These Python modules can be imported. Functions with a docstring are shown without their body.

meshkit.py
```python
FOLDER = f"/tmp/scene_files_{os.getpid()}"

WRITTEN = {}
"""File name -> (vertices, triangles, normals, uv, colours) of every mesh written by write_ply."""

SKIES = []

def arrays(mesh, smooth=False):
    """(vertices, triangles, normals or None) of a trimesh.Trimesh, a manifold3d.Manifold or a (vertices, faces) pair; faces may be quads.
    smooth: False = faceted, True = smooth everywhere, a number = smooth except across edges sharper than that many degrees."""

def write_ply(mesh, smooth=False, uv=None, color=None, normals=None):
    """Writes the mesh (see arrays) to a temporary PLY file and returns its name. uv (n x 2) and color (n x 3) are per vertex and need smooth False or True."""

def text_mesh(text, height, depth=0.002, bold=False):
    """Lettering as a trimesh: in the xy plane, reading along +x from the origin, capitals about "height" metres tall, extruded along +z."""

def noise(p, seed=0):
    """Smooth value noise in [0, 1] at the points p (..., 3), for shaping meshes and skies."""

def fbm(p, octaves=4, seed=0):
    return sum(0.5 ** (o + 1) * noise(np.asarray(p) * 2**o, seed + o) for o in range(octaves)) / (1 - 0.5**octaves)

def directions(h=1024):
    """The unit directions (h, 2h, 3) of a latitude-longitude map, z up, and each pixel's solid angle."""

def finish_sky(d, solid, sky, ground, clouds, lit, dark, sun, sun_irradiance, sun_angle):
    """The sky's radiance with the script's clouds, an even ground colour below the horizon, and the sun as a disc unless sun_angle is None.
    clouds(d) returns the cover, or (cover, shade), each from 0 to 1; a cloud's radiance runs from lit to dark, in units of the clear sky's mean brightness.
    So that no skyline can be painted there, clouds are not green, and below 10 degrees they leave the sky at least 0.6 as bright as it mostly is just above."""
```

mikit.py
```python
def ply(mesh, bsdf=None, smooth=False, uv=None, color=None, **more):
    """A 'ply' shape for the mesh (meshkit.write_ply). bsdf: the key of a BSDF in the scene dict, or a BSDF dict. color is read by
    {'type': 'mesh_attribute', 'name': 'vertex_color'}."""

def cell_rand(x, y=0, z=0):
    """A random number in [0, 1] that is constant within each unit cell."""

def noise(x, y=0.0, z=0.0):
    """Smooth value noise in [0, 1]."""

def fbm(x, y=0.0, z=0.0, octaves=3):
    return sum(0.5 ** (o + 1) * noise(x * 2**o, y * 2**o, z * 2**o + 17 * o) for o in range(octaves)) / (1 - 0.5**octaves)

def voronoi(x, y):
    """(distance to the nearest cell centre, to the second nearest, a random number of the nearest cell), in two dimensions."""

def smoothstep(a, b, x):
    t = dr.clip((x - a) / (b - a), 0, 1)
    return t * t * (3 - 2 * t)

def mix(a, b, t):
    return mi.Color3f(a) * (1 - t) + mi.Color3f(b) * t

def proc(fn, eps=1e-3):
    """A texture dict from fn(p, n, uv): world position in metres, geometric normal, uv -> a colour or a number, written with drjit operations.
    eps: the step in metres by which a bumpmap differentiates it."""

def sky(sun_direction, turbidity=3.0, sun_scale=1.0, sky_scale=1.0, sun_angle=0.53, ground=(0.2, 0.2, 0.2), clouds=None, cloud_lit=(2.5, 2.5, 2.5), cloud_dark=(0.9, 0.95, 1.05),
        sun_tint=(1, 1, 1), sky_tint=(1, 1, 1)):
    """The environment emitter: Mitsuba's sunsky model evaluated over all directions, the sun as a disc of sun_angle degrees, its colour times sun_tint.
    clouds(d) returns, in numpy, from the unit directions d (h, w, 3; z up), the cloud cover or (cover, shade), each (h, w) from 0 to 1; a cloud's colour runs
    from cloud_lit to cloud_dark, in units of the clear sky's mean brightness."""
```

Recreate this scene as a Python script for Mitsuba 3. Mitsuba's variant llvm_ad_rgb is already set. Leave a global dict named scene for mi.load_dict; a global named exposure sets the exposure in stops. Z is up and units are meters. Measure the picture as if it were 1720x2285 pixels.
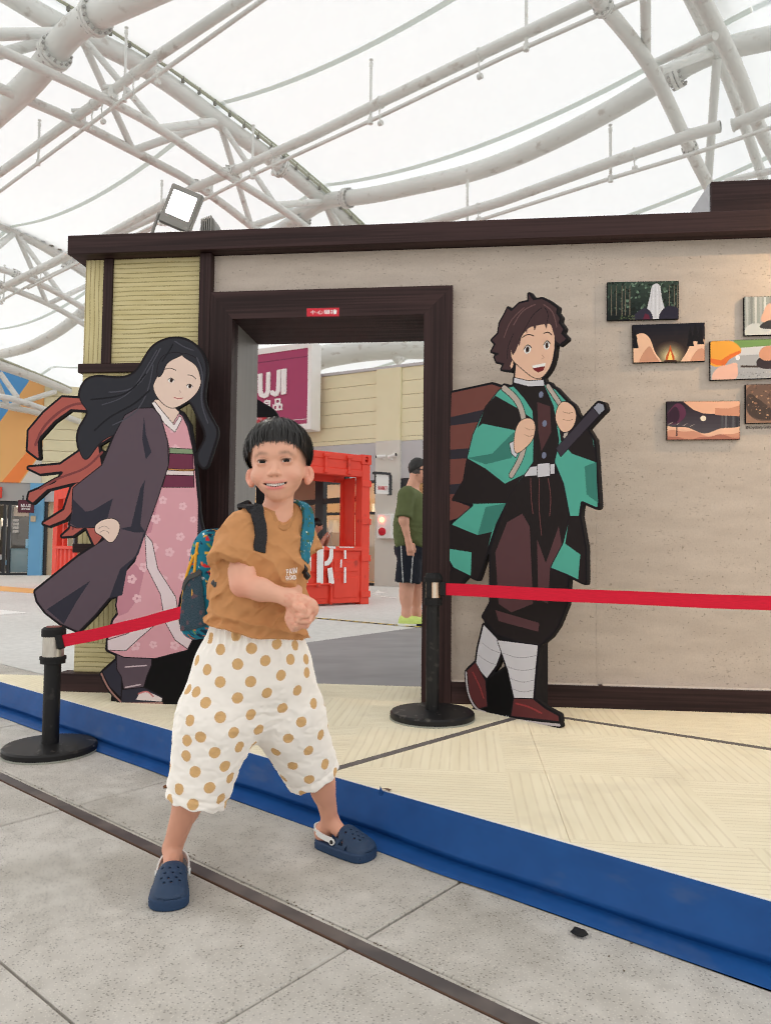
import math, random
import numpy as np, trimesh, mitsuba as mi, drjit as dr
import manifold3d
from shapely.geometry import Polygon, box as sbox
from shapely import affinity
from shapely.ops import unary_union
import mikit, meshkit
from mikit import noise, fbm, voronoi, cell_rand, smoothstep, mix

T = mi.ScalarTransform4f
scene, labels = {}, {}

# ---------------------------------------------------------------- camera, sky, exposure
scene['camera'] = {'type': 'perspective', 'fov': 54.9729, 'fov_axis': 'x', 'near_clip': 0.05, 'far_clip': 400.0,
                   'to_world': T([[-0.994268, -0.004397, -0.106825, 0.0], [-0.106466, -0.050769, 0.993019, 0.0], [-0.009789, 0.998701, 0.05001, 0.8], [0, 0, 0, 1]])}
scene['sky_light'] = mikit.sky((0.35, -0.55, 0.76), turbidity=4, sun_scale=0.07, sun_angle=16, clouds=lambda d: 1.0,
                               cloud_lit=(2.22, 2.16, 2.08), cloud_dark=(0.9, 0.95, 1.05))
exposure = 2.45

# ---------------------------------------------------------------- helpers
def numbered(k):
    if k not in scene and k not in labels: return k
    i = 1
    while f'{k}_{i:03d}' in scene or f'{k}_{i:03d}' in labels: i += 1
    return f'{k}_{i:03d}'
def add(key, mesh, bsdf, smooth=False, **kw):
    key = numbered(key); scene[key] = mikit.ply(mesh, bsdf, smooth, **kw); return key
def thing(name, label, cat, group=None):
    key = numbered(name); labels[key] = {'label': label, 'category': cat}
    if group: labels[key]['group'] = group
    return key
def part(parent, name, mesh, bsdf, smooth=False, label=None, stuff=False, **kw):
    key = add(f'{parent}__{name}', mesh, bsdf, smooth, **kw)
    if label or stuff:
        labels[key] = {}
        if label: labels[key]['label'] = label
        if stuff: labels[key]['kind'] = 'stuff'
    return key
def struct(name, mesh, bsdf, smooth=False, label=None):
    key = add(name, mesh, bsdf, smooth); labels[key] = {'kind': 'structure'}
    if label: labels[key]['label'] = label
    return key
def cat(*ms): return trimesh.util.concatenate([m for m in ms])
def bx(x0, x1, y0, y1, z0, z1, b=0.0):
    if b <= 0:
        m = trimesh.creation.box((x1-x0, y1-y0, z1-z0)); m.apply_translation(((x0+x1)/2, (y0+y1)/2, (z0+z1)/2)); return m
    p = []
    for x, sx in ((x0, 1), (x1, -1)):
        for y, sy in ((y0, 1), (y1, -1)):
            for z, sz in ((z0, 1), (z1, -1)):
                p += [(x, y+sy*b, z+sz*b), (x+sx*b, y, z+sz*b), (x+sx*b, y+sy*b, z)]
    return trimesh.convex.convex_hull(np.array(p))
def frame(o, ux, uy=None):
    """4x4 from origin, x direction (and y direction); z completes it."""
    ux = np.array(ux, float); ux /= np.linalg.norm(ux)
    uy = np.array((0, 0, 1.0) if uy is None else uy, float); uz = np.cross(ux, uy); uz /= np.linalg.norm(uz); uy = np.cross(uz, ux)
    m = np.eye(4); m[:3, 0], m[:3, 1], m[:3, 2], m[:3, 3] = ux, uy, uz, o
    return m
def at(mesh, m): mesh = mesh.copy(); mesh.apply_transform(m); return mesh
def prism(poly, d, holes=()):
    """xy polygon extruded 0..d along z"""
    p = poly if hasattr(poly, 'geom_type') else Polygon(poly, holes)
    if not p.is_valid: p = p.buffer(0)
    gs = [g for g in getattr(p, 'geoms', [p]) if g.geom_type == 'Polygon' and g.area > 1e-9]
    return cat(*[trimesh.creation.extrude_polygon(g, d, engine='earcut') for g in gs])
def wallprism(poly, y0, y1):
    """(x,z) polygon standing in a plane y=const, from y0 (front) to y1"""
    m = prism(poly, y1-y0); v = m.vertices.copy(); m.vertices = np.stack([v[:, 0], y1-v[:, 2], v[:, 1]], 1); return m
def spline(p, n=8):
    p = np.asarray(p, float)
    if len(p) < 3: return p
    t = np.r_[0, np.cumsum(np.linalg.norm(np.diff(p, axis=0), axis=1))]
    from scipy.interpolate import PchipInterpolator, CubicSpline
    return CubicSpline(t, p, bc_type='natural')(np.linspace(0, t[-1], n*(len(p)-1)+1))
def tube(p, r, sides=12, cap=True):
    p = np.asarray(p, float); r = np.broadcast_to(np.asarray(r, float), (len(p),))
    t = np.gradient(p, axis=0); t /= np.linalg.norm(t, axis=1, keepdims=True)+1e-12
    a = np.cross(t[0], (0, 0, 1.0) if abs(t[0][2]) < .9 else (1.0, 0, 0)); a /= np.linalg.norm(a)
    A = []
    for k in range(len(p)):
        a = a - t[k]*(a@t[k]); a /= np.linalg.norm(a); A.append(a)
    A = np.array(A); B = np.cross(t, A); g = np.arange(sides)*2*np.pi/sides
    v = (p[:, None]+r[:, None, None]*(np.cos(g)[None, :, None]*A[:, None]+np.sin(g)[None, :, None]*B[:, None])).reshape(-1, 3)
    i, j = np.meshgrid(np.arange(len(p)-1), np.arange(sides), indexing='ij')
    q = np.stack([i*sides+j, i*sides+(j+1) % sides, (i+1)*sides+(j+1) % sides, (i+1)*sides+j], -1).reshape(-1, 4)
    f = np.vstack([q[:, [0, 1, 2]], q[:, [0, 2, 3]]])
    if cap:
        n = len(v); v = np.vstack([v, p[:1], p[-1:]]); j = np.arange(sides); e = (len(p)-1)*sides
        f = np.vstack([f, np.stack([(j+1) % sides, j, j*0+n], 1), np.stack([e+j, e+(j+1) % sides, j*0+n+1], 1)])
    return trimesh.Trimesh(v, f, process=False)
def cyl(a, b, r, sides=16, r2=None): return tube([a, b], [r, r if r2 is None else r2], sides)
def lathe(prof, sides=48, o=(0, 0, 0)):
    m = trimesh.creation.revolve(np.array(prof, float), sections=sides); m.apply_translation(o); return m
def ribbon(p, side, w, th):
    """flat strap along points p, width w along side vectors, thickness th"""
    p = np.asarray(p, float); s = np.asarray(side, float); s = np.broadcast_to(s, p.shape)
    s = s/np.linalg.norm(s, axis=1, keepdims=True); t = np.gradient(p, axis=0); n = np.cross(t, s); n /= np.linalg.norm(n, axis=1, keepdims=True)+1e-12
    w = np.broadcast_to(np.asarray(w, float), (len(p),))[:, None]
    c = [p-s*w/2-n*th/2, p+s*w/2-n*th/2, p+s*w/2+n*th/2, p-s*w/2+n*th/2]
    v = np.stack(c, 1).reshape(-1, 3); f = []
    for i in range(len(p)-1):
        for j in range(4):
            a, b, c2, d = i*4+j, i*4+(j+1) % 4, (i+1)*4+(j+1) % 4, (i+1)*4+j
            f += [(a, b, c2), (a, c2, d)]
    e = (len(p)-1)*4; f += [(0, 2, 1), (0, 3, 2), (e, e+1, e+2), (e, e+2, e+3)]
    m = trimesh.Trimesh(v, f, process=False); m.fix_normals(); return m
def text(s, h, d, bold=False, width=None):
    m = meshkit.text_mesh(s, h, d, bold)
    if width: m.apply_scale([width/(m.bounds[1][0]-m.bounds[0][0]), 1, 1])
    return m

# strokes of the Chinese characters on the signs, each drawn on a 100 x 100 square (y up)
GLYPH = {
 '小': [[(50, 95), (50, 10), (38, 16)], [(28, 68), (14, 36)], [(70, 68), (88, 36)]],
 '心': [[(14, 56), (8, 26)], [(34, 66), (34, 20), (44, 10), (70, 10), (76, 28)], [(46, 84), (58, 68)], [(80, 62), (92, 36)]],
 '碰': [[(5, 86), (40, 86)], [(22, 86), (6, 46)], [(14, 52), (36, 52), (36, 16), (14, 16), (14, 52)], [(54, 95), (60, 80)], [(86, 95), (80, 80)], [(44, 76), (97, 76)], [(62, 76), (62, 12)], [(80, 76), (80, 12)], [(48, 60), (54, 32)], [(95, 60), (87, 32)], [(42, 10), (98, 10)]],
 '撞': [[(3, 72), (34, 72)], [(19, 95), (19, 8), (8, 14)], [(3, 36), (34, 48)], [(67, 97), (67, 86)], [(44, 86), (92, 86)], [(56, 82), (60, 70)], [(80, 82), (76, 70)], [(40, 68), (97, 68)], [(48, 58), (90, 58), (90, 32), (48, 32), (48, 58)], [(48, 45), (90, 45)], [(69, 58), (69, 6)], [(46, 20), (92, 20)], [(40, 6), (98, 6)]],
 '良': [[(46, 98), (54, 90)], [(26, 88), (78, 88), (78, 46), (26, 46)], [(26, 68), (78, 68)], [(26, 88), (26, 6), (46, 14)], [(44, 46), (92, 4)], [(84, 40), (64, 28)]],
 '品': [[(28, 94), (72, 94), (72, 58), (28, 58), (28, 94)], [(8, 46), (44, 46), (44, 6), (8, 6), (8, 46)], [(56, 46), (92, 46), (92, 6), (56, 6), (56, 46)]],
 '無': [[(28, 97), (10, 70)], [(22, 84), (90, 84)], [(4, 60), (96, 60)], [(4, 32), (96, 32)], [(22, 84), (22, 32)], [(42, 84), (42, 32)], [(60, 84), (60, 32)], [(80, 84), (80, 32)], [(14, 22), (8, 4)], [(36, 22), (38, 6)], [(58, 22), (62, 6)], [(82, 22), (92, 4)]],
 '印': [[(40, 94), (12, 84), (12, 16)], [(12, 54), (44, 54)], [(12, 18), (46, 24)], [(56, 88), (88, 88), (88, 30), (76, 34)], [(56, 88), (56, 4)]],
}
def glyphs(s, h, d, weight=9, gap=1.08):
    """Chinese lettering as a mesh in the xy plane, h tall, along +x"""
    from shapely.geometry import LineString
    out = []
    for i, ch in enumerate(s):
        g = unary_union([LineString(st).buffer(weight/2, cap_style=2, join_style=2) for st in GLYPH[ch]])
        out.append(affinity.scale(affinity.translate(g, i*100*gap, 0), h/100, h/100, origin=(0, 0)))
    return prism(unary_union(out), d)

# ---------------------------------------------------------------- materials
def rgb(r, g=None, b=None):
    """sRGB 0..255 to a linear colour"""
    if g is None: r, g, b = r
    return [float(((v/255+.055)/1.055)**2.4 if v > 10 else v/255/12.92) for v in (r, g, b)]
def M(name, colour, rough=.6, spec=.4, metal=0.0, bump=None, eps=1e-3, **kw):
    base = {'type': 'rgb', 'value': list(map(float, colour))} if isinstance(colour, (list, tuple)) else colour
    b = {'type': 'principled', 'base_color': base, 'roughness': rough, 'specular': spec, 'metallic': metal, **kw}
    if bump is not None: b = {'type': 'bumpmap', 'arbitrary': mikit.proc(bump, eps), 'scale': 1.0, 'bsdf': b}
    scene[name] = {'type': 'twosided', 'bsdf': b}
    return name
VC = {'type': 'mesh_attribute', 'name': 'vertex_color'}

def f_concrete(p, n, uv):
    big = fbm(p.x*1.3+3, p.y*1.3, p.z, 3); mid = fbm(p.x*22, p.y*22, p.z*22, 3)
    d1, _, r1 = voronoi(p.x*135, p.y*150); d2, _, r2 = voronoi(p.x*210+9, p.y*210)
    c = mix((.40, .38, .345), (.52, .50, .465), smoothstep(.25, .75, big*.6+mid*.4))
    c = mix(c, (.15, .14, .13), smoothstep(.34, .16, d1+.25*(mid-.5))*dr.select(r1 > .70, .55, 0))
    c = mix(c, (.62, .59, .54), smoothstep(.36, .2, d2)*dr.select(r2 > .7, .55, 0))
    stain = smoothstep(.56, .74, fbm(p.x*2.1+11, p.y*2.1+5, 0, 4))
    c = mix(c, c*mi.Color3f(.66, .64, .60), stain*.5)
    return c*(.95+.1*fbm(p.x*6+2, p.y*6+9, 0, 4))
M('concrete', mikit.proc(f_concrete), .85, .25, bump=lambda p, n, uv: (fbm(p.x*140, p.y*140, 0, 2)+.6*noise(p.x*60, p.y*60))*.0011, eps=2e-3)
def f_plaza(p, n, uv):
    c = mix((.47, .465, .445), (.56, .555, .54), fbm(p.x*.7, p.y*.7, 0, 4))
    return c*(0.94+.12*noise(p.x*30, p.y*30))
M('plaza', mikit.proc(f_plaza), .85, .25)
M('joint', (.12, .11, .10), .95, .1)
def f_rail(p, n, uv):
    a = fbm(p.x*9, p.y*9, p.z*9, 4)
    return mix((.095, .083, .082), (.16, .135, .125), smoothstep(.35, .7, a))
M('rail_steel', mikit.proc(f_rail), .5, .5, .35)
def grain(along, across, other):
    w = fbm(along*3, across*160, other*160, 3); k = noise(along*1.1, across*34+noise(along*2, 0, 0)*2, other*34)
    return w*.6+k*.4
def woodc(g): return mix((.016, .0066, .0070), (.046, .022, .022), smoothstep(.25, .8, g))
M('wood_h', mikit.proc(lambda p, n, uv: woodc(grain(p.x, p.z, p.y))), .55, .22, bump=lambda p, n, uv: grain(p.x, p.z, p.y)*.0006)
M('wood_v', mikit.proc(lambda p, n, uv: woodc(grain(p.z, p.x, p.y))), .55, .22, bump=lambda p, n, uv: grain(p.z, p.x, p.y)*.0006)
M('laminate_grey', mikit.proc(lambda p, n, uv: mix((.11, .10, .092), (.17, .158, .148), grain(p.z, p.y, p.x))), .42, .5)
def f_stone(p, n, uv):
    b = fbm(p.x*6, p.z*26, 3, 3)
    c = mix((.435, .375, .325), (.53, .465, .41), b)
    f = noise(p.x*120+7, p.z*260, 1); g = noise(p.x*90+40, p.z*170, 5)
    c = mix(c, (.17, .12, .085), smoothstep(.82, .92, f)*smoothstep(.45, .7, noise(p.x*9, p.z*9, 9))*.4)
    c = mix(c, (.14, .10, .07), smoothstep(.91, .96, g)*.5)
    return c*(.95+.1*noise(p.x*300, p.z*300))
M('stone_paper', mikit.proc(f_stone), .8, .25, bump=lambda p, n, uv: fbm(p.x*60, p.z*130, 0, 2)*.0008)
def lines(v, u, pitch, wob):
    w = (v+wob*(noise(u*7, v*12)-.5)*2)/pitch; f = w-dr.floor(w)
    return smoothstep(.16, .05, dr.abs(f-.5))*(.5+.5*noise(u*25, dr.floor(w)*7.3))
TA, TB, TL = (.52, .45, .225), (.64, .57, .33), (.22, .165, .06)
def tatami(u, v, k=1.0):
    c = mix(TA, TB, fbm(u*9, v*60, 0, 3)); return mix(c, TL, lines(v, u, .0225, .0035)*.8*k)
M('tatami_rows', mikit.proc(lambda p, n, uv: tatami(p.x, p.z)), .75, .25, bump=lambda p, n, uv: -lines(p.z, p.x, .0225, .0035)*.002)
M('tatami_columns', mikit.proc(lambda p, n, uv: tatami(p.z, p.x)), .75, .25, bump=lambda p, n, uv: -lines(p.x, p.z, .0225, .0035)*.002)
def f_floor(p, n, uv):
    gx, gy = (p.x-.125)/.515, (p.y-2.30)/.505
    odd = (dr.floor(gx)+dr.floor(gy)); odd = odd-2*dr.floor(odd/2)
    u = dr.select(odd > .5, p.y, p.x); v = dr.select(odd > .5, p.x, p.y)
    pitch = dr.select(odd > .5, .030, .0215)
    c = mix((.74, .67, .485), (.84, .775, .59), fbm(u*5, v*40, 2, 3))
    c = mix(c, (.50, .41, .27), lines(v, u, pitch, .0025)*dr.select(odd > .5, .28, .38))
    c = c*(.93+.1*fbm(p.x*3, p.y*3, 0, 3))
    return mix(c, (.42, .36, .27), smoothstep(.66, .8, fbm(p.x*5+3, p.y*5, 0, 4))*.12)
M('tatami_floor', mikit.proc(f_floor), .55, .4)
M('dark_strip', mikit.proc(lambda p, n, uv: mix((.10, .085, .08), (.15, .135, .13), fbm(p.x*40, p.y*40, 0, 2))), .6, .4)
M('blue_vinyl', mikit.proc(lambda p, n, uv: mix(mix((.004, .048, .19), (.006, .072, .26), fbm(p.x*14, p.y*14, p.z*14, 4)), (.06, .10, .20), smoothstep(.62, .80, fbm(p.x*9+4, p.y*9, p.z*22, 5))*.35)), .55, .25,
  bump=lambda p, n, uv: fbm(p.x*12, p.y*12, p.z*12, 3)*.006)
def f_black(p, n, uv):
    d = smoothstep(.60, .78, fbm(p.x*38, p.y*38, p.z*38, 4))
    return mix((.008, .008, .009), (.075, .068, .06), d*smoothstep(-.2, .9, n.z+.25))
M('black_paint', mikit.proc(f_black), .45, .3)
M('black_rubber', (.010, .010, .011), .6, .25)
M('chrome_band', mikit.proc(lambda p, n, uv: mix((.45, .42, .37), (.65, .62, .57), fbm(p.x*50, p.y*50, p.z*20, 3))), .3, .5, .9)
M('rust', (.12, .07, .05), .9, .1)
M('red_belt', mikit.proc(lambda p, n, uv: mix((.52, .006, .028), (.66, .010, .04), noise(p.x*60, p.y*60, p.z*900))), .7, .25)
def f_steel(p, n, uv):
    a = fbm(p.x*1.2, p.y*1.2, p.z*1.2, 3); b = smoothstep(.60, .82, fbm(p.x*7, p.y*7, p.z*7, 4))
    c = mix((.60, .61, .59), (.73, .745, .725), a)
    return mix(c, (.36, .31, .27), b*.55)
M('white_steel', mikit.proc(f_steel), .5, .4)
M('grey_bolt', (.42, .42, .41), .5, .5, .3)
M('rail_green', (.40, .42, .33), .6, .4)
M('clamp_dark', (.20, .20, .18), .6, .4)
scene['membrane_cloth'] = {'type': 'principledthin', 'base_color': {'type': 'rgb', 'value': [.90, .945, .985]}, 'roughness': .9, 'spec_trans': 0.0, 'diff_trans': 1.25, 'eta': 1.1}
scene['seam_cloth'] = {'type': 'principledthin', 'base_color': {'type': 'rgb', 'value': [.66, .70, .66]}, 'roughness': .9, 'spec_trans': 0.0, 'diff_trans': 1.1, 'eta': 1.1}
M('white_paint', (.78, .78, .77), .5, .4)
M('grey_mat', mikit.proc(lambda p, n, uv: mix((.20, .195, .20), (.27, .265, .27), fbm(p.x*2+p.y*4, p.y*5-p.x*3, 0, 4))), .6, .4)
M('yellow_tape', (.72, .52, .09), .5, .4)
M('black_tape', (.05, .05, .05), .5, .4)
M('letter_white', (.8, .8, .8), .5, .4)


# ---------------------------------------------------------------- ground, platform
PA = np.array((.83, -.558)); PA /= np.linalg.norm(PA); QA = np.array((-PA[1], PA[0]))   # along the steel rail / away from it
def ab(a, b): return tuple(PA*a+QA*b)
def abpoly(a0, a1, b0, b1): return [ab(a0, b0), ab(a1, b0), ab(a1, b1), ab(a0, b1)]
def slab(poly, z0, z1):
    m = prism(poly, z1-z0); m.apply_translation((0, 0, z0)); return m
struct('ground', slab([(-160, -120), (160, -120), (160, 220), (-160, 220)], -.10, -.055), 'plaza')
part('ground', 'joint_bed', slab([ab(-5.8, -.32), ab(2.55, -.32), ab(2.55, 2.21), ab(-5.8, 2.21)], -.054, -.012), 'joint')
rnd = random.Random(4)
JA = [-5.78, -4.594, -3.407, -2.22, -1.033, .154, 1.341, 2.53]
JB = [-.30, .178, .653, 1.128]
def chamfer_slab(a0, a1, b0, b1, z1):
    g, c = .0028, .003; p = []
    for (a, sa) in ((a0+g, 1), (a1-g, -1)):
        for (b, sb) in ((b0+g, 1), (b1-g, -1)):
            p += [(*ab(a, b), -.05), (*ab(a, b), z1-c), (*ab(a+sa*c, b+sb*c), z1)]
    return trimesh.convex.convex_hull(np.array(p))
for i in range(len(JA)-1):
    for j in range(len(JB)-1):
        part('ground', 'slab', chamfer_slab(JA[i], JA[i+1], JB[j], JB[j+1], rnd.uniform(-.0012, .0012)), 'concrete')
    part('ground', 'slab', chamfer_slab(JA[i], JA[i+1], 1.178, 2.2, rnd.uniform(-.001, .001)), 'concrete')
struct('plaza', slab([ab(-60, 2.204), ab(60, 2.204), ab(60, 90), ab(-60, 90)], -.012, -.001), 'plaza')
struct('plaza', slab([ab(-60, -40), ab(-5.784, -40), ab(-5.784, 2.2), ab(-60, 2.2)], -.012, -.001), 'plaza')
struct('plaza', slab([ab(2.534, -40), ab(60, -40), ab(60, 2.2), ab(2.534, 2.2)], -.012, -.001), 'plaza')
struct('plaza', slab([ab(-5.78, -40), ab(2.53, -40), ab(2.53, -.304), ab(-5.78, -.304)], -.012, -.001), 'plaza')
t = thing('floor_rail', 'rusty flat steel rail set in a groove between the concrete slabs', 'rail')
part(t, 'strip', slab(abpoly(-7, 5, 1.1325, 1.167), -.02, -.0012), 'rail_steel')
part(t, 'rusty_edge', slab(abpoly(-7, 5, 1.1295, 1.1323), -.02, -.0018), 'rust'); part(t, 'grout', slab(abpoly(-7, 5, 1.1675, 1.1768), -.02, -.0022), 'concrete')

BL, BD = np.array((-2.279, 3.472)), np.array((2.87, -1.932)); BD = BD/np.linalg.norm(BD)
def blue(s, o): p = BL+BD*s-QA*o; return (p[0], p[1])
t = struct('platform', slab([(-2.545, 3.65), blue(-.30, 0.0), blue(6.4, 0), (4.2, 3.65)], .005, .126), 'black_rubber')
t_edge = [blue(-.30, .0005), blue(6.4, .0005), blue(6.4, .006), blue(-.30, .006)]; M('mat_edge', (.72, .71, .68), .7, .3); part(t, 'mat_edge', slab(t_edge, .122, .1302), 'mat_edge')
floor_poly = Polygon([(-2.545, 3.655), blue(-.30, 0.0), blue(6.4, 0.0), (4.2, 3.655)])
part(t, 'floor_sheet', slab(floor_poly.intersection(sbox(-4, -4, .2435, 6)), .126, .130), 'tatami_floor')
part(t, 'floor_sheet', slab(floor_poly.intersection(sbox(.2447, -4, 6, 6)), .126, .130), 'tatami_floor')
def strip(a, b, w, z0, z1):
    a, b = np.array(a), np.array(b); d = (b-a)/np.linalg.norm(b-a); n = np.array((-d[1], d[0]))*w/2
    return slab([tuple(a-n), tuple(b-n), tuple(b+n), tuple(a+n)], z0, z1)
def strip_in(a, b, w): q = strip(a, b, w, 0, 1); g = Polygon(q.vertices[[i for i in range(len(q.vertices)) if q.vertices[i][2] < .5]][:, :2]).convex_hull.intersection(floor_poly.buffer(-.001)); return slab(g, .13, .1315)
part(t, 'dark_line', strip_in((-.62, 1.955), (.262, 3.112), .030), 'dark_strip')
part(t, 'dark_line', strip_in((.275, 3.14), (2.6, 1.77), .030), 'dark_strip')
# blue edge cover: a vinyl profile swept along the platform's front edge
prof = [(.0062, .1285), (.0085, .1280), (.0105, .125), (.016, .112), (.030, .068), (.043, .042), (.047, .033), (.040, .025), (.034, .019), (.046, .014), (.070, .009), (.086, .0035), (.086, .001), (.02, .0012), (.0062, .0012)]
ss = np.linspace(-.32, 5.2, 180); V = []
for s in ss:
    wob = .004*math.sin(s*5.1)+.003*math.sin(s*11.7+1)
    fl = .5+.5*math.sin(s*3.3+.6)
    for k, (o, z) in enumerate(prof):
        lift = .010*max(0, fl-.35) if 7 <= k <= 10 else 0
        x, y = blue(s, o+(wob if 3 <= k <= 11 else 0)*(.4 if k < 5 else 1)-(.012*fl if k in (6, 7, 8) else 0)); V.append((x, y, z+lift*.25))
n = len(prof); F = []
for i in range(len(ss)-1):
    for j in range(n):
        a, b, c2, d = i*n+j, i*n+(j+1) % n, (i+1)*n+(j+1) % n, (i+1)*n+j; F += [(a, c2, b), (a, d, c2)]
m = trimesh.Trimesh(np.array(V), F, process=False); m.fix_normals()
part(t, 'edge_cover', m, 'blue_vinyl', 40, label='glossy dark blue vinyl cover along the front edge of the platform')
pts = [(3.101,0.13),(3.125,0.129),(3.117,0.108),(3.086,0.106)]
tear = slab([(0, 0), (.014, .002), (.017, .022), (.008, .034)], 0, .0012)
part(t, 'torn_flap', at(tear, frame((*blue(2.47, .012), .108), (BD[0], BD[1], 0))), 'blue_vinyl')
part(t, 'torn_tape', at(slab([(0, 0), (.012, .004), (.026, -.001), (.028, .010), (.010, .012)], 0, .001), frame((*blue(2.478, .006), .1338), (BD[0], BD[1], 0), (-BD[1], BD[0], 0))), 'rust')

# marks on the plaza
struct('grey_floor_sheet', slab([(-2.9, 3.69), (4.0, 3.69), (4.0, 9.0), (.25, 8.79), (-2.3, 4.62)], 0, .004), 'grey_mat')
for k, (lab, poly) in enumerate((('white arrow', [(-1.649,13.167),(-1.648,14.176),(-1.384,13.293),(-1.501,13.366),(-1.581,13.186)]), ('white line', [(-1.41,12.493),(-1.113,12.208),(-1.098,12.038),(-1.373,12.296)]), ('white dash', [(-1.589,13.055),(-1.486,13.16),(-1.472,12.91),(-1.543,12.866)]), ('white arrow', [(-6.057,8.73),(-5.725,8.671),(-5.147,8.341),(-5.322,8.064),(-5.51,7.946)]))):
    struct('painted_mark', slab(poly, .000, .003), 'white_paint')
M('orange_paint', (.72, .42, .16), .7, .3)
struct('painted_mark', slab([(-9.856,14.178),(-9.059,13.693),(-7.906,12.996),(-7.213,11.797),(-8.694,12.513)], .000, .003), 'orange_paint')
tp = thing('hazard_tape', 'yellow and black striped tape on the plaza floor behind the doorway', 'tape')
A, B = [(-1.848,8.48),(-.314,7.544)]; A, B = np.array(A), np.array(B); A -= (B-A)*.55; d = B-A; L = np.linalg.norm(d); d /= L; nn = np.array((-d[1], d[0])); N_ = int(L/.058)
for i in range(N_):
    o = A+d*i*.058; sk = d*.03
    q = [o-nn*.022, o+d*.0575-nn*.022, o+d*.0575+nn*.022+sk, o+nn*.022+sk]
    part(tp, 'stripe', slab([tuple(x) for x in q], .004, .0075), ('yellow_tape', 'black_tape')[i % 2])
# bits of litter
lf = Polygon([(0.221,1.615),(0.232,1.631),(0.242,1.63),(0.25,1.619),(0.257,1.608),(0.244,1.604),(0.233,1.607)])
m = slab(lf, .0, .002); m = m.subdivide().subdivide(); v = m.vertices.copy(); v[:, 2] += .010*np.clip(meshkit.noise(v*60), .2, 1)+.002; m.vertices = v
add(thing('scrap', 'torn black scrap of rubber on the concrete in front of the blue platform edge', 'litter'), m, 'black_rubber', 40) if False else None
k_ = add('rubber_scrap', m, 'black_rubber', 40); labels[k_] = {'label': 'torn black scrap lying on the concrete in front of the blue edge', 'category': 'litter'}
M('dry_leaf', (.16, .065, .03), .8, .2)
lf = Polygon([(-.996,2.418),(-.994,2.433),(-.981,2.425),(-.977,2.406),(-.986,2.4)]); m = slab(lf, 0, .002).subdivide().subdivide(); v = m.vertices.copy(); v[:, 2] += .006*meshkit.noise(v*90); m.vertices = v
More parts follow.
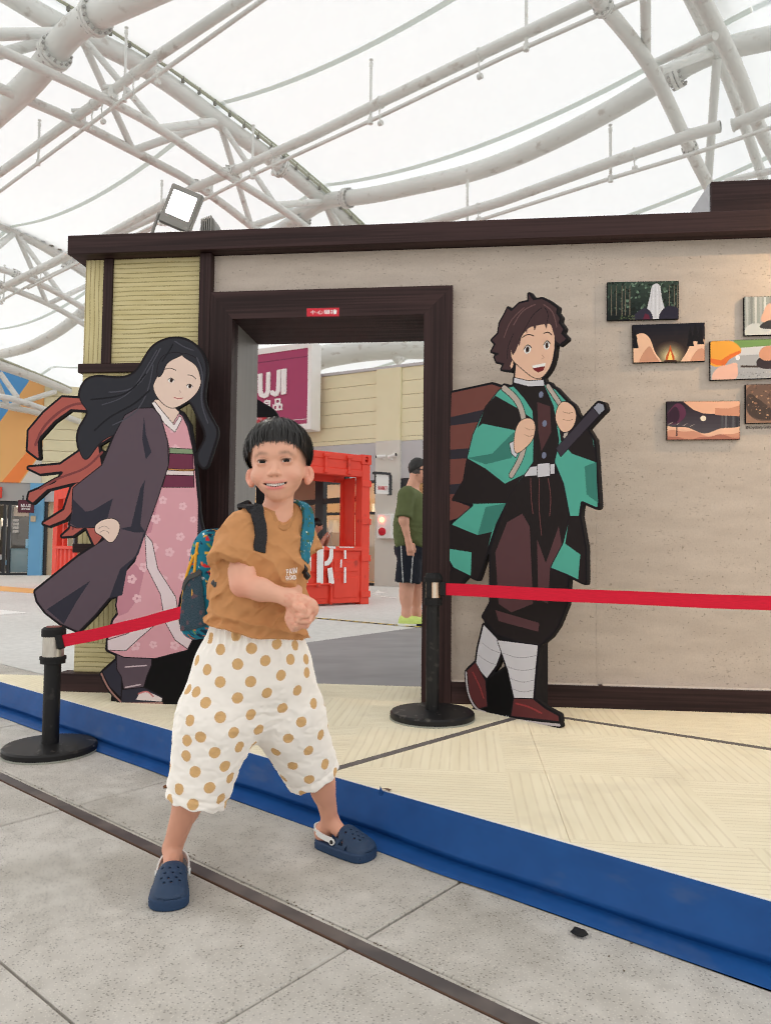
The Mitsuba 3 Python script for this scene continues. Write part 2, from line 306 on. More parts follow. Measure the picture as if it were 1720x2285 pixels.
k_ = add('dry_leaf_bit', m, 'dry_leaf', 40); labels[k_] = {'label': 'small dry brown leaf on the concrete left of the boy', 'category': 'leaf'}
M('dirt_crumb', (.10, .075, .05), .9, .1)
scene['leaf_bits'] = scene.pop('leaf_bits', None) or mikit.ply(cat(*[at(bx(-.0024, .0024, -.001, .001, 0, .001), frame((*q, .0005), (math.cos(i*2.1), math.sin(i*2.1), 0), (-math.sin(i*2.1), math.cos(i*2.1), 0))) for i, q in enumerate([(0.341,1.599),(0.395,1.579),(0.286,1.544),(-.077,1.92),(0.305,1.496)]+[(-1.291,2.73),(-1.23,2.707),(-1.303,2.282),(-.443,1.489)]+[ab(-2.6+.021*i+.3*math.sin(i*7.7), 1.172+.02*abs(math.sin(i*3.1))**3) for i in range(90)])]), 'dirt_crumb')
labels['leaf_bits'] = {'label': 'fine crumbs of dirt and leaf along the steel rail', 'category': 'litter', 'kind': 'stuff'}

# ---------------------------------------------------------------- the booth
booth = thing('exhibit_booth', 'low booth wall with dark wood trim, beige and straw panels and a doorway', 'booth')
F0, F1, ZT = 3.27, 3.32, 2.172
xs = [(0.57,2.137)][0][0]
door = sbox(-1.08, 0, -.18, 1.86)
part(booth, 'stone_panel', wallprism(sbox(-1.18, .135, xs-.0003, ZT).difference(door), F1, F1+.03), 'stone_paper')
part(booth, 'stone_panel', wallprism(sbox(xs+.0003, .135, xs+1.2, ZT), F1+.0004, F1+.0304), 'stone_paper')
part(booth, 'stone_panel', wallprism(sbox(xs+1.202, .135, 3.2, ZT), F1, F1+.03), 'stone_paper')
r1 = [(-1.798,1.666),(-1.797,1.623),(-1.8,0.811),(-1.798,0.769)]
za, zb_, zc_, zd_ = r1[0][1], r1[1][1], r1[2][1], r1[3][1]
XL, XM, XR = -1.815, -1.62, -1.235
part(booth, 'straw_panel', wallprism(sbox(XL, za, -1.718, ZT), F1, F1+.03), 'tatami_columns')
part(booth, 'straw_panel', wallprism(sbox(-1.676, za, XR, ZT), F1, F1+.03), 'tatami_rows')
zm = (zb_+zc_)/2+.05; zn_ = zd_-.42
for (x0, x1, z0, z1, k) in ((XL, XM, zm, zb_, 'rows'), (XM, XR, zm, zb_, 'columns'), (XL, XM, zc_, zm, 'columns'), (XM, XR, zc_, zm, 'rows'), (XL, XM, zn_, zd_, 'columns'), (XM, XR, zn_, zd_, 'rows'), (XL, XM, .13, zn_, 'rows'), (XM, XR, .13, zn_, 'columns')):
    part(booth, 'straw_panel', wallprism(sbox(x0+.0006, z0+.0006, x1-.0006, z1-.0006), F1, F1+.03), 'tatami_'+k)
for (z0, z1) in ((zb_, za), (zd_, zc_)): part(booth, 'rail', bx(-1.832, XR+.004, F1-.016, F1+.03, z0, z1, .002), 'wood_h')
part(booth, 'post', bx(-1.72, -1.674, F1-.014, F1+.03, za, ZT, .002), 'wood_v')
part(booth, 'post', bx(XR, -1.178, F0+.006, F1+.03, .13, ZT, .002), 'wood_v')
dfr = lambda p: wallprism(Polygon(p), F0, F1+.04)
part(booth, 'door_frame', dfr([(-1.176, .13), (-1.07, .13), (-1.07, 1.8535), (-1.176, 1.9825)]), 'wood_v')
part(booth, 'door_frame', dfr([(-.187, .13), (-.0585, .13), (-.0585, 1.9825), (-.187, 1.8535)]), 'wood_v')
part(booth, 'door_frame', dfr([(-1.176, 1.9828), (-1.07, 1.854), (-.187, 1.854), (-.0585, 1.9828)]), 'wood_h')
part(booth, 'door_reveal', bx(-1.10, -1.0705, F0+.001, 3.70, .13, 1.853), 'laminate_grey')
part(booth, 'door_reveal', bx(-.1865, -.16, F0+.001, 3.70, .13, 1.853), 'laminate_grey')
part(booth, 'door_reveal', bx(-1.10, -.16, F0+.001, 3.70, 1.8535, 1.88), 'wood_h')
part(booth, 'plinth', bx(-1.87, -1.177, F0, F1+.04, .13, .2135, .003), 'wood_h'); part(booth, 'plinth', bx(-.058, 3.2, F0, F1+.04, .13, .2235, .003), 'wood_h')
M('plinth_edge', (.50, .46, .43), .6, .4)
part(booth, 'plinth_edge', bx(-.056, xs, F0+.012, F1+.002, .2237, .2262), 'plinth_edge'); part(booth, 'plinth_edge', bx(xs+.02, 3.2, F0+.012, F1+.002, .2237, .2262), 'plinth_edge')
part(booth, 'fascia', bx(-1.866, 3.3, 3.24, 3.27, ZT, 2.262, .002), 'wood_h')
part(booth, 'soffit', bx(-1.864, 3.3, 3.2705, 4.1, ZT+.002, ZT+.02), 'wood_h')
part(booth, 'roof', bx(-1.864, 3.3, 3.2705, 4.1, ZT+.0205, 2.255), 'black_rubber')
part(booth, 'end_wall', bx(XL+.004, XL+.03, F1+.031, 3.68, .13, ZT), 'tatami_rows')
part(booth, 'back_wall', wallprism(sbox(XL, .13, 3.2, ZT).difference(sbox(-1.10, 0, -.16, 1.88)), 3.68, 3.70), 'laminate_grey')
M('box_side', (.50, .51, .54), .6, .4)
part(booth, 'roof_box', bx(1.078, 2.6, 3.34, 3.36, 2.262, 2.443, .002), 'wood_h'); part(booth, 'roof_box_side', bx(1.075, 1.09, 3.3605, 3.62, 2.262, 2.443), 'box_side'); part(booth, 'roof_box', bx(1.0905, 2.6, 3.3605, 3.62, 2.262, 2.44), 'black_rubber')

# red caution sticker over the doorway
M('sign_red', (.55, .012, .03), .5, .4)
q = [(-.722,1.894),(-.571,1.893),(-.573,1.853),(-.721,1.856)]
t = thing('caution_sign', 'small red sticker with white Chinese lettering on the door lintel', 'sign')
part(t, 'plate', wallprism(Polygon(q), F0-.002, F0-.0003), 'sign_red')
w = q[1][0]-q[0][0]; hgt = q[0][1]-q[3][1]
g = glyphs('小心碰撞', .58*hgt, .0008, 11, 1.12); g.apply_scale([.80*w/(g.bounds[1][0]-g.bounds[0][0]), 1, 1])
part(t, 'lettering', at(g, frame((q[3][0]+.10*w, F0-.0022, q[3][1]+.21*hgt), (1, 0, (q[1][1]-q[0][1])/w))), 'letter_white')

# ---------------------------------------------------------------- canopy of white steel tubes
DV, NV = np.array((math.sin(math.radians(33)), math.cos(math.radians(33)), 0)), np.array((-math.cos(math.radians(33)), math.sin(math.radians(33)), 0))
def W(s, t, z): return DV*s+NV*t+np.array((0, 0, z))
def stretch(p, a, b):
    p = [np.array(x, float) for x in p]
    return np.array(([p[0]+(p[0]-p[1])/np.linalg.norm(p[1]-p[0])*a] if a else [])+p+([p[-1]+(p[-1]-p[-2])/np.linalg.norm(p[-1]-p[-2])*b] if b else []))
def flange(c, d, r, w=.05, bolts=10):
    c, d = np.array(c, float), np.array(d, float); d /= np.linalg.norm(d)
    a = np.cross(d, (0, 0, 1)); a /= np.linalg.norm(a); b = np.cross(d, a)
    ms = [cyl(c-d*w, c-d*.006, r*1.30, 24), cyl(c+d*.006, c+d*w, r*1.30, 24)]
    bs = [cyl(c+(a*math.cos(k)+b*math.sin(k))*r*1.15-d*w*1.7, c+(a*math.cos(k)+b*math.sin(k))*r*1.15+d*w*1.7, r*.075+.006, 6) for k in np.arange(bolts)*2*math.pi/bolts]
    return cat(*ms), cat(*bs)
def add_flange(t, c, d, r, w=.05, bolts=10):
    a, b = flange(c, d, r, w, bolts); k = part(t, 'flange', a, 'white_steel', 30); part(k, 'bolt_ring', b, 'grey_bolt')
tA = thing('canopy_truss', 'long white three-chord steel tube truss crossing the upper left, running down behind the booth', 'truss', )
TOP = [(-6.215,9.341,8.389),(-5.927,9.785,8.377),(-5.555,10.358,8.444),(-4.956,11.279,8.446),(-4.327,12.249,8.285),(-3.63,13.322,8.12),(-2.874,14.487,7.85),(-2.247,15.451,7.664)]
L1 = [(-5.997,8.667,7.192),(-5.303,9.736,7.257),(-4.702,10.662,7.237),(-4.071,11.633,7.057),(-3.396,12.673,6.932),(-2.951,13.358,6.794)]
L2 = [(-6.663,9.661,7.357),(-5.997,10.688,7.402),(-5.5,11.452,7.363),(-4.804,12.523,7.279),(-4.112,13.589,6.985)]
part(tA, 'chord', tube(spline(stretch(TOP, 7, 5), 5), .145, 20), 'white_steel', True)
part(tA, 'chord', tube(spline(stretch(L1, 7, 5), 5), .068, 16), 'white_steel', True)
part(tA, 'chord', tube(spline(stretch(L2, 7, 5), 5), .073, 16), 'white_steel', True)
P1, P2, P3 = [np.array(x) for x in [(-5.736,10.079,8.427),(-4.327,12.249,8.285),(-2.874,14.487,7.85)]]
Q1, Q2 = np.array(L1[2]), np.array(L1[4]); R1, R2 = np.array(L2[2]), np.array(L2[4])
Q0, R0 = [(-6.21,8.339,7.172)][0], [(-7.089,9.005,7.221)][0]
for a, b, r in ((P1, Q1, .052), (P1, R1, .055), (P1, Q0, .075), (P1, R0, .075), (P2, R1, .065), (P2, Q1, .065), (P2, Q2, .05), (P2, R2, .052), (P3, R2, .06), (P3, Q2, .06), (P3, P3+np.array((1.2, .9, -1.75)), .055), (P3, P3+np.array((.7, 1.6, -1.75)), .055)):
    part(tA, 'web', cyl(a, b, r, 14), 'white_steel', 40)
RAIL = [(-5.903,9.491,8.617),(-5.793,9.661,8.603),(-5.36,10.327,8.609),(-4.827,11.149,8.565),(-4.242,12.049,8.451),(-3.538,13.133,8.235),(-2.826,14.23,7.961),(-2.209,15.179,7.644)]
rl = stretch(RAIL, 1.5, 4); part(tA, 'membrane_rail', cat(tube(rl, .028, 6), tube(rl+np.array((0, 0, .07)), .018, 6)), 'rail_green')
for p in spline(RAIL, 3): part(tA, 'rail_clamp', bx(p[0]-.022, p[0]+.022, p[1]-.022, p[1]+.022, p[2]-.08, p[2]+.02), 'clamp_dark')
add_flange(tA, P2+(P3-P2)*.55+np.array((0, 0, .02)), P3-P2, .155, .04, 12)
e = [(-3.98,11.774,7.106)][0]; add_flange(tA, e, Q2-Q1, .075, .035, 8); e = [(-4.804,12.523,7.279)][0]; add_flange(tA, e, R2-R1, .08, .035, 8)

def beam(lab, pts, r, fl=(), group=None):
    t = thing('curved_beam', lab, 'beam', group); p = spline(pts, 8); part(t, 'tube', tube(p, r, 20), 'white_steel', True)
    for c, dd in fl: add_flange(t, c, dd, r, .055, 14)
    return t
s1 = float(np.dot(P1, DV)); f1, f2 = [(-4.713,8.736,7.627),(-5.613,9.321,7.537)]
BU = [P1+np.array(x) for x in ((0, 0, 0),)]
pu = [(-8.194,10.997,7.323),(-7.066,10.264,7.42),(-6.084,9.627,7.505),(-5.204,9.055,7.713),(-4.503,8.6,7.584),(-3.769,8.123,7.396)]
beam('thick white curved roof beam with bolted flanges in the top left corner', stretch(pu, 3, 2.5), .175, [(pu[3]+(np.array(pu[4])-np.array(pu[3]))*.62, np.array(pu[4])-np.array(pu[3])), (pu[2]+(np.array(pu[3])-np.array(pu[2]))*.48, np.array(pu[3])-np.array(pu[2]))])
pb = [(-4.515,15.547,7.506),(-3.72,15.031,7.635),(-2.872,14.48,7.828),(-2.34,14.135,7.72),(-1.642,13.682,7.563)]+[(-.795,13.131,7.429),(0.196,12.488,7.307),(1.458,11.669,7.367),(2.689,10.869,7.615),(3.366,10.429,7.753),(3.981,10.03,7.653)]
beam('long sagging white roof beam across the middle of the canopy', stretch(pb, 2, 2), .15, [(pb[3], np.array(pb[4])-np.array(pb[2])), (np.array([(2.981,10.679,7.641)][0]), np.array(pb[-2])-np.array(pb[-3])), (np.array([(-3.4,14.823,7.653)][0]), np.array(pb[1])-np.array(pb[2]))])

def purlin(lab, pts, pipe, r, clips, risers):
    t = thing('purlin', lab, 'purlin'); pts = np.array(pts); pipe = np.array(pipe)
    part(t, 'tube', tube(pts, r, 16), 'white_steel', True)
    u = thing('sprinkler_pipe', 'thin sprinkler pipe under the '+lab[6:], 'pipe')
    part(u, 'pipe', tube(pipe, .028, 10), 'white_steel', True)
    def on(line, k): f = k*(len(line)-1); i = min(int(f), len(line)-2); return line[i]+(line[i+1]-line[i])*(f-i)
    L_ = lambda line: np.linalg.norm(line[-1]-line[0])
    for k in clips:
        a = on(pts, k); j = np.clip(np.dot(a-pipe[0], pipe[-1]-pipe[0])/L_(pipe)**2, 0, 1); b = pipe[0]+(pipe[-1]-pipe[0])*j
        dd = (pts[-1]-pts[0])/L_(pts)
        hoop = tube([a+r*1.06*(NV*0+np.cross(dd, (0, 0, 1))*math.sin(g)+np.array((0, 0, 1))*math.cos(g)) for g in np.linspace(0, 2*math.pi, 17)], .012, 6, False)
        part(u, 'hanger', cat(hoop, tube([a+(0, 0, -r), (a+b)/2+np.cross(dd, (0, 0, 1))*.03, b], .010, 6), cyl(b-dd*.03, b+dd*.03, .036, 10)), 'white_steel')
    for (k, hh) in risers:
        b = np.array(k) if isinstance(k, (tuple, list)) else on(pipe, k); q = b+np.array((0, 0, hh)); part(u, 'riser', cat(cyl(b, q, .020, 8), cyl(b+(0, 0, -.05), b+(0, 0, .04), .036, 8), cyl(q, q+(0, 0, .05), .028, 8), cyl(q+(0, 0, .05), q+(0, 0, .09), .012, 6), cyl(q+(0, 0, .09), q+(0, 0, .10), .030, 8)), 'white_steel')
    return t
purlin('white purlin tube crossing the upper left truss', stretch([(-8.234,12.024,7.411),(-5.902,10.51,7.45),(-5.134,10.011,7.456),(-4.164,9.381,7.503),(-2.744,8.46,7.465)], 14, 8), stretch([(-8.211,12.009,7.066),(-4.919,9.871,7.217),(-2.423,8.251,7.282)], 14, 8), .068, (.40, .45, .58, .66), (([(-7.034,11.245,7.128)][0], .62), ([(-4.879,9.845,7.226)][0], .95)))
purlin('white purlin tube running up across the middle of the canopy', stretch([(-8.456,14.768,7.063),(-7.075,13.871,7.08),(-4.851,12.427,7.17),(-3.739,11.705,7.119),(-2.376,10.819,7.08)]+[(-1.134,10.013,7.091),(-.157,9.378,7.091),(1.434,8.345,7.077)], 3, 2), stretch([(-7.501,14.148,6.78),(-6.24,13.329,6.814),(-3.49,11.543,6.906),(-1.132,10.012,6.889)]+[(0.476,8.967,6.909),(1.793,8.112,6.873)], 3, 2), .072, (.30, .50, .66, .80, .92), (([(-5.636,12.937,6.818)][0], .7), ([(-3.49,11.543,6.898)][0], .75), ([(-1.363,10.162,6.891)][0], .8), ([(0.712,8.814,6.905)][0], .95)))
purlin('capped white purlin tube just above the booth at the right', stretch([(-1.866,12.992,6.315),(-.616,12.18,6.279),(0.54,11.43,6.239),(2.013,10.473,6.289),(2.939,9.872,6.3),(3.241,9.676,6.28)], 2, 0), stretch([(-.776,12.284,6.06),(0.149,11.683,6.054),(2.012,10.474,6.055),(3.131,9.747,6.034),(3.736,9.354,6.051)], 2, 2), .075, (.30, .45, .72), (([(0.014,11.772,6.061)][0], .62), ([(2.018,10.47,6.053)][0], .68),))
t = thing('purlin', 'short capped purlin tube end at the right edge above the booth', 'purlin'); pp = np.array([(3.369,9.593,6.24),(3.739,9.352,6.285),(4.026,9.166,6.314)]); part(t, 'tube', tube(pp, .075, 16), 'white_steel', True)
part(t, 'cap', cyl(pp[0]-(pp[1]-pp[0])*.02, pp[0]+(pp[1]-pp[0])*.02, .085, 16), 'white_steel', 30)
# clamps where purlins cross the chords
cl = []
for (c_) in [(-5.129,10.004,7.416),(-3.859,11.959,7.197)]+[(-5.999,10.684,7.523),(-4.653,12.756,7.389)]+[(3.171,10.758,6.762)]:
    c_ = np.array(c_); cl.append(bx(c_[0]-.14, c_[0]+.14, c_[1]-.05, c_[1]+.05, c_[2]+.06, c_[2]+.10)); cl.append(bx(c_[0]-.05, c_[0]+.05, c_[1]-.14, c_[1]+.14, c_[2]-.14, c_[2]-.10)); cl.append(bx(c_[0]-.035, c_[0]+.035, c_[1]-.09, c_[1]+.09, c_[2]-.10, c_[2]+.06))
for i in range(0, len(cl), 3): part(tA, 'purlin_clamp', cat(*cl[i:i+3]), 'white_steel')

tR = thing('canopy_truss', 'steep white tube truss in the top right corner above the roof box', 'truss')
RA = [(1.441,8.094,6.884),(2.351,9.496,6.968),(3.112,10.667,6.645),(3.721,11.606,6.41)]; RB = [(2.634,8.371,7.01),(3.504,9.711,6.948),(4.112,10.647,6.75),(4.462,11.185,6.728)]; RC = [(2.81,9.376,7.766),(3.485,10.416,7.676),(4.786,12.419,7.04)]
part(tR, 'chord', tube(spline(stretch(RA, 2, 2.5), 5), .085, 16), 'white_steel', True); part(tR, 'chord', tube(spline(stretch(RB, 2, 3), 5), .09, 16), 'white_steel', True); part(tR, 'chord', tube(spline(stretch(RC, 2, 2.5), 5), .075, 16), 'white_steel', True)
for a, b, r in (([(2.423,9.606,7.13)][0], [(2.904,8.787,6.885)][0], .055), ([(2.518,9.752,7.113)][0], [(3.425,10.323,7.732)][0], .055), ([(2.24,9.325,7.087)][0], [(1.922,8.009,6.942)][0], .06), ([(3.669,11.526,6.445)][0], [(3.434,10.338,7.626)][0], .06), ([(4.267,12.446,6.921)][0], [(4.535,11.298,6.486)][0], .05)):
    part(tR, 'web', cyl(a, b, r, 14), 'white_steel', 40)
rr = np.array([(3.316,9.881,8.179),(3.962,10.875,8.098),(4.736,12.066,7.882),(5.278,12.901,7.671)]); part(tR, 'membrane_rail', tube(stretch(rr, 2, 3), .05, 8), 'rail_green')
add_flange(tR, RA[0]+(np.array(RA[1])-RA[0])*.08, np.array(RA[1])-RA[0], .085, .03, 8); add_flange(tR, [(3.197,10.799,6.612)][0], np.array(RA[2])-RA[1], .085, .03, 8)

tB = thing('canopy_truss', 'second white tube truss behind, at the left edge beside the booth', 'truss')
BT = [(-11.176,16.39,8.568),(-10.751,17.045,8.453),(-10.254,17.811,8.208),(-9.947,18.283,8.027)]; B1 = [(-10.82,15.929,7.246),(-10.627,16.226,7.245),(-10.372,16.619,7.186),(-10.028,17.149,7.051),(-9.652,17.727,6.842)]; B2 = [(-11.483,16.928,7.261),(-11.24,17.302,7.21),(-10.807,17.969,7.099),(-10.254,18.82,6.791)]
for p, r in ((BT, .155), (B1, .075), (B2, .075)): part(tB, 'chord', tube(spline(stretch(p, 4, 5), 5), r, 16), 'white_steel', True)
n0 = [(-10.972,16.705,8.474)][0]
for a, b in ((n0, [(-11.088,15.516,7.194)][0]), (n0, [(-11.779,16.472,7.761)][0]), (n0, [(-10.008,17.18,7.044)][0]), (n0, [(-10.837,17.922,7.102)][0]), ([(-10.817,17.953,7.101)][0], [(-9.783,18.536,7.908)][0]), ([(-9.987,17.211,7.001)][0], [(-9.783,18.536,7.908)][0])): part(tB, 'web', cyl(a, b, .06, 12), 'white_steel', 40)
rb = np.array([(-11.059,16.204,8.729),(-10.787,16.622,8.629),(-10.581,16.94,8.562),(-10.387,17.239,8.48),(-10.147,17.608,8.416),(-9.897,17.992,8.298)]); part(tB, 'membrane_rail', tube(stretch(rb, 3, 4), .04, 6), 'rail_green')
for p in spline(rb, 2): part(tB, 'rail_clamp', bx(p[0]-.05, p[0]+.05, p[1]-.05, p[1]+.05, p[2]-.13, p[2]+.03), 'clamp_dark')
for z_, tt in (((112, 672), 17.75), ((8, 735), 18.85)): pass
add_flange(tB, B1[1], np.array(B1[2])-B1[1], .08, .04, 8); add_flange(tB, B2[0], np.array(B2[1])-B2[0], .08, .04, 8); add_flange(tB, [(-10.253,17.813,8.135)][0], np.array(BT[2])-BT[1], .15, .04, 8)
sB = float(np.dot(B1[2], DV))
purlin('white purlin tube at the far left behind the booth corner', stretch([(-12.681,18.132,7.315),(-11.987,17.681,7.364),(-11.136,17.129,7.395),(-10.702,16.847,7.419),(-8.996,15.739,7.425),(-8.379,15.338,7.418)], 2, 3), stretch([(-12.663,18.12,7.065),(-11.97,17.67,7.102),(-10.268,16.565,7.19),(-8.774,15.595,7.183)], 2, 3), .07, (.3, .62), ((.42, .8),))
pl = [(-16.676,23.23,7.153),(-14.88,22.063,6.93),(-13.975,21.476,6.868),(-13.123,20.923,6.853),(-12.394,20.449,6.917),(-11.633,19.955,7.026),(-10.788,19.406,7.241),(-10.293,19.085,7.4)]
beam('curved white roof beam at the left edge beside the booth corner', stretch(pl, 2, 3), .15)
tC = thing('canopy_truss', 'low far white truss in front of the orange and blue mural', 'truss')
C1 = [(-11.901,17.662,5.433),(-11.277,18.622,5.246),(-10.699,19.512,4.989)]; C2 = [(-11.857,17.178,4.555),(-11.703,17.415,4.565),(-11.091,18.358,4.411),(-10.829,18.761,4.319)]; C3 = [(-12.223,17.717,4.521),(-12.063,17.962,4.461),(-11.65,18.599,4.416),(-11.118,19.418,4.277)]
for p, r in ((C1, .13), (C2, .08), (C3, .08)): part(tC, 'chord', tube(spline(stretch(p, 3, 4), 4), r, 14), 'white_steel', True)
for a, b in (([(-11.897,17.668,5.226)][0], [(-11.467,17.779,4.6)][0]), ([(-11.942,18.149,4.45)][0], [(-11.087,18.915,5.01)][0]), ([(-11.973,17.55,5.123)][0], [(-11.962,18.118,4.464)][0])): part(tC, 'web', cyl(a, b, .07, 12), 'white_steel', 40)
rc = np.array([(-11.803,17.628,5.555),(-11.351,18.325,5.382),(-11.002,18.863,5.234),(-10.634,19.428,5.044)]); part(tC, 'membrane_rail', tube(stretch(rc, 2, 2), .03, 6), 'rail_green')
tD = beam('far white arched roof tube seen through the doorway above the cream wall', [(-4.165,19,5.624),(-3.936,19,5.763),(-3.363,19,5.911),(-2.792,19,5.994),(-2.224,19,6.04),(-1.519,19,6.055),(-.818,19,6.03)], .30)
part(tD, 'strut', cyl([(-2.084,19,6.157)][0], [(-1.656,19,5.694)][0], .16, 14), 'white_steel', 40); part(tD, 'strut', cyl([(-1.688,19,6.149)][0], [(-1.698,19,5.695)][0], .12, 14), 'white_steel', 40)

# membrane: saddle bays between the trusses
def zmem(s, t):
    arch = 8.66-.0235*(s-5.5)**2; u = ((10.2-t)/8.0) % 1.0
    return arch-.46*4*u*(1-u)
sg, tg = np.linspace(-2.5, 17, 50), np.linspace(-6, 34, 81)
Sg, Tg = np.meshgrid(sg, tg, indexing='ij'); Zg = zmem(Sg, Tg)
V = (Sg[..., None]*DV+Tg[..., None]*NV); V[..., 2] = Zg; V = V.reshape(-1, 3)
i, j = np.meshgrid(np.arange(len(sg)-1), np.arange(len(tg)-1), indexing='ij'); a = i*len(tg)+j
F = np.stack([a, a+1, a+len(tg)+1, a+len(tg)], -1).reshape(-1, 4)
mem = thing('canopy_membrane', 'taut translucent white fabric roof stretched over the trusses', 'canopy')
part(mem, 'cloth', (V, F), 'membrane_cloth', True)
for s0 in (-1.2, 1.4, 2.7, 5.27, 7.84, 10.42, 13.0, 15.6):
    tt = np.linspace(-6, 34, 90); V = []
    for t_ in tt: V += [W(s0-.045, t_, zmem(s0-.045, t_)-.012), W(s0+.045, t_, zmem(s0+.045, t_)-.012)]
    k = np.arange(len(tt)-1)*2; part(mem, 'seam', (np.array(V), np.stack([k, k+1, k+3, k+2], -1)), 'seam_cloth', True)


# ---------------------------------------------------------------- floodlights on the fascia
M('lamp_grey', (.24, .235, .22), .45, .5, .3)
t = thing('floodlight', 'lit square floodlight on a bracket on top of the booth fascia', 'floodlight')
q = np.array([(x, 3.42, z) for x, z in [(-1.45,2.593),(-1.299,2.515),(-1.328,2.339),(-1.496,2.395)]])
o = q.mean(0); ux = (q[1]-q[0]+q[2]-q[3]); ux[1] += .10*np.linalg.norm(ux); uy = (q[0]-q[3]+q[1]-q[2]); uy[1] -= .10*np.linalg.norm(uy)
fm = frame(o, ux, uy); w_, h_ = np.linalg.norm(q[1]-q[0])*.97, np.linalg.norm(q[0]-q[3])*.97
# local z points along ux x uy: towards the camera side when negative y
part(t, 'housing', at(bx(-w_/2, w_/2, -h_/2, h_/2, -.035, .0, .006), fm), 'lamp_grey')
part(t, 'bezel', at(prism(sbox(-w_*.47, -h_*.47, w_*.47, h_*.47).difference(sbox(-w_*.36, -h_*.24, w_*.38, h_*.36)), .006), fm), 'lamp_grey')
scene['lamp_led'] = {'type': 'diffuse', 'reflectance': {'type': 'rgb', 'value': [.8, .8, .75]}}
k = part(t, 'led_panel', at(bx(-w_*.36, w_*.38, -h_*.24, h_*.36, .0, .003), fm), 'lamp_led')
scene[k]['emitter'] = {'type': 'area', 'radiance': {'type': 'rgb', 'value': [40., 37., 32.]}}
part(t, 'fins', at(cat(*[bx(-w_*.4+i*w_*.1, -w_*.4+i*w_*.1+.003, -h_*.4, h_*.4, -.055, -.034) for i in range(9)]), fm), 'lamp_grey', stuff=True)
b0, b1 = [np.array(x) for x in [(-1.506,3.44,2.441),(-1.545,3.44,2.341)]]
part(t, 'bracket', cat(cyl(b0+(0, -.012, 0), b1, .008, 8), cyl(b0+(-.005, 0, 0), b0+(.02, 0, 0), .014, 12), cyl(b1, b1+(.14, .01, -.012), .008, 8)), 'lamp_grey')
t = thing('floodlight', 'unlit dark floodlight seen from behind on the fascia, right of the lit one', 'floodlight')
q = [(-1.286,2.339),(-1.26,2.359),(-1.205,2.376),(-1.193,2.343)]
part(t, 'housing', wallprism(Polygon([(q[0][0], 2.256), q[1], q[2], q[3], (q[3][0], 2.256)]), 3.36, 3.46), 'lamp_grey')
for i in range(6):
    a = np.array(q[1])+(np.array(q[2])-np.array(q[1]))*(i+.5)/6; part(t, 'fin', bx(a[0]-.0022, a[0]+.0022, 3.34, 3.36, 2.262, a[1]+.006), 'lamp_grey')

# a warm floodlight further along the fascia, just past the right edge of the view, shining down on the wall
t = thing('floodlight', 'warm floodlight over the wall past the right edge of the view', 'floodlight')
lp = np.array((2.02, 2.93, 2.46)); la = np.array((1.45, 3.32, 1.70))-lp; la /= np.linalg.norm(la); lf = frame(lp, (.80, .60, 0), np.cross(la, (.80, .60, 0)))
part(t, 'housing', at(bx(-.09, .09, -.07, .07, -.05, .0, .006), lf if (lf[:3, 2]@la) > 0 else frame(lp, (.80, .60, 0), -np.cross(la, (.80, .60, 0)))), 'lamp_grey'); part(t, 'bracket', cat(cyl(lp-la*.03, (2.05, 3.20, 2.44), .010, 8), cyl((2.05, 3.20, 2.44), (2.05, 3.255, 2.262), .010, 8)), 'lamp_grey')
scene['floodlight_beam'] = {'type': 'spot', 'to_world': T().look_at(origin=list(lp+la*.015), target=list(lp+la), up=[0, 0, 1]), 'intensity': {'type': 'rgb', 'value': [1.0, .66, .34]}, 'cutoff_angle': 46.0, 'beam_width': 16.0}

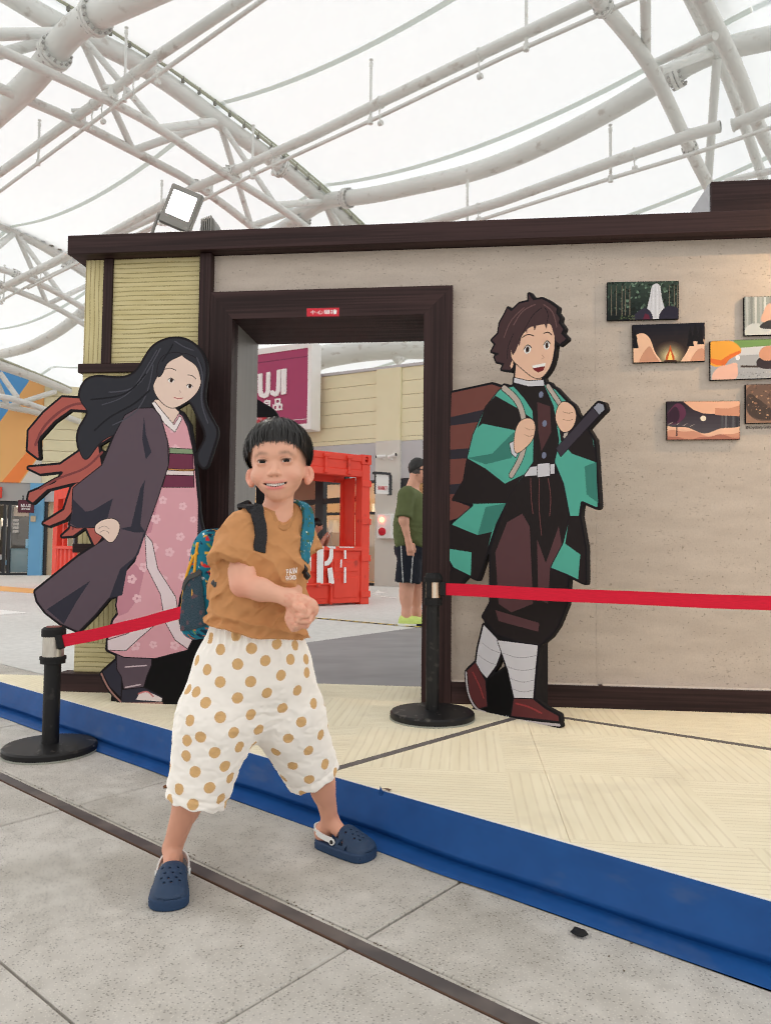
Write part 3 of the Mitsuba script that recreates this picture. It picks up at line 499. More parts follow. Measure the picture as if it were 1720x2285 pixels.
# ---------------------------------------------------------------- belt barriers
def barrier(x, y, z, H, lab, kind, R=.167, ang=0.0):
    t = thing('belt_stanchion', lab, 'stanchion')
    part(t, 'base', lathe([(0, 0), (R-.006, 0), (R, .004), (R, .020), (R-.006, .027), (R*.6, .031), (.05, .033), (0, .033)], 64, (x, y, z+.004)), 'black_paint', 30)
    part(t, 'base_ring', lathe([(R*.9, 0), (R+.0015, 0), (R+.0015, .006), (R*.9, .006)], 64, (x, y, z+.0005)), 'base_ring', 30)
    pr = .031 if kind == 'chrome' else .0265
    hz = z+H
    part(t, 'pole', lathe([(pr, .03), (pr, H-.12), (0, H-.12), (0, .03)], 32, (x, y, z)), 'black_paint', 30)
    if kind == 'chrome':
        part(t, 'collar', lathe([(.034, -.145), (.046, -.142), (.046, -.128), (.049, -.127), (.049, -.116), (.03, -.114), (.03, -.145), (.034, -.145)], 40, (x, y, hz)), 'black_rubber', 30)
        part(t, 'head_sleeve', lathe([(.028, -.115), (.0395, -.115), (.0395, -.038), (.028, -.038), (.028, -.115)], 40, (x, y, hz)), 'chrome_band', 30)
        k = part(t, 'cap', lathe([(.02, -.038), (.044, -.038), (.045, -.034), (.045, -.011), (.036, -.003), (.030, -.002), (.02, -.002), (.02, -.038)], 40, (x, y, hz)), 'black_rubber', 30)
        part(k, 'cap_disc', lathe([(0, -.006), (.0305, -.006), (.028, .0008), (0, .001), (0, -.006)], 32, (x, y, hz)), 'cap_red', 30)
    else:
        part(t, 'collar', lathe([(.026, -.130), (.037, -.128), (.038, -.100), (.035, -.098), (.026, -.098), (.026, -.130)], 12, (x, y, hz)), 'black_rubber')
        part(t, 'head_sleeve', lathe([(.02, -.099), (.0315, -.099), (.0315, -.036), (.02, -.036), (.02, -.099)], 32, (x, y, hz)), 'copper_band', 30)
        part(t, 'head_frame', cat(*[at(bx(-.012, .012, .022, .037, -.10, -.034, .003), frame((x, y, hz), (math.cos(g), math.sin(g), 0), (-math.sin(g), math.cos(g), 0))) for g in np.radians((-95, -10, 85, 150))]), 'black_rubber', label='black ribs around the head of the post')
        part(t, 'cap', lathe([(0, -.037), (.038, -.036), (.039, -.020), (.030, -.002), (.024, 0), (0, 0)], 10, (x, y, hz)), 'black_rubber')
    return t
M('base_ring', (.30, .31, .27), .6, .3); M('cap_red', (.20, .07, .06), .5, .4); M('copper_band', mikit.proc(lambda p, n, uv: mix((.50, .24, .10), (.68, .60, .50), smoothstep(.35, .65, noise(p.x*130, p.y*130, 0)))), .35, .5, .7)
barrier(-1.597, 2.763, 0, .485, 'black belt post with a silver head standing on the concrete at the left', 'chrome', .172)
barrier(-.126, 2.977, .13, .576, 'black belt post with a copper-coloured head on the straw floor beside the doorway', 'black')
hid = [(-.896,2.8,0.608)][0]
barrier(hid[0], hid[1], .13, hid[2]-.13+.075, 'black belt post on the straw floor hidden behind the boy', 'chrome', .15)
barrier(1.86, 2.28, .13, .576, 'black belt post on the straw floor beyond the right edge of the view', 'black')
def belt(lab, a, b, w, wa=None):
    t = thing('barrier_belt', lab, 'belt'); a, b = np.array(a, float), np.array(b, float)
    p = np.array([a+(b-a)*k+np.array((0, 0, -.010*4*k*(1-k)))+np.array((.0, .0, .0008*math.sin(k*23))) for k in np.linspace(0, 1, 40)])
    tw = np.array([(0.02*math.sin(k*5), -.03*math.sin(k*4+1), 1) for k in np.linspace(0, 1, 40)])
    part(t, 'webbing', ribbon(p, tw, w, .0018), 'red_belt', 40)
    d = (b-a)/np.linalg.norm(b-a); part(t, 'belt_clip', at(bx(-.02, .006, -.028, .028, -.010, .010, .004), frame(a, d, (0, 0, 1))), 'black_rubber')
aL = [(-1.547,2.735,0.431)][0]
belt('red barrier belt running from the silver-headed post towards the boy', aL, (hid[0], hid[1]-.03, hid[2]), .048)
aR = [(-.08,2.955,0.644)][0]
belt('red barrier belt stretched in front of the boy cutout to the right', aR, (1.83, 2.285, aR[2]), .0475)

# ---------------------------------------------------------------- printed boards (painter's order, cut so that every colour lies in one plane)
INK = {}
def ink(c):
    c = tuple(c)
    if c not in INK: INK[c] = M(f'ink_{len(INK)}', [v*.92 for v in rgb(c)], .6, .12)
    return INK[c]
def printed(t, layers, clip, mat, z0, z1, name='print'):
    """layers: [(colour, shapely shape)] back to front, clipped, laid side by side and extruded z0..z1 in the local frame mat"""
    done = None; out = []
    for col, g in reversed(layers):
        g = g.buffer(0).intersection(clip)
        if done is not None: g = g.difference(done)
        done = g if done is None else done.union(g)
        gs = [h for h in getattr(g, 'geoms', [g]) if h.geom_type == 'Polygon' and h.area > 3e-6]
        if gs: out.append((col, gs))
    for col, gs in reversed(out):
        for hs in ([[h] for h in gs] if len(gs) <= 4 else [gs]):
            m = cat(*[prism(h.simplify(.0004), z1-z0) for h in hs]); m.apply_translation((0, 0, z0)); part(t, name, at(m, mat), ink(col))
def poly(p): return Polygon(p).buffer(0)
def soft(p, k=.012): return Polygon(p).buffer(0).buffer(-k).buffer(2*k).buffer(-k)
def crv(p, n=5):
    p = np.array(list(p)+[p[0]], float)
    from scipy.interpolate import CubicSpline
    d = np.r_[0, np.cumsum(np.sqrt(np.linalg.norm(np.diff(p, axis=0), axis=1)))]
    return Polygon(CubicSpline(d, p, bc_type='periodic')(np.linspace(0, d[-1], n*(len(p)-1), endpoint=False))).buffer(0)
from shapely.geometry import LineString, Point
def ln(p, w, smooth=True):
    p = np.array(p, float)
    if smooth and len(p) > 2: p = spline(p, 6)
    return LineString(p).buffer(w/2)
def ell(c, rx, ry, rot=0): return affinity.rotate(affinity.scale(Point(*c).buffer(1, 24), rx, ry), rot, origin=c)
LINE = (34, 28, 34)
def drawn(layers, w=.0042):
    """every shape gets a dark outline"""
    out = []
    for col, g in layers: out += [(LINE, g.buffer(w/2)), (col, g.buffer(-w/2))]
    return out
SKIN1, SKIN2 = (229, 204, 190), (226, 178, 150)

# left board: a woman in a long dark coat over a pink robe, a rust scarf blowing behind
COAT, COAT2, HAIR, PINK, PALE, RUST, RUST2 = (93, 79, 89), (52, 51, 63), (49, 50, 57), (216, 160, 170), (226, 209, 213), (172, 92, 84), (128, 68, 68)
hair = crv([(-1.272,1.713),(-1.197,1.696),(-1.14,1.641),(-1.12,1.552),(-1.128,1.44),(-1.087,1.344),(-1.066,1.297),(-1.088,1.21),(-1.119,1.143),(-1.149,1.194),(-1.116,1.273),(-1.153,1.369),(-1.191,1.433),(-1.282,1.466),(-1.364,1.411),(-1.412,1.339),(-1.519,1.292),(-1.601,1.244),(-1.658,1.18),(-1.694,1.245),(-1.688,1.325),(-1.656,1.39),(-1.692,1.447),(-1.661,1.536),(-1.543,1.542),(-1.459,1.553),(-1.411,1.605),(-1.363,1.677)])
tail1 = soft([(-1.423,1.468),(-1.59,1.446),(-1.777,1.46),(-1.86,1.392),(-1.93,1.311),(-1.931,1.221),(-1.874,1.181),(-1.883,1.27),(-1.808,1.351),(-1.733,1.403),(-1.606,1.393),(-1.422,1.404)], .004)
tail2 = soft([(-1.537,1.34),(-1.651,1.244),(-1.776,1.16),(-1.937,1.147),(-1.868,1.116),(-1.758,1.128),(-1.798,1.079),(-1.916,1.035),(-1.923,1.003),(-1.897,0.987),(-1.831,1.047),(-1.714,1.075),(-1.605,1.087),(-1.581,1.148),(-1.601,1.244),(-1.519,1.292)], .004)
tail3 = soft([(-1.631,1.132),(-1.721,1.059),(-1.752,0.959),(-1.852,0.898),(-1.817,0.886),(-1.742,0.915),(-1.693,0.971),(-1.724,0.875),(-1.765,0.839),(-1.706,0.843),(-1.649,0.883),(-1.604,0.796),(-1.572,0.836),(-1.577,1.019)], .004)
coat = soft([(-1.355,1.407),(-1.43,1.405),(-1.483,1.376),(-1.527,1.292),(-1.582,1.156),(-1.713,1.055),(-1.714,0.947),(-1.724,0.891),(-1.69,0.879),(-1.598,0.882),(-1.532,0.886),(-1.49,0.888),(-1.571,0.824),(-1.678,0.756),(-1.875,0.6),(-1.861,0.555),(-1.821,0.508),(-1.752,0.461),(-1.667,0.428),(-1.595,0.5),(-1.531,0.576),(-1.473,0.593),(-1.46,0.711),(-1.416,0.759),(-1.374,0.862),(-1.32,1.02),(-1.279,1.155),(-1.285,1.258),(-1.321,1.37)], .008)
coatr = soft([(-1.236,1.402),(-1.189,1.329),(-1.168,1.21),(-1.153,1.02),(-1.13,0.903),(-1.105,0.817),(-1.143,0.785),(-1.15,0.981),(-1.178,1.21),(-1.222,1.346)], .004)
f1 = poly([(-1.519,1.093),(-1.523,1.012),(-1.617,0.957),(-1.651,0.951),(-1.716,1.011),(-1.71,0.951),(-1.72,0.899),(-1.69,0.883),(-1.523,0.886),(-1.549,0.924),(-1.527,1.012)]); f2 = poly([(-1.62,0.649),(-1.739,0.572),(-1.815,0.522),(-1.735,0.46),(-1.68,0.558)]); f3 = poly([(-1.373,1.203),(-1.38,1.099),(-1.404,1.052),(-1.441,0.888),(-1.49,0.877),(-1.423,0.861),(-1.382,0.862),(-1.416,0.759),(-1.485,0.703),(-1.531,0.576),(-1.473,0.589),(-1.452,0.711),(-1.404,0.767),(-1.374,0.862),(-1.399,0.893),(-1.387,1.052)])
f4 = poly([(-1.396,1.371),(-1.385,1.291),(-1.358,1.211),(-1.382,1.179),(-1.401,1.267)])
def blossoms(region, n, seed, r0):
    r = random.Random(seed); a, b, c, d = region.bounds; out = []; cs = []
    while len(cs) < n:
        p = (r.uniform(a, c), r.uniform(b, d))
        if region.contains(Point(*p)) and all(math.hypot(p[0]-q[0], p[1]-q[1]) > r0*3.6 for q in cs): cs.append(p)
        if r.random() < .0004: break
    for p in cs:
        a0 = r.uniform(0, 6.28); k = r0*r.uniform(.7, 1.2); out.append(unary_union([ell((p[0]+k*.62*math.cos(a0+i*1.2566), p[1]+k*.62*math.sin(a0+i*1.2566)), k*.42, k*.36) for i in range(5)]).difference(ell(p, k*.16, k*.16)))
    return out
robe = soft([(-1.364,1.429),(-1.321,1.37),(-1.281,1.242),(-1.279,1.155),(-1.32,1.02),(-1.382,0.862),(-1.42,0.735),(-1.48,0.671),(-1.497,0.545),(-1.484,0.514),(-1.511,0.482),(-1.534,0.395),(-1.536,0.352),(-1.457,0.323),(-1.318,0.321),(-1.174,0.361),(-1.151,0.412),(-1.229,0.457),(-1.215,0.581),(-1.14,0.801),(-1.141,0.981),(-1.168,1.21),(-1.197,1.321),(-1.222,1.37),(-1.281,1.41)], .008)
lin = soft([(-1.378,0.858),(-1.344,0.822),(-1.316,0.705),(-1.232,0.585),(-1.213,0.472),(-1.155,0.404),(-1.174,0.365),(-1.231,0.402),(-1.278,0.479),(-1.301,0.595),(-1.366,0.712)], .003); hem = soft([(-1.534,0.395),(-1.444,0.425),(-1.372,0.477),(-1.306,0.478),(-1.386,0.41),(-1.45,0.351),(-1.532,0.352)], .003)
obi = poly([(-1.276,1.207),(-1.171,1.204),(-1.162,1.058),(-1.305,1.058),(-1.279,1.155)]); obi2 = poly([(-1.277,1.23),(-1.173,1.224),(-1.169,1.202),(-1.276,1.206)]); obi3 = poly([(-1.286,1.133),(-1.166,1.129),(-1.165,1.109),(-1.294,1.112)]); cord = ln([(-1.278,1.137),(-1.217,1.133),(-1.165,1.134)], .007)
pk2 = poly([(-1.42,0.727),(-1.377,0.688),(-1.399,0.578),(-1.446,0.515),(-1.487,0.498),(-1.497,0.545),(-1.48,0.671)]); pk3 = poly([(-1.312,1.012),(-1.326,0.98),(-1.349,0.862),(-1.374,0.854),(-1.32,1.016)])
leg1 = soft([(-1.491,0.334),(-1.336,0.36),(-1.332,0.295),(-1.353,0.244),(-1.364,0.201),(-1.388,0.181),(-1.453,0.179),(-1.467,0.241),(-1.489,0.272)], .006); leg0 = soft([(-1.427,0.406),(-1.314,0.47),(-1.261,0.437),(-1.288,0.393),(-1.352,0.368),(-1.442,0.351)], .004); bt0 = soft([(-1.554,0.258),(-1.49,0.314),(-1.465,0.241),(-1.465,0.148),(-1.519,0.197)], .005); bt1 = soft([(-1.463,0.185),(-1.364,0.198),(-1.315,0.176),(-1.28,0.158),(-1.281,0.137),(-1.465,0.128)], .004)
so0 = ln([(-1.557,0.25),(-1.519,0.185),(-1.467,0.134)], .008); sock = poly([(-1.384,0.17),(-1.355,0.182),(-1.314,0.168),(-1.282,0.154),(-1.285,0.14),(-1.399,0.144)]); so1 = ln([(-1.465,0.126),(-1.281,0.134)], .008); tie1, tie2 = ln([(-1.45,0.282),(-1.356,0.291)], .006), ln([(-1.446,0.195),(-1.381,0.209)], .006)
block = poly([(-1.553,0.231),(-1.468,0.121),(-1.124,0.13),(-1.096,0.475),(-1.281,0.424),(-1.424,0.312)])
face = crv([(-1.336,1.555),(-1.319,1.612),(-1.27,1.637),(-1.212,1.634),(-1.158,1.607),(-1.14,1.556),(-1.145,1.5),(-1.175,1.453),(-1.224,1.419),(-1.273,1.404),(-1.323,1.435),(-1.351,1.475),(-1.356,1.511)]); neck = poly([(-1.348,1.443),(-1.331,1.443),(-1.256,1.406),(-1.235,1.386),(-1.263,1.338),(-1.305,1.37),(-1.364,1.423)])
hand = crv([(-1.605,0.888),(-1.574,0.914),(-1.524,0.921),(-1.495,0.9),(-1.499,0.853),(-1.533,0.816),(-1.572,0.843),(-1.601,0.86)])
collar = poly([(-1.364,1.429),(-1.348,1.433),(-1.305,1.382),(-1.258,1.33),(-1.235,1.37),(-1.222,1.358),(-1.254,1.298),(-1.304,1.338)])
fr1 = crv([(-1.336,1.543),(-1.336,1.604),(-1.287,1.647),(-1.229,1.642),(-1.253,1.627),(-1.298,1.599),(-1.318,1.555)]); fr2 = crv([(-1.229,1.644),(-1.163,1.621),(-1.135,1.56),(-1.137,1.496),(-1.149,1.553),(-1.179,1.601),(-1.221,1.628)])
eyes = []
for (c, e) in zip([(-1.277,1.526),(-1.193,1.499)], ((.013, .0095, -14), (.012, .009, -14))):
    eyes += [((244, 240, 238), ell(c, *e)), ((70, 52, 48), ell((c[0]+.0015, c[1]), e[1]*.78, e[1]*.95)), ((20, 16, 18), ell((c[0]+.0015, c[1]), e[1]*.4, e[1]*.5)), ((20, 16, 18), ln([(c[0]-e[0]*1.15, c[1]+.002), (c[0]-.002, c[1]+e[1]*1.1), (c[0]+e[0]*1.15, c[1]-.001)], .0032))]
eyes += [((40, 32, 34), ln([(-1.31,1.575),(-1.281,1.58),(-1.256,1.57)], .003)), ((40, 32, 34), ln([(-1.202,1.549),(-1.182,1.545),(-1.165,1.53)], .003)), ((150, 110, 104), ln([(-1.238,1.482),(-1.232,1.474),(-1.238,1.469)], .0018)), ((176, 84, 88), ln([(-1.262,1.452),(-1.242,1.445),(-1.223,1.448)], .0036))]
strands = [((76, 76, 86), ln(p, w)) for p, w in (([(-1.329,1.668),(-1.377,1.58),(-1.441,1.501),(-1.558,1.478)], .006), ([(-1.345,1.661),(-1.401,1.565),(-1.474,1.469),(-1.59,1.422)], .004), ([(-1.163,1.625),(-1.137,1.552),(-1.138,1.44),(-1.107,1.337)], .006), ([(-1.264,1.699),(-1.222,1.674),(-1.18,1.657)], .005), ([(-1.36,1.596),(-1.382,1.484),(-1.438,1.388),(-1.537,1.332)], .005))]
gap = [((32, 32, 38), ln(p, w)) for p, w in (([(-1.393,1.556),(-1.474,1.477),(-1.59,1.45),(-1.641,1.446)], .007), ([(-1.374,1.483),(-1.439,1.428),(-1.554,1.365),(-1.62,1.309)], .008), ([(-1.272,1.687),(-1.287,1.659),(-1.319,1.612)], .006))]
lay1 = drawn([(RUST, tail1), (RUST, tail3), (RUST, tail2)])+[(RUST2, ln([(-1.59,1.422),(-1.725,1.423),(-1.808,1.375),(-1.866,1.311),(-1.894,1.246)], .012)), (RUST2, ln([(-1.583,1.212),(-1.665,1.14),(-1.774,1.1),(-1.865,1.051)], .010)), (RUST2, ln([(-1.644,1.019),(-1.684,0.955),(-1.707,0.875)], .010))]
lay1 += [((14, 13, 15), block)]+drawn([(COAT2, bt0), (COAT2, leg0), (COAT, leg1), (COAT2, bt1)])+[((196, 178, 186), tie1), ((196, 178, 186), tie2), ((158, 118, 112), so0), ((226, 214, 214), sock), ((200, 120, 122), ln([(-1.388,0.17),(-1.347,0.179),(-1.322,0.16)], .006)), ((158, 118, 112), so1)]
lay1 += drawn([(HAIR, hair), (COAT2, coatr), (PINK, robe)])+[((196, 136, 150), pk2), ((196, 136, 150), pk3)]+[((232, 190, 198), g) for g in blossoms(robe.buffer(-.02), 46, 3, .020)]+drawn([(PALE, lin), (PALE, hem), ((112, 54, 76), obi), ((132, 150, 120), obi2), ((222, 206, 206), obi3), ((196, 140, 84), cord)], .003)+drawn([(SKIN1, neck), ((236, 226, 226), collar)], .003)
lay1 += drawn([(COAT, coat)])+[(COAT2, f1), (COAT2, f2), (COAT2, f3), (COAT2, f4)]+drawn([(SKIN1, hand)], .003)+[((120, 96, 92), ln([(-1.59,0.876),(-1.561,0.888),(-1.54,0.876)], .0018)), ((120, 96, 92), ln([(-1.585,0.86),(-1.556,0.868),(-1.539,0.856)], .0018))]
lay1 += drawn([(SKIN1, face)], .003)+eyes+drawn([(HAIR, fr1), (HAIR, fr2)], .003)+strands+gap
def board(lab, name_cat, layers, mat, th, extra=()):
    t = thing('cutout_board', lab, name_cat); sil = unary_union([g for _, g in layers]+list(extra)).buffer(.009).buffer(-.003).simplify(.0006)
    sil = unary_union([Polygon(h.exterior, [r for r in h.interiors if Polygon(r).area > 8e-4]) for h in getattr(sil, 'geoms', [sil])])
    m = prism(sil, th); m.apply_translation((0, 0, -th)); part(t, 'panel', at(m, mat), 'board_black', 20)
    printed(t, layers, sil, mat, .0003, .0009); return t
M('board_black', (.008, .007, .009), .6, .15)
c1 = board('flat cutout board of a long-haired woman in dark coat and pink robe', 'cutout board', lay1, frame((0, 3.08, 0), (1, 0, 0), (0, 0, 1)), .018)
part(c1, 'stay', bx(-1.34, -1.30, 3.10, 3.265, .13, .60), 'board_black'); part(c1, 'stay', bx(-1.52, -1.49, 3.10, 3.26, .13, .16), 'board_black')

# right board: a boy with a teal and black jacket and a brown pack
TEAL, TEAL2, BLK, MAR, BRN, WHT, SKN = (86, 172, 154), (62, 128, 116), (38, 32, 33), (92, 62, 66), (118, 72, 66), (208, 206, 212), (232, 190, 164)
pack = soft([(-.333,1.497),(-.099,1.498),(-.018,1.463),(-.134,1.407),(-.193,1.286),(-.235,1.178),(-.254,1.105),(-.304,1.014),(-.216,0.987),(-.246,0.947),(-.348,0.923),(-.344,1.225)], .006)
pk = [poly(q) for q in ([(-.337,1.387),(-.145,1.395),(-.172,1.346),(-.337,1.349)], [(-.341,1.242),(-.223,1.238),(-.239,1.195),(-.341,1.2)], [(-.345,1.088),(-.26,1.087),(-.272,1.045),(-.345,1.044)])]
jl = soft([(-.058,1.469),(0.015,1.471),(0.069,1.414),(0.112,1.356),(0.117,1.269),(0.114,1.15),(0.07,1.102),(-.004,1.028),(-.068,0.924),(-.125,0.791),(-.176,0.675),(-.314,0.721),(-.409,0.838),(-.316,0.92),(-.192,0.996),(-.329,1.017),(-.26,1.101),(-.242,1.183),(-.205,1.296),(-.134,1.407)], .006)
jr = soft([(0.159,1.461),(0.219,1.426),(0.292,1.348),(0.348,1.268),(0.389,1.207),(0.4,1.047),(0.405,0.956),(0.333,0.986),(0.324,0.931),(0.348,0.811),(0.349,0.68),(0.271,0.71),(0.193,0.734),(0.252,0.829),(0.283,0.932),(0.255,1.056),(0.214,1.142),(0.234,1.223),(0.209,1.36)], .006)
bands = [poly(q) for q in ([(-.134,1.407),(-.081,1.445),(0.037,1.375),(0.112,1.322),(0.112,1.261),(0.015,1.29),(-.151,1.336),(-.179,1.321)], [(-.239,1.197),(-.133,1.143),(-.029,1.073),(0.07,1.106),(-.006,1.028),(-.023,0.993),(-.192,0.996),(-.329,1.017),(-.26,1.101)], [(-.328,0.911),(-.176,0.863),(-.097,0.876),(-.125,0.791),(-.176,0.675),(-.214,0.689),(-.209,0.79),(-.367,0.807),(-.409,0.838)], [(0.292,1.348),(0.348,1.268),(0.385,1.208),(0.395,1.127),(0.292,1.168),(0.243,1.222),(0.234,1.29)], [(0.324,0.931),(0.348,0.811),(0.349,0.68),(0.318,0.691),(0.328,0.787),(0.262,0.827),(0.281,0.932)])]
fold = [(TEAL2, poly(q)) for q in ([(0.015,1.281),(0.059,1.241),(0.004,1.176),(-.133,1.161),(-.236,1.197),(-.098,1.203)], [(-.132,0.98),(-.023,0.993),(-.097,0.876),(-.176,0.863)], [(0.348,1.115),(0.398,1.127),(0.4,1.047),(0.405,0.976),(0.356,1.01)])]
uni = soft([(0.02,1.474),(0.164,1.447),(0.226,1.349),(0.234,1.223),(0.216,1.125),(0.075,1.101),(0.117,1.167),(0.117,1.321)], .004)
tro = soft([(0.075,1.106),(0.243,1.094),(0.281,0.932),(0.254,0.827),(0.193,0.734),(0.273,0.706),(0.266,0.6),(0.227,0.517),(0.193,0.473),(0.142,0.433),(0.059,0.433),(-.072,0.457),(-.148,0.521),(-.105,0.582),(-.106,0.8),(-.006,1.028)], .006)
trs = [poly(q) for q in ([(0.059,0.947),(0.096,0.895),(0.112,0.591),(0.005,0.55),(-.061,0.58),(-.079,0.791),(-.017,0.914)], [(0.132,0.844),(0.173,0.752),(0.233,0.893),(0.247,0.819),(0.193,0.734),(0.183,0.595),(0.137,0.609)], [(-.078,0.553),(0.142,0.518),(0.137,0.484),(-.061,0.51)])]
lines_ = [((122, 72, 74), ln(q, .003)) for q in ([(0.101,1.087),(0.103,1.014),(0.112,0.945)], [(0.143,1.084),(0.141,0.978),(0.153,0.86)], [(0.184,1.081),(0.196,1.01),(0.191,0.935)])]
blt = poly([(0.072,1.132),(0.216,1.137),(0.216,1.096),(0.07,1.095)]); bkl = poly([(0.133,1.142),(0.192,1.142),(0.194,1.089),(0.133,1.087)])
st1 = ln([(-.035,1.47),(0.037,1.401),(0.069,1.31),(0.059,1.189),(0.004,1.106)], .026); st2 = ln([(0.184,1.444),(0.234,1.373),(0.273,1.285),(0.263,1.237)], .020)
h1 = crv([(0.017,1.245),(0.042,1.317),(0.091,1.329),(0.12,1.308),(0.117,1.252),(0.08,1.213),(0.028,1.194)]); h2 = crv([(0.218,1.317),(0.244,1.37),(0.29,1.357),(0.313,1.313),(0.292,1.262),(0.253,1.254),(0.229,1.282)])
cuff = poly([(-.007,1.239),(0.021,1.245),(0.037,1.191),(0.026,1.175),(0.004,1.194)])
umb = poly([(0.22,1.195),(0.403,1.346),(0.428,1.339),(0.435,1.319),(0.243,1.16)]); umb2 = poly([(0.385,1.331),(0.407,1.347),(0.43,1.336),(0.434,1.316),(0.41,1.3)])
tip = poly([(-.314,0.719),(-.233,0.693),(-.314,0.621),(-.391,0.617)])
g0 = soft([(-.142,0.491),(-.033,0.413),(-.072,0.326),(-.123,0.267),(-.186,0.312),(-.174,0.385)], .004); g1 = soft([(-.07,0.433),(0.137,0.433),(0.126,0.342),(0.114,0.22),(0.019,0.205),(-.014,0.316)], .004)
gl = [((150, 146, 156), ln(q, .0022)) for q in ([(-.038,0.382),(0.038,0.373),(0.132,0.392)], [(-.022,0.332),(0.049,0.324),(0.124,0.34)], [(-.005,0.287),(0.059,0.279),(0.12,0.296)], [(0.006,0.246),(0.059,0.241),(0.116,0.256)], [(-.153,0.414),(-.106,0.392),(-.05,0.381)], [(-.167,0.359),(-.118,0.338),(-.072,0.33)])]
s0_ = soft([(-.234,0.288),(-.186,0.328),(-.129,0.257),(-.119,0.153),(-.17,0.136),(-.218,0.182)], .005); s1_ = soft([(0.017,0.209),(0.112,0.222),(0.172,0.193),(0.231,0.177),(0.235,0.155),(0.002,0.135)], .005)
sl0 = ln([(-.238,0.278),(-.221,0.186),(-.173,0.134),(-.129,0.129)], .009); sl1 = ln([(0.004,0.124),(0.132,0.132),(0.233,0.142)], .010)
blk2 = poly([(-.199,0.124),(0.006,0.121),(0.017,0.213),(-.022,0.328),(-.129,0.257)])
hr = soft([(0.091,1.804),(0.089,1.838),(0.114,1.803),(0.154,1.799),(0.185,1.779),(0.227,1.743),(0.223,1.725),(0.24,1.701),(0.235,1.684),(0.256,1.654),(0.246,1.639),(0.27,1.613),(0.239,1.598),(0.213,1.621),(0.195,1.684),(0.154,1.721),(0.096,1.734),(0.037,1.697),(0.017,1.648),(0.009,1.583),(-.005,1.559),(0.004,1.536),(-.05,1.551),(-.036,1.573),(-.076,1.588),(-.087,1.612),(-.062,1.619),(-.104,1.637),(-.082,1.664),(-.102,1.686),(-.067,1.706),(-.059,1.75),(-.036,1.776),(-.017,1.803),(0.003,1.785),(0.042,1.807)], .0015)
fc = crv([(0.026,1.677),(0.091,1.728),(0.154,1.719),(0.203,1.678),(0.217,1.612),(0.206,1.542),(0.184,1.503),(0.143,1.48),(0.091,1.505),(0.031,1.556),(0.001,1.598)]); nk = poly([(0.026,1.562),(0.091,1.506),(0.154,1.483),(0.159,1.461),(0.091,1.472),(0.02,1.492)]); cl_ = soft([(0.017,1.506),(0.091,1.48),(0.164,1.473),(0.169,1.446),(0.091,1.456),(0.015,1.484)], .003)
fr = crv([(0.015,1.689),(0.069,1.734),(0.154,1.726),(0.21,1.685),(0.184,1.691),(0.138,1.695),(0.091,1.694),(0.053,1.663),(0.026,1.615),(0.009,1.601)])
ear = ell([(-.002,1.567)][0], .016, .024, 10)
ey = []
for (c, e) in zip([(0.085,1.608),(0.179,1.606)], ((.017, .017), (.014, .017))):
    ey += [((244, 240, 238), ell(c, *e)), ((84, 62, 52), ell(c, e[0]*.55, e[1]*.75)), ((20, 16, 18), ell(c, e[0]*.3, e[1]*.45)), ((30, 22, 24), ln([(c[0]-e[0]*1.1, c[1]+.004), (c[0], c[1]+e[1]*1.05), (c[0]+e[0]*1.1, c[1]+.004)], .004))]
ey += [((60, 40, 40), ln([(0.058,1.662),(0.085,1.669),(0.117,1.656)], .004)), ((60, 40, 40), ln([(0.164,1.657),(0.184,1.657),(0.203,1.642)], .004)), ((170, 120, 104), ln([(0.154,1.573),(0.164,1.558),(0.154,1.556)], .0022)), ((120, 40, 44), poly([(0.107,1.538),(0.174,1.537),(0.164,1.511),(0.138,1.505),(0.117,1.519)])), ((240, 238, 236), poly([(0.107,1.538),(0.174,1.537),(0.17,1.525),(0.114,1.527)]))]
hl = [((112, 82, 82), ln(q, .005)) for q in ([(0.069,1.783),(0.003,1.745),(-.036,1.681)], [(0.123,1.783),(0.058,1.768),(0.015,1.724)], [(0.164,1.773),(0.205,1.733),(0.225,1.669)])]
lay2 = drawn([(BRN, pack)])+[((52, 48, 56), g) for g in pk]+drawn([(BLK, tip)])+[((14, 13, 15), blk2)]+drawn([(WHT, g0), (WHT, g1)])+gl+drawn([((98, 50, 52), s0_), ((98, 50, 52), s1_)])+[((190, 182, 186), sl0), ((190, 182, 186), sl1), ((148, 60, 62), ln([(0.028,0.19),(0.091,0.187),(0.152,0.173)], .007)), ((148, 60, 62), ln([(-.2,0.283),(-.164,0.234),(-.14,0.185)], .007))]
lay2 += drawn([(BLK, tro)])+[(MAR, g) for g in trs]+lines_+drawn([(BLK, uni)])+[((82, 54, 56), poly([(0.133,1.388),(0.194,1.362),(0.199,1.26),(0.153,1.189),(0.138,1.267)]))]+drawn([(WHT, blt), (WHT, bkl)], .003)+drawn([(TEAL, jl), (TEAL, jr)])+[(BLK, g) for g in bands]+fold+drawn([((186, 174, 164), st1), ((186, 174, 164), st2)], .003)
lay2 += drawn([(WHT, cuff), ((64, 58, 68), umb), ((150, 152, 164), umb2), (SKN, h1), (SKN, h2)], .003)+[((150, 104, 88), ln(q, .002)) for q in ([(0.075,1.292),(0.101,1.28),(0.116,1.282)], [(0.069,1.266),(0.096,1.255),(0.114,1.257)], [(0.253,1.333),(0.278,1.324),(0.297,1.325)], [(0.253,1.304),(0.278,1.296),(0.297,1.298)])]
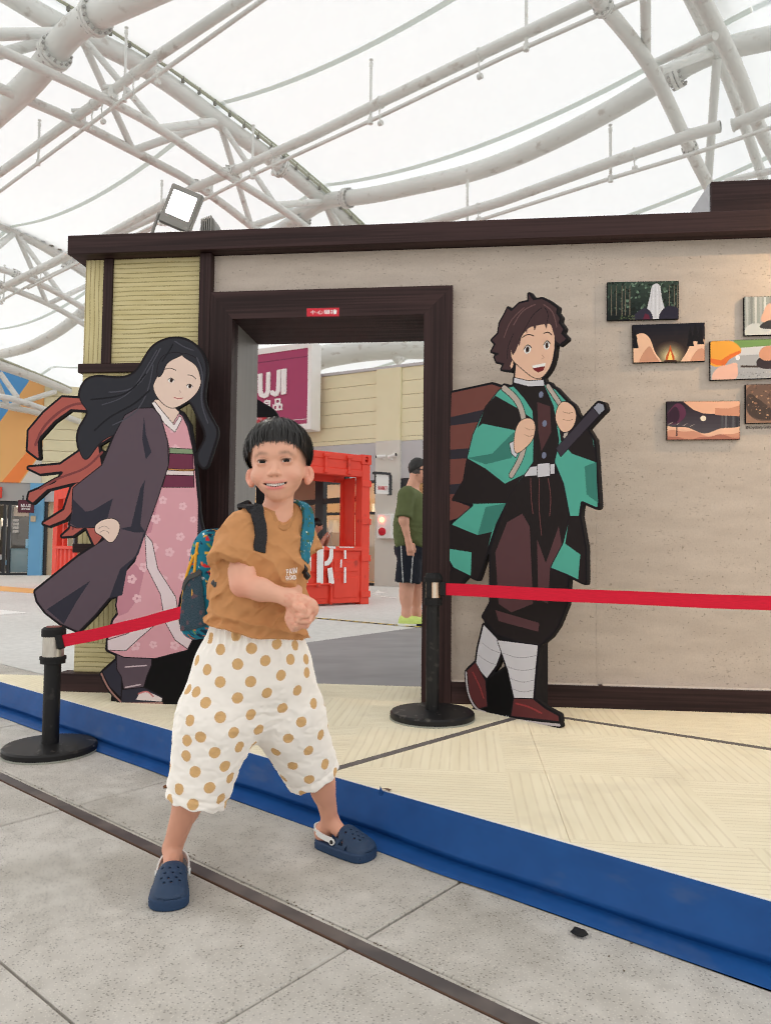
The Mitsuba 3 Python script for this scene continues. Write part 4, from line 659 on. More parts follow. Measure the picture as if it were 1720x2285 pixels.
lay2 += drawn([(SKN, nk), (WHT, cl_), (SKN, ear), ((74, 54, 56), hr), (SKN, fc)], .003)+ey+[((74, 54, 56), fr)]+[((74, 54, 56), poly(q)) for q in ([(0.058,1.719),(0.091,1.729),(0.082,1.674)], [(0.107,1.721),(0.138,1.718),(0.12,1.676)], [(0.154,1.721),(0.184,1.704),(0.178,1.671)], [(0.026,1.686),(0.064,1.709),(0.045,1.629)], [(0.195,1.697),(0.217,1.678),(0.217,1.628)])]+hl+[((LINE), ln(q, .003)) for q in ([(0.042,1.656),(0.08,1.705),(0.112,1.742),(0.154,1.762)], [(0.179,1.696),(0.185,1.725),(0.169,1.759)], [(-.019,1.588),(-.013,1.641),(0.015,1.689)])]+[((120, 126, 150), ell(c, .011, .013)) for c in [(0.151,1.415),(0.168,1.298),(0.165,1.173)]]
F2 = frame((.184, 3.044, 0), (.74, -.67, 0), (0, 0, 1))
c2 = board('flat cutout board of a smiling boy in a teal and black jacket with brown pack', 'cutout board', lay2, F2, .022)
part(c2, 'stay', at(bx(.05, .08, .13, .62, -.14, -.0225), F2), 'board_black')
q = [(-.116,0.126),(-.01,0.132)]; tm = text('©KG/S, A, U', .018, .0004, True, width=q[1][0]-q[0][0]); tm.apply_transform(trimesh.transformations.rotation_matrix(math.atan2(q[1][1]-q[0][1], q[1][0]-q[0][0]), (0, 0, 1)))
part(c2, 'lettering', at(tm, F2 @ trimesh.transformations.translation_matrix((q[0][0], q[0][1]-.016, .0010))), 'letter_white')

# ---------------------------------------------------------------- printed picture panels on the wall
def picture(lab, corners, layers):
    t = thing('picture_panel', lab, 'picture', None); P = Polygon(corners); m = frame((0, 3.304, 0), (1, 0, 0), (0, 0, 1))
    b = prism(P, .014); b.apply_translation((0, 0, -.0142)); part(t, 'panel', at(b, m), 'board_black'); printed(t, layers, P.buffer(-.0015), m, 0, .0006); return t
def blobs(seed, x0, x1, z0, z1, n, r0, r1, cols):
    r = random.Random(seed); return [(r.choice(cols), ell((r.uniform(x0, x1), r.uniform(z0, z1)), r.uniform(r0, r1), r.uniform(r0, r1)*.7, r.uniform(0, 180))) for _ in range(n)]
def rel(corners):
    """unit square -> the panel"""
    a, b, c, d = [np.array(x) for x in corners]
    return lambda pts: [tuple(a*(1-x)*y+b*x*y+c*x*(1-y)+d*(1-x)*(1-y)) for x, y in pts]
full = [(0, 0), (1, 0), (1, 1), (0, 1)]
def grad_bands(u, y0, y1, c0, c1, n=10):
    return [(tuple(int(a+(b-a)*(k+.5)/n) for a, b in zip(c0, c1)), poly(u([(0, y0+(y1-y0)*k/n), (1, y0+(y1-y0)*k/n), (1, y0+(y1-y0)*(k+1)/n), (0, y0+(y1-y0)*(k+1)/n)]))) for k in range(n)]
def ridge(u, y, amp, f, ph, n=40): return poly(u([(0, 0)]+[(x, y+amp*math.sin(x*f+ph)+amp*.4*math.sin(x*f*2.7+ph*2)) for x in np.linspace(0, 1, n)]+[(1, 0)]))
C = [(0.62,1.989),(0.925,1.986),(0.923,1.817),(0.619,1.817)]; u = rel(C); x0, x1, z1, z0 = C[0][0], C[1][0], C[0][1], C[3][1]
L_ = grad_bands(u, 0, 1, (24, 30, 32), (58, 74, 66))+blobs(1, x0, x1, z0+.03, z1, 190, .003, .010, [(54, 70, 60), (76, 96, 84), (26, 32, 30), (44, 56, 52), (104, 128, 112), (34, 44, 40)])
for x in (.05, .12, .20, .245, .31, .86, .93, .97): L_ += [((92, 86, 76), poly(u([(x, .12), (x+.016, .12), (x+.013, .9), (x+.003, .9)]))), ((132, 124, 110), poly(u([(x+.003, .14), (x+.008, .14), (x+.007, .8), (x+.004, .8)])))]
L_ += [((204, 206, 214), crv(u([(.60, .0), (.56, .3), (.60, .62), (.64, .9), (.72, .92), (.76, .6), (.80, .3), (.78, .0)])))]+[((c_, c_+2, c_+8), ln(u([(.63+k*.022, .88), (.62+k*.028, .5), (.60+k*.034, .04)]), .0016)) for k, c_ in enumerate((176, 232, 188, 238, 182, 226))]
L_ += [((50, 48, 64), crv(u([(.34, -.05), (.42, .20), (.52, .30), (.60, .22), (.62, -.05)]))), ((44, 42, 58), crv(u([(.74, -.05), (.78, .26), (.90, .34), (1.02, .22), (1.02, -.05)]))), ((98, 40, 60), poly(u([(.50, .0), (.53, .16), (.585, .12), (.60, .0)])))]+blobs(9, x0+.05, x0+.12, z0+.002, z0+.02, 26, .002, .005, [(70, 84, 60), (96, 108, 78), (40, 50, 40)])
picture('picture panel of a white waterfall in a dark green forest, topmost left', C, L_)
C = [(0.727,1.795),(1.032,1.798),(1.031,1.628),(0.729,1.626)]; u = rel(C); x0, x1, z1, z0 = C[0][0], C[1][0], C[0][1], C[3][1]
L_ = grad_bands(u, 0, 1, (70, 52, 44), (26, 28, 40))+[(tuple(int(a+(b-a)*(k/15)**1.2) for a, b in zip((60, 48, 46), (252, 236, 178))), poly(u(full)).intersection(ell(u([(.52, .14)])[0], .074*(1-k/17), .068*(1-k/17)))) for k in range(15)]
r_ = random.Random(6); L_ += [((236, 232, 214), ell(u([(r_.uniform(.02, .98), r_.uniform(.7, .98))])[0], .0008, .0008)) for _ in range(30)]
L_ += [((236, 192, 162), crv(u([(-.05, -.1), (-.04, .50), (.06, .74), (.16, .76), (.25, .58), (.30, .30), (.36, .12), (.40, -.1)]))), ((204, 150, 124), crv(u([(.10, -.1), (.16, .3), (.24, .42), (.28, .28), (.34, .1), (.37, -.1)]))), ((236, 194, 166), crv(u([(.66, -.1), (.72, .16), (.80, .44), (.90, .60), (.99, .56), (1.05, .3), (1.05, -.1)]))), ((206, 152, 126), crv(u([(.80, -.1), (.86, .22), (.94, .34), (1.05, .2), (1.05, -.1)])))]
for x, h in ((.80, .62), (.87, .74), (.94, .66), (.03, .60)): L_ += [((24, 24, 30), poly(u([(x-.05, h-.22), (x+.05, h-.22), (x, h+.24)]))), ((24, 24, 30), poly(u([(x-.035, h), (x+.035, h), (x, h+.3)])))]
L_ += [((196, 92, 50), crv(u([(.47, .0), (.46, .14), (.50, .30), (.52, .44), (.545, .28), (.575, .14), (.56, .0)]))), ((250, 214, 120), crv(u([(.49, .02), (.49, .12), (.52, .28), (.545, .12), (.545, .02)]))), ((74, 50, 40), poly(u([(.42, .0), (.62, .0), (.60, .05), (.44, .05)])))]
picture('picture panel of a glowing campfire between two pale hills at night', C, L_)
C = [(1.053,1.716),(1.353,1.722),(1.352,1.55),(1.052,1.544)]; u = rel(C)
L_ = [((168, 170, 174), poly(u(full))), ((116, 150, 92), poly(u([(.33, 1), (1, 1), (1, .84), (.33, .78)]))), ((200, 202, 206), poly(u([(.30, .6), (1, .62), (1, .84), (.33, .79)])))]+blobs(3, C[0][0]+.06, C[1][0], C[3][1], C[3][1]+.035, 70, .001, .004, [(140, 142, 146), (196, 198, 200), (120, 122, 126)])
L_ += [((232, 164, 70), crv(u([(.0, .4), (.0, .96), (.18, 1), (.34, .94), (.43, .70), (.30, .62), (.20, .40)]))), ((224, 116, 60), poly(u([(.0, .46), (.08, .38), (.2, .36), (.27, .52), (.42, .66), (.42, .74), (.27, .64), (.15, .5), (0, .56)]))), ((232, 184, 166), crv(u([(.03, .0), (.10, .30), (.24, .38), (.36, .42), (.38, .30), (.34, .0)]))), ((228, 230, 234), ell(u([(.38, .55)])[0], .010, .011)), ((70, 62, 60), poly(u([(.42, .35), (.68, .33), (.66, .28), (.42, .30)]))), ((58, 50, 56), crv(u([(.66, .3), (.66, .5), (.80, .55), (.92, .48), (.93, .3)]))), ((206, 150, 124), crv(u([(.70, .5), (.70, .74), (.86, .8), (.88, .5)])))]
picture('picture panel with an orange-yellow dome over grey gravel, cut by the right edge', C, L_)
C = [(1.197,1.907),(1.49,1.908),(1.488,1.738),(1.196,1.737)]; u = rel(C)
L_ = [((150, 158, 156), poly(u(full)))]+[((r_, r_+4, r_+4), poly(u([(x, .2), (x+.025, .2), (x+.03, 1), (x-.005, 1)]))) for x, r_ in ((.03, 176), (.09, 130), (.15, 190), (.22, 168), (.28, 200), (.36, 140), (.5, 190), (.62, 150), (.75, 196), (.9, 140))]+[((196, 200, 200), crv(u([(0, 0), (.1, .3), (.3, .26), (.6, .3), (1, .2), (1, 0)]))), ((214, 172, 152), crv(u([(.24, .36), (.26, .56), (.34, .80), (.46, .78), (.5, .5), (.44, .34)]))), ((60, 60, 64), crv(u([(.22, .2), (.27, .32), (.4, .38), (.5, .3), (.5, .2)])))]
picture('picture panel with a pale grey waterfall, upper one cut by the right edge', C, L_)
C = [(1.198,1.523),(1.49,1.527),(1.489,1.358),(1.196,1.354)]; u = rel(C)
L_ = [((154, 120, 102), poly(u(full))), ((112, 90, 80), crv(u([(.02, .3), (.02, .9), (.2, 1.02), (.5, 1.02), (.6, .4), (.45, .1), (.2, .06)]))), ((78, 66, 62), crv(u([(.03, .3), (.04, .75), (.2, .6), (.38, .3), (.40, .12), (.2, .1)])))]+blobs(5, C[0][0]+.01, C[0][0]+.11, C[3][1]+.02, C[0][1], 45, .002, .007, [(134, 104, 90), (96, 78, 70), (176, 138, 114), (150, 112, 92)])
picture('picture panel of a round brown boulder, lowest one at the right edge', C, L_)
C = [(0.869,1.454),(1.174,1.453),(1.171,1.285),(0.869,1.285)]; u = rel(C); x0, x1, z1, z0 = C[0][0], C[1][0], C[0][1], C[3][1]
L_ = grad_bands(u, 0, 1, (96, 92, 98), (46, 38, 48))+[((c_, c_, c_+5), poly(u([(x, .0), (x+.03, .0), (x+.035, .62), (x+.008, .62)]))) for x, c_ in ((.74, 84), (.79, 104), (.84, 66), (.89, 96), (.94, 58))]
L_ += [((236, 182, 152), poly(u([(.22, 1), (1, 1), (1, .80), (.84, .70), (.66, .66), (.50, .68), (.36, .78)]))), ((208, 148, 122), poly(u([(.66, .82), (.84, .80), (1, .88), (1, .60), (.78, .62), (.66, .64)]))), ((238, 190, 162), ridge(u, .30, .10, 5.2, 1.9)), ((210, 150, 126), ridge(u, .17, .08, 6.5, .4)), ((176, 116, 100), ridge(u, .07, .05, 8, 2.2)), ((98, 54, 78), crv(u([(-.02, .5), (.06, .82), (.16, .95), (.24, .84), (.26, .64), (.18, .46), (.08, .40)]))), ((60, 40, 56), crv(u([(-.02, .5), (.04, .74), (.12, .86), (.17, .72), (.16, .52), (.08, .42)]))), ((50, 40, 48), poly(u([(.125, .1), (.145, .1), (.14, .5), (.13, .5)]))), ((240, 226, 206), ell(u([(.50, .55)])[0], .012, .012))]+[((230, 212, 200), ln(u([(.02+.1*k, .40-.02*k), (.08+.1*k, .46-.02*k)]), .0012)) for k in range(4)]
picture('picture panel of peach dunes and a plum-coloured tree under a pale moon', C, L_)
M('caption_ink', (.03, .025, .025), .6, .3)
q = [(1.201,1.333),(1.307,1.335)]; tm = text('©Koyoharu Gotouge', .012, .0008, False, width=(q[1][0]-q[0][0])*1.18); t = thing('wall_caption', 'tiny dark caption line on the wall under the boulder picture', 'caption')
part(t, 'lettering', at(tm, frame((q[0][0], 3.3195, q[0][1]), (1, 0, .02), (0, 0, 1))), 'caption_ink')


# ---------------------------------------------------------------- cream building behind the doorway
def lay(m, shape, z0, z1):
    g = prism(shape, z1-z0); g.apply_translation((0, 0, z0)); return at(g, m)
def bound(p): p = np.array(p); return p[:, 0].min(), p[:, 1].min(), p[:, 0].max(), p[:, 1].max()
M('cream_wall', mikit.proc(lambda p, n, uv: mix((.72, .67, .45), (.78, .73, .52), fbm(p.x*1.5, p.y*1.5, p.z*1.5, 4))), .75, .3)
M('wall_groove', (.46, .42, .29), .9, .1); M('grey_wall', (.50, .495, .51), .75, .3); M('pale_pillar', mikit.proc(lambda p, n, uv: mix((.60, .58, .53), (.68, .655, .60), fbm(p.x*2, p.y*2, p.z*2, 4))), .75, .3)
M('dark_frame', (.018, .019, .024), .4, .5); M('warm_wall', (.60, .44, .30), .7, .3); M('warm_shelf', (.32, .20, .11), .6, .3); M('dark_goods', (.05, .045, .04), .7, .3); M('pale_goods', (.55, .50, .44), .7, .3)
scene['window_glass'] = {'type': 'thindielectric', 'int_ior': 1.5}
scene['lamp_warm'] = {'type': 'diffuse', 'reflectance': {'type': 'rgb', 'value': [.8, .7, .5]}}
FC = frame((-1.906, 15.95, 0), (.93, -.37, 0), (0, 0, 1))
cb = thing('cream_building', 'low cream panelled building with a grey band and a lit shopfront behind the doorway', 'building')
TOPZ, BANDZ = 4.72, 3.12
ly = [(-1.626,4.3),(-1.622,4.063),(-1.618,3.827),(-1.613,3.591),(-1.609,3.355),(-.027,4.391),(-.024,4.138),(-.021,3.891),(-.018,3.653),(-.016,3.416)]
s0 = [(-.017,3.943),(0.574,3.894),(1.094,3.851)]; SL, SR = s0[0][0], s0[1][0]
part(cb, 'backing', lay(FC, sbox(-9.0, 2.95, 4.5, TOPZ-.02), -.30, -.02), 'wall_groove')
zs = [BANDZ]+[BANDZ+.265*k for k in range(1, 6)]+[TOPZ]
zs = sorted([BANDZ, TOPZ]+[TOPZ-.30*k for k in range(1, 6) if TOPZ-.30*k > BANDZ+.08])
for a, b in ((-9.0, -5.2), (-5.195, -2.6), (-2.595, SL), (SR, SR+2.4)):
    for i in range(len(zs)-1): part(cb, 'panel', lay(FC, sbox(a+.006, zs[i]+.006, b-.006, zs[i+1]-.006), -.02, .0), 'cream_wall')
part(cb, 'parapet_cap', lay(FC, sbox(-9.0, TOPZ, 4.5, TOPZ+.06), -.35, .03), 'grey_wall')
part(cb, 'grey_band', lay(FC, sbox(-9.0, 2.30, SL, BANDZ), -.25, -.004), 'grey_wall'); part(cb, 'grey_band', lay(FC, sbox(SR, 2.32, SR+2.4, BANDZ), -.25, -.004), 'grey_wall')
part(cb, 'pillar', lay(FC, sbox(SL, 0, SR, BANDZ+.02), -.3, .05), 'pale_pillar'); part(cb, 'pillar', lay(FC, sbox(SL, BANDZ+.021, SR, TOPZ), -.3, .05), 'cream_wall')
# shopfront: framed glass with a lit room behind
ROOM = 3.2
part(cb, 'room_wall', lay(FC, sbox(-8.5, 0, SR+2.4, 2.6), -ROOM, -ROOM+.05), 'warm_wall'); part(cb, 'room_floor', lay(FC, sbox(-8.5, .0, SR+2.4, .03), -ROOM, -.3), 'warm_shelf'); part(cb, 'room_ceiling', lay(FC, sbox(-8.5, 2.56, SR+2.4, 2.64), -ROOM, -.25), 'pale_goods')
for a in (-8.5, -6.6, -4.7, -3.2, -1.75, -.30):
    part(cb, 'mullion', lay(FC, sbox(a-.04, 0, a+.04, 2.3), -.10, .0), 'dark_frame')
for z in (.0, 1.55, 2.24): part(cb, 'transom', lay(FC, sbox(-8.5, z, SL-.002, z+.06), -.09, -.005), 'dark_frame')
part(cb, 'transom', lay(FC, sbox(SR+.002, 2.20, SR+2.4, 2.32), -.09, -.005), 'dark_frame'); part(cb, 'mullion', lay(FC, sbox(SR+.003, 0, SR+.12, 2.2), -.10, 0), 'dark_frame')
part(cb, 'pane', lay(FC, sbox(-8.5, .02, SL, 2.26), -.05, -.0495), 'window_glass', stuff=False)
rr_ = random.Random(11)
for k in range(9):
    a = -7.6+k*.82; hz_ = rr_.choice((.9, 1.2, 1.7)); sh = part(cb, 'shelf', lay(FC, sbox(a, .03, a+.62, hz_), -1.9-.5*(k % 2), -1.5-.5*(k % 2)), rr_.choice(('warm_shelf', 'pale_goods', 'dark_goods')))
    for i in range(3):
        b_ = a+.04+i*.2; part(sh, 'goods', lay(FC, sbox(b_, hz_, b_+.13, hz_+rr_.uniform(.12, .35)), -1.85-.5*(k % 2), -1.6-.5*(k % 2)), rr_.choice(('pale_goods', 'dark_goods', 'white_paint', 'warm_shelf')))
for k in range(7):
    c_ = (FC @ np.array((-6.9+k*1.05, 2.50, -1.2-.4*(k % 2), 1)))[:3]; e = part(cb, 'ceiling_lamp', cyl(c_, c_+(0, 0, .05), .09, 14), 'lamp_warm'); scene[e]['emitter'] = {'type': 'area', 'radiance': {'type': 'rgb', 'value': [26, 19, 11]}}
# shop sign on the facade
SG = FC @ trimesh.transformations.translation_matrix((0, 0, .55))
sg0 = (SG @ np.array((0, 0, 0, 1)))[:3]
M('magenta', (.36, .042, .125), .5, .4); M('magenta_dark', (.22, .025, .085), .5, .4)
ts = thing('shop_sign', 'big magenta shop sign in a white frame with raised white letters on the cream building', 'sign')
k_ = [(-2.849,5.195),(-1.467,5.256),(-1.465,3.557),(-1.436,3.507),(-2.846,5.069),(-1.48,5.16),(-1.884,3.618),(-1.467,3.631)]
sx1, sz1, sz0 = k_[1][0], k_[1][1], k_[2][1]; sx0 = sx1-2.95
part(ts, 'frame', lay(SG, sbox(sx0-.12, sz0-.13, sx1+.10, sz1+.13).difference(sbox(sx0, sz0, sx1, sz1)), -.36, .02), 'white_paint'); part(ts, 'face', lay(SG, sbox(sx0, sz0, sx1, sz1), -.30, .0), 'magenta')
part(ts, 'bracket', lay(SG, sbox(sx0+.4, sz0+.4, sx1-.4, sz0+.5), -.56, -.305), 'grey_bolt')
part(ts, 'line', lay(SG, sbox(sx0, sz1-.20, sx1, sz1-.175), .0, .004), 'magenta_dark'); part(ts, 'line', lay(SG, sbox(sx0, sz0+.10, sx1, sz0+.112), .0, .004), 'letter_white')
ltr = {'U': [(-2.833,4.801),(-2.717,4.807),(-2.701,4.391),(-2.651,4.311),(-2.6,4.381),(-2.595,4.812),(-2.489,4.818),(-2.488,4.371),(-2.528,4.251),(-2.649,4.217),(-2.781,4.273),(-2.827,4.377)], 'J': [(-2.302,4.836),(-2.192,4.841),(-2.205,4.345),(-2.263,4.247),(-2.352,4.23),(-2.456,4.281),(-2.491,4.371),(-2.392,4.382),(-2.361,4.33),(-2.313,4.36)], 'I': [(-2.174,4.844),(-2.038,4.845),(-2.041,4.264),(-2.174,4.259)]}
for ch in 'UJI': part(ts, 'letter', lay(SG, poly(ltr[ch]), .004, .035), 'letter_white')
x_, z_, x2, z2_ = bound(ltr['U']); w = x2-x_
part(ts, 'letter', lay(SG, poly([(x_-.12-w*1.25, z_), (x_-.12-w*1.25, z2_), (x_-.12-w*.9, z2_), (x_-.12-w*.62, z_+.35), (x_-.12-w*.35, z2_), (x_-.12, z2_), (x_-.12, z_), (x_-.12-w*.3, z_), (x_-.12-w*.3, z_+.45), (x_-.12-w*.62, z_), (x_-.12-w*.95, z_+.45), (x_-.12-w*.95, z_)]), .004, .035), 'letter_white')
g4 = [(-2.408,4.171),(-2.139,4.148),(-2.134,3.893)]; gw = g4[1][0]-g4[0][0]; gz = g4[2][1]+.02
for i, ch in enumerate('品良印無'): part(ts, 'letter', at(glyphs(ch, gw, .02, 13), SG @ trimesh.transformations.translation_matrix((g4[0][0]-i*gw*1.12, gz, .004))), 'letter_white')
# cameras, blade sign and fire box on the pillar
def bullet(lab, p, d):
    t = thing('security_camera', lab, 'camera'); p = np.array(p); d = np.array(d, float); d /= np.linalg.norm(d)
    part(t, 'body', cyl(p-d*.11, p+d*.09, .035, 16), 'white_paint', 30); part(t, 'lens', cyl(p+d*.0905, p+d*.10, .032, 16), 'dark_frame', 30); q_ = p-d*.06; part(t, 'arm', tube([q_, q_+(0, .03, -.05), q_+(.07, .13, -.05)], .016, 8), 'white_paint', 30)
FI = lambda s, z, o=.0: (FC @ np.array((s, z, o, 1)))[:3]
pc = [(0.041,2.79),(0.501,2.801)]
bullet('white bullet camera on the cream pillar, lens pointing left', FI(pc[0][0]+.12, pc[0][1], .16), (-1, -.35, -.1)); bullet('white bullet camera on the cream pillar, dark lens pointing right', FI(pc[1][0]-.05, pc[1][1]-.01, .16), (1, -.55, .25))
mb = [(-.538,2.376),(-.226,2.331),(-.236,1.941),(-.533,1.959)]; MB = frame((-1.42, 15.55, 0), (.8, .59, 0), (0, 0, 1))
t = thing('blade_sign', 'narrow white projecting sign with a small red shop name on the cream pillar', 'sign')
bx0, bz0, bx1, bz1 = mb[0][0], (mb[2][1]+mb[3][1])/2, mb[1][0], (mb[0][1]+mb[1][1])/2
part(t, 'panel', lay(MB, sbox(bx0, bz0, bx1, bz1), -.02, .02), 'white_paint'); part(t, 'frame', lay(MB, sbox(bx0-.05, bz1, bx1+.03, bz1+.05), -.05, .05), 'dark_frame'); part(t, 'frame', lay(MB, sbox(bx1, bz0-.02, bx1+.06, bz1-.001), -.05, .05), 'dark_frame'); part(t, 'frame', lay(MB, sbox(bx0-.012, bz0-.01, bx0-.001, bz1-.001), -.03, .021), 'dark_frame')
bw = bx1-bx0; part(t, 'lettering', at(text('MAMMUT', .085, .006, False, width=bw*.72), MB @ trimesh.transformations.translation_matrix((bx0+bw*.14, bz0+.08, .0205))), 'sign_red')
fb = [(0.119,1.549),(0.458,1.54),(0.46,1.024),(0.125,1.027),(0.24,1.425),(0.251,1.171)]
t = thing('fire_hydrant_box', 'white fire box with a lit red lamp and a round red bell on the pillar', 'fire box')
FB = FC @ trimesh.transformations.translation_matrix((0, 0, .051))
part(t, 'box', at(bx(fb[0][0], fb[1][0], fb[3][1], fb[0][1], 0, .16, .01), FB), 'white_paint')
e = part(t, 'lamp', at(trimesh.creation.icosphere(2, .055), FB @ trimesh.transformations.translation_matrix((fb[4][0], fb[4][1], .165))), 'lamp_red', True); M('lamp_red', (.6, .05, .03), .3, .5); scene[e]['emitter'] = {'type': 'area', 'radiance': {'type': 'rgb', 'value': [2.2, .28, .12]}}
part(t, 'bell', at(lathe([(0, 0), (.085, 0), (.085, .02), (.05, .035), (0, .038)], 28), FB @ trimesh.transformations.translation_matrix((fb[5][0], fb[5][1], .1605))), 'sign_red', 30)

# ---------------------------------------------------------------- red container kiosk
M('container_red', mikit.proc(lambda p, n, uv: mix(mix((.70, .045, .024), (.80, .065, .036), fbm(p.x*2, p.y*2, p.z*2, 3)), (.30, .03, .02), smoothstep(.66, .8, fbm(p.x*9, p.y*9, p.z*5, 4))*.6)), .5, .4)
ct = thing('container_kiosk', 'red shipping container kiosk with a serving window and white stencil letters', 'kiosk')
WID, LEN, HGT = 2.30, 7.75, 2.16
FF = frame((-3.0015, 9.087, 0), (.705, .71, 0), (0, 0, 1)); FL = frame((-8.504, 14.551, 0), (.71, -.705, 0), (0, 0, 1)); FR = frame((-1.38, 10.72, 0), (-.71, .705, 0), (0, 0, 1))
# front end: posts, header, sill, door leaves under the window
OP0, OP1, SZ, HZ = .28, 2.13, .80, 1.84
pt = lambda nm, *a, **k: part(ct, nm, *a, **k)
pt('corner_post', at(bx(WID-.15, WID, 0, HGT-.13, -.16, .0, .008), FF), 'container_red'); pt('corner_post', at(bx(0, .15, 0, HGT-.13, -.16, 0, .008), FF), 'container_red')
for a in (WID-.165, -.01): k = pt('corner_casting', lay(FF, sbox(a, HGT-.129, a+.175, HGT+.01).difference(ell((a+.09, HGT-.06), .032, .045)), -.17, .012), 'container_red'); pt('casting_hole', lay(FF, sbox(a+.04, HGT-.11, a+.14, HGT-.01), -.10, -.06), 'dark_frame')
pt('header', at(bx(.151, WID-.151, HZ+.10, HGT-.03, -.06, -.012, .006), FF), 'container_red'); pt('header_rail', at(bx(.151, WID-.151, HGT-.10, HGT, -.08, .006, .01), FF), 'container_red'); pt('header_rail', at(bx(.151, WID-.151, HZ, HZ+.10, -.10, .008, .008), FF), 'container_red')
for s in (.62, 1.02, 1.50, 1.90):
    k = pt('lock_bar', at(bx(s-.018, s+.018, HZ+.03, HGT-.03, .009, .030, .006), FF), 'container_red'); pt_ = part(k, 'keeper', at(cat(bx(s-.045, s+.045, HGT-.075, HGT-.03, .01, .045, .006), bx(s-.03, s+.03, HZ+.02, HZ+.06, .0, .04, .006)), FF), 'container_red')
pt('jamb', at(bx(OP1, OP1+.02, SZ, HZ, -.42, -.165), FF), 'container_red'); pt('jamb', at(bx(OP0-.02, OP0, SZ, HZ, -.42, -.165), FF), 'container_red')
pt('inner_frame', lay(FF, sbox(.16, SZ, WID-.16, HZ+.1).difference(sbox(OP0+.02, SZ+.001, OP1-.04, HZ-.06)), -.46, -.425), 'container_red')
pt('sill', at(bx(.151, WID-.152, SZ-.03, SZ+.03, -.45, .035, .006), FF), 'container_red')
for a, b in ((.152, .70), (.703, 1.14), (1.143, 1.62), (1.623, 2.148)):
    lf_ = pt('door_leaf', at(bx(a, b, .03, SZ-.031, -.05, -.014, .006), FF), 'container_red')
    part(lf_, 'raised_panel', at(bx(a+.05, b-.05, .47, .65, -.02, -.002, .008), FF), 'container_red'); part(lf_, 'raised_panel', at(bx(a+.05, b-.05, .10, .40, -.02, -.004, .008), FF), 'container_red')
for s in (.70, 1.14, 1.62): k = pt('lock_bar', at(cyl((s, .02, .012), (s, SZ-.02, .012), .018, 12), FF), 'container_red', 30); part(k, 'bracket', at(cat(bx(s-.04, s+.04, .28, .34, 0, .035, .006), bx(s-.03, s+.03, .05, .09, 0, .035, .006), bx(s-.03, s+.03, .62, .67, 0, .035, .006)), FF), 'container_red')
for s in (.92, 1.38): k = pt('handle', at(cyl((s-.20, .30, .03), (s+.22, .31, .03), .013, 10), FF), 'container_red', 30); part(k, 'latch', at(bx(s-.03, s+.05, .27, .33, .02, .045, .006), FF), 'container_red')
for z in (.10, .62, 1.15, 1.70): pt('hinge', at(bx(WID-.16, WID+.012, z, z+.09, .0, .022, .006), FF), 'container_red')
for nm, pl in (('P', [(1.361,0.791),(1.469,0.792),(1.47,0.309),(1.363,0.311)]), ('P', [(1.567,0.792),(1.631,0.793),(1.633,0.684),(1.609,0.615),(1.559,0.569),(1.49,0.558),(1.486,0.615),(1.536,0.639),(1.564,0.693)]), ('I', [(1.819,0.778),(1.855,0.779),(1.861,0.657),(1.821,0.653)]), ('I', [(1.756,0.645),(1.782,0.648),(1.78,0.535),(1.754,0.536)]), ('I', [(1.822,0.535),(1.858,0.538),(1.862,0.319),(1.821,0.313)]), ('A', [(1.209,0.684),(1.269,0.684),(1.264,0.498),(1.223,0.44)]), ('A', [(1.068,0.431),(1.131,0.407),(1.179,0.418),(1.224,0.388),(1.222,0.335),(1.091,0.303)]), ('A', [(1.538,0.525),(1.618,0.537),(1.658,0.314),(1.566,0.302)])):
    pt('painted_letter', lay(FF, poly(pl), .034, .036) if nm != 'P' else lay(FF, poly(pl), .034, .036), 'letter_white')
for pl in ([(1.403,0.829),(1.475,0.83),(1.471,0.799),(1.404,0.798)], [(1.518,0.83),(1.665,0.83),(1.672,0.798),(1.584,0.797)], [(1.739,0.829),(1.988,0.827),(1.988,0.815),(1.739,0.815)]): pt('painted_letter', lay(FF, poly(pl), .0355, .0372), 'letter_white')
# long left side: post, window, sill and corrugated apron
pt('corner_post', at(bx(0, .30, 0, HGT, -.2, 0, .01), FL), 'container_red')
pt('side_sill', at(bx(.302, LEN-.16, .74, .80, -.25, .05, .006), FL), 'container_red'); pt('side_header', at(bx(.302, LEN-.16, 1.75, HGT, -.06, 0, .006), FL), 'container_red')
xx = np.arange(.302, LEN-.16, .14)
def corrugated(x0, x1, z0, z1, pitch=.28, dep=.05):
    p = []; x = x0; k = 0
    while x < x1-.001:
        e = min(x+pitch, x1); w_ = pitch*.25
        p += [(x, 0), (min(x+w_, x1), 0), (min(x+w_*1.6, x1), -dep), (min(x+w_*2.6, x1), -dep), (min(x+w_*3.2, x1), 0)]; x = e
    p.append((x1, 0)); p = [q for i, q in enumerate(p) if i == 0 or q != p[i-1]]
    V = np.array([(x, z, d) for x, d in p for z in (z0, z1)]); n = len(p)
    F = np.array([(2*i, 2*i+2, 2*i+3, 2*i+1) for i in range(n-1)]); return trimesh.Trimesh(V, np.vstack([F[:, [0, 1, 2]], F[:, [0, 2, 3]]]), process=False)
pt('corrugated_apron', at(corrugated(.302, LEN-.16, 0, .74), FL @ trimesh.transformations.translation_matrix((0, 0, -.01))), 'container_red')
pt('window_post', at(bx(.62, .70, .80, 1.75, -.10, -.02), FL), 'container_red')
for s in (1.35, 2.6, 4.0, 5.5): pt('window_post', at(bx(s, s+.08, .80, 1.75, -.10, -.02), FL), 'dark_frame')
pt('side_glass', lay(FL, sbox(.70, .80, LEN-.16, 1.75), -.06, -.0595), 'window_glass')
pt('roof', at(bx(.01, LEN, HGT-.06, HGT-.035, -WID+.01, -.061), FL), 'container_red'); pt('floor', at(bx(.16, LEN-.47, .04, .10, -WID+.06, -.261), FL), 'warm_shelf')
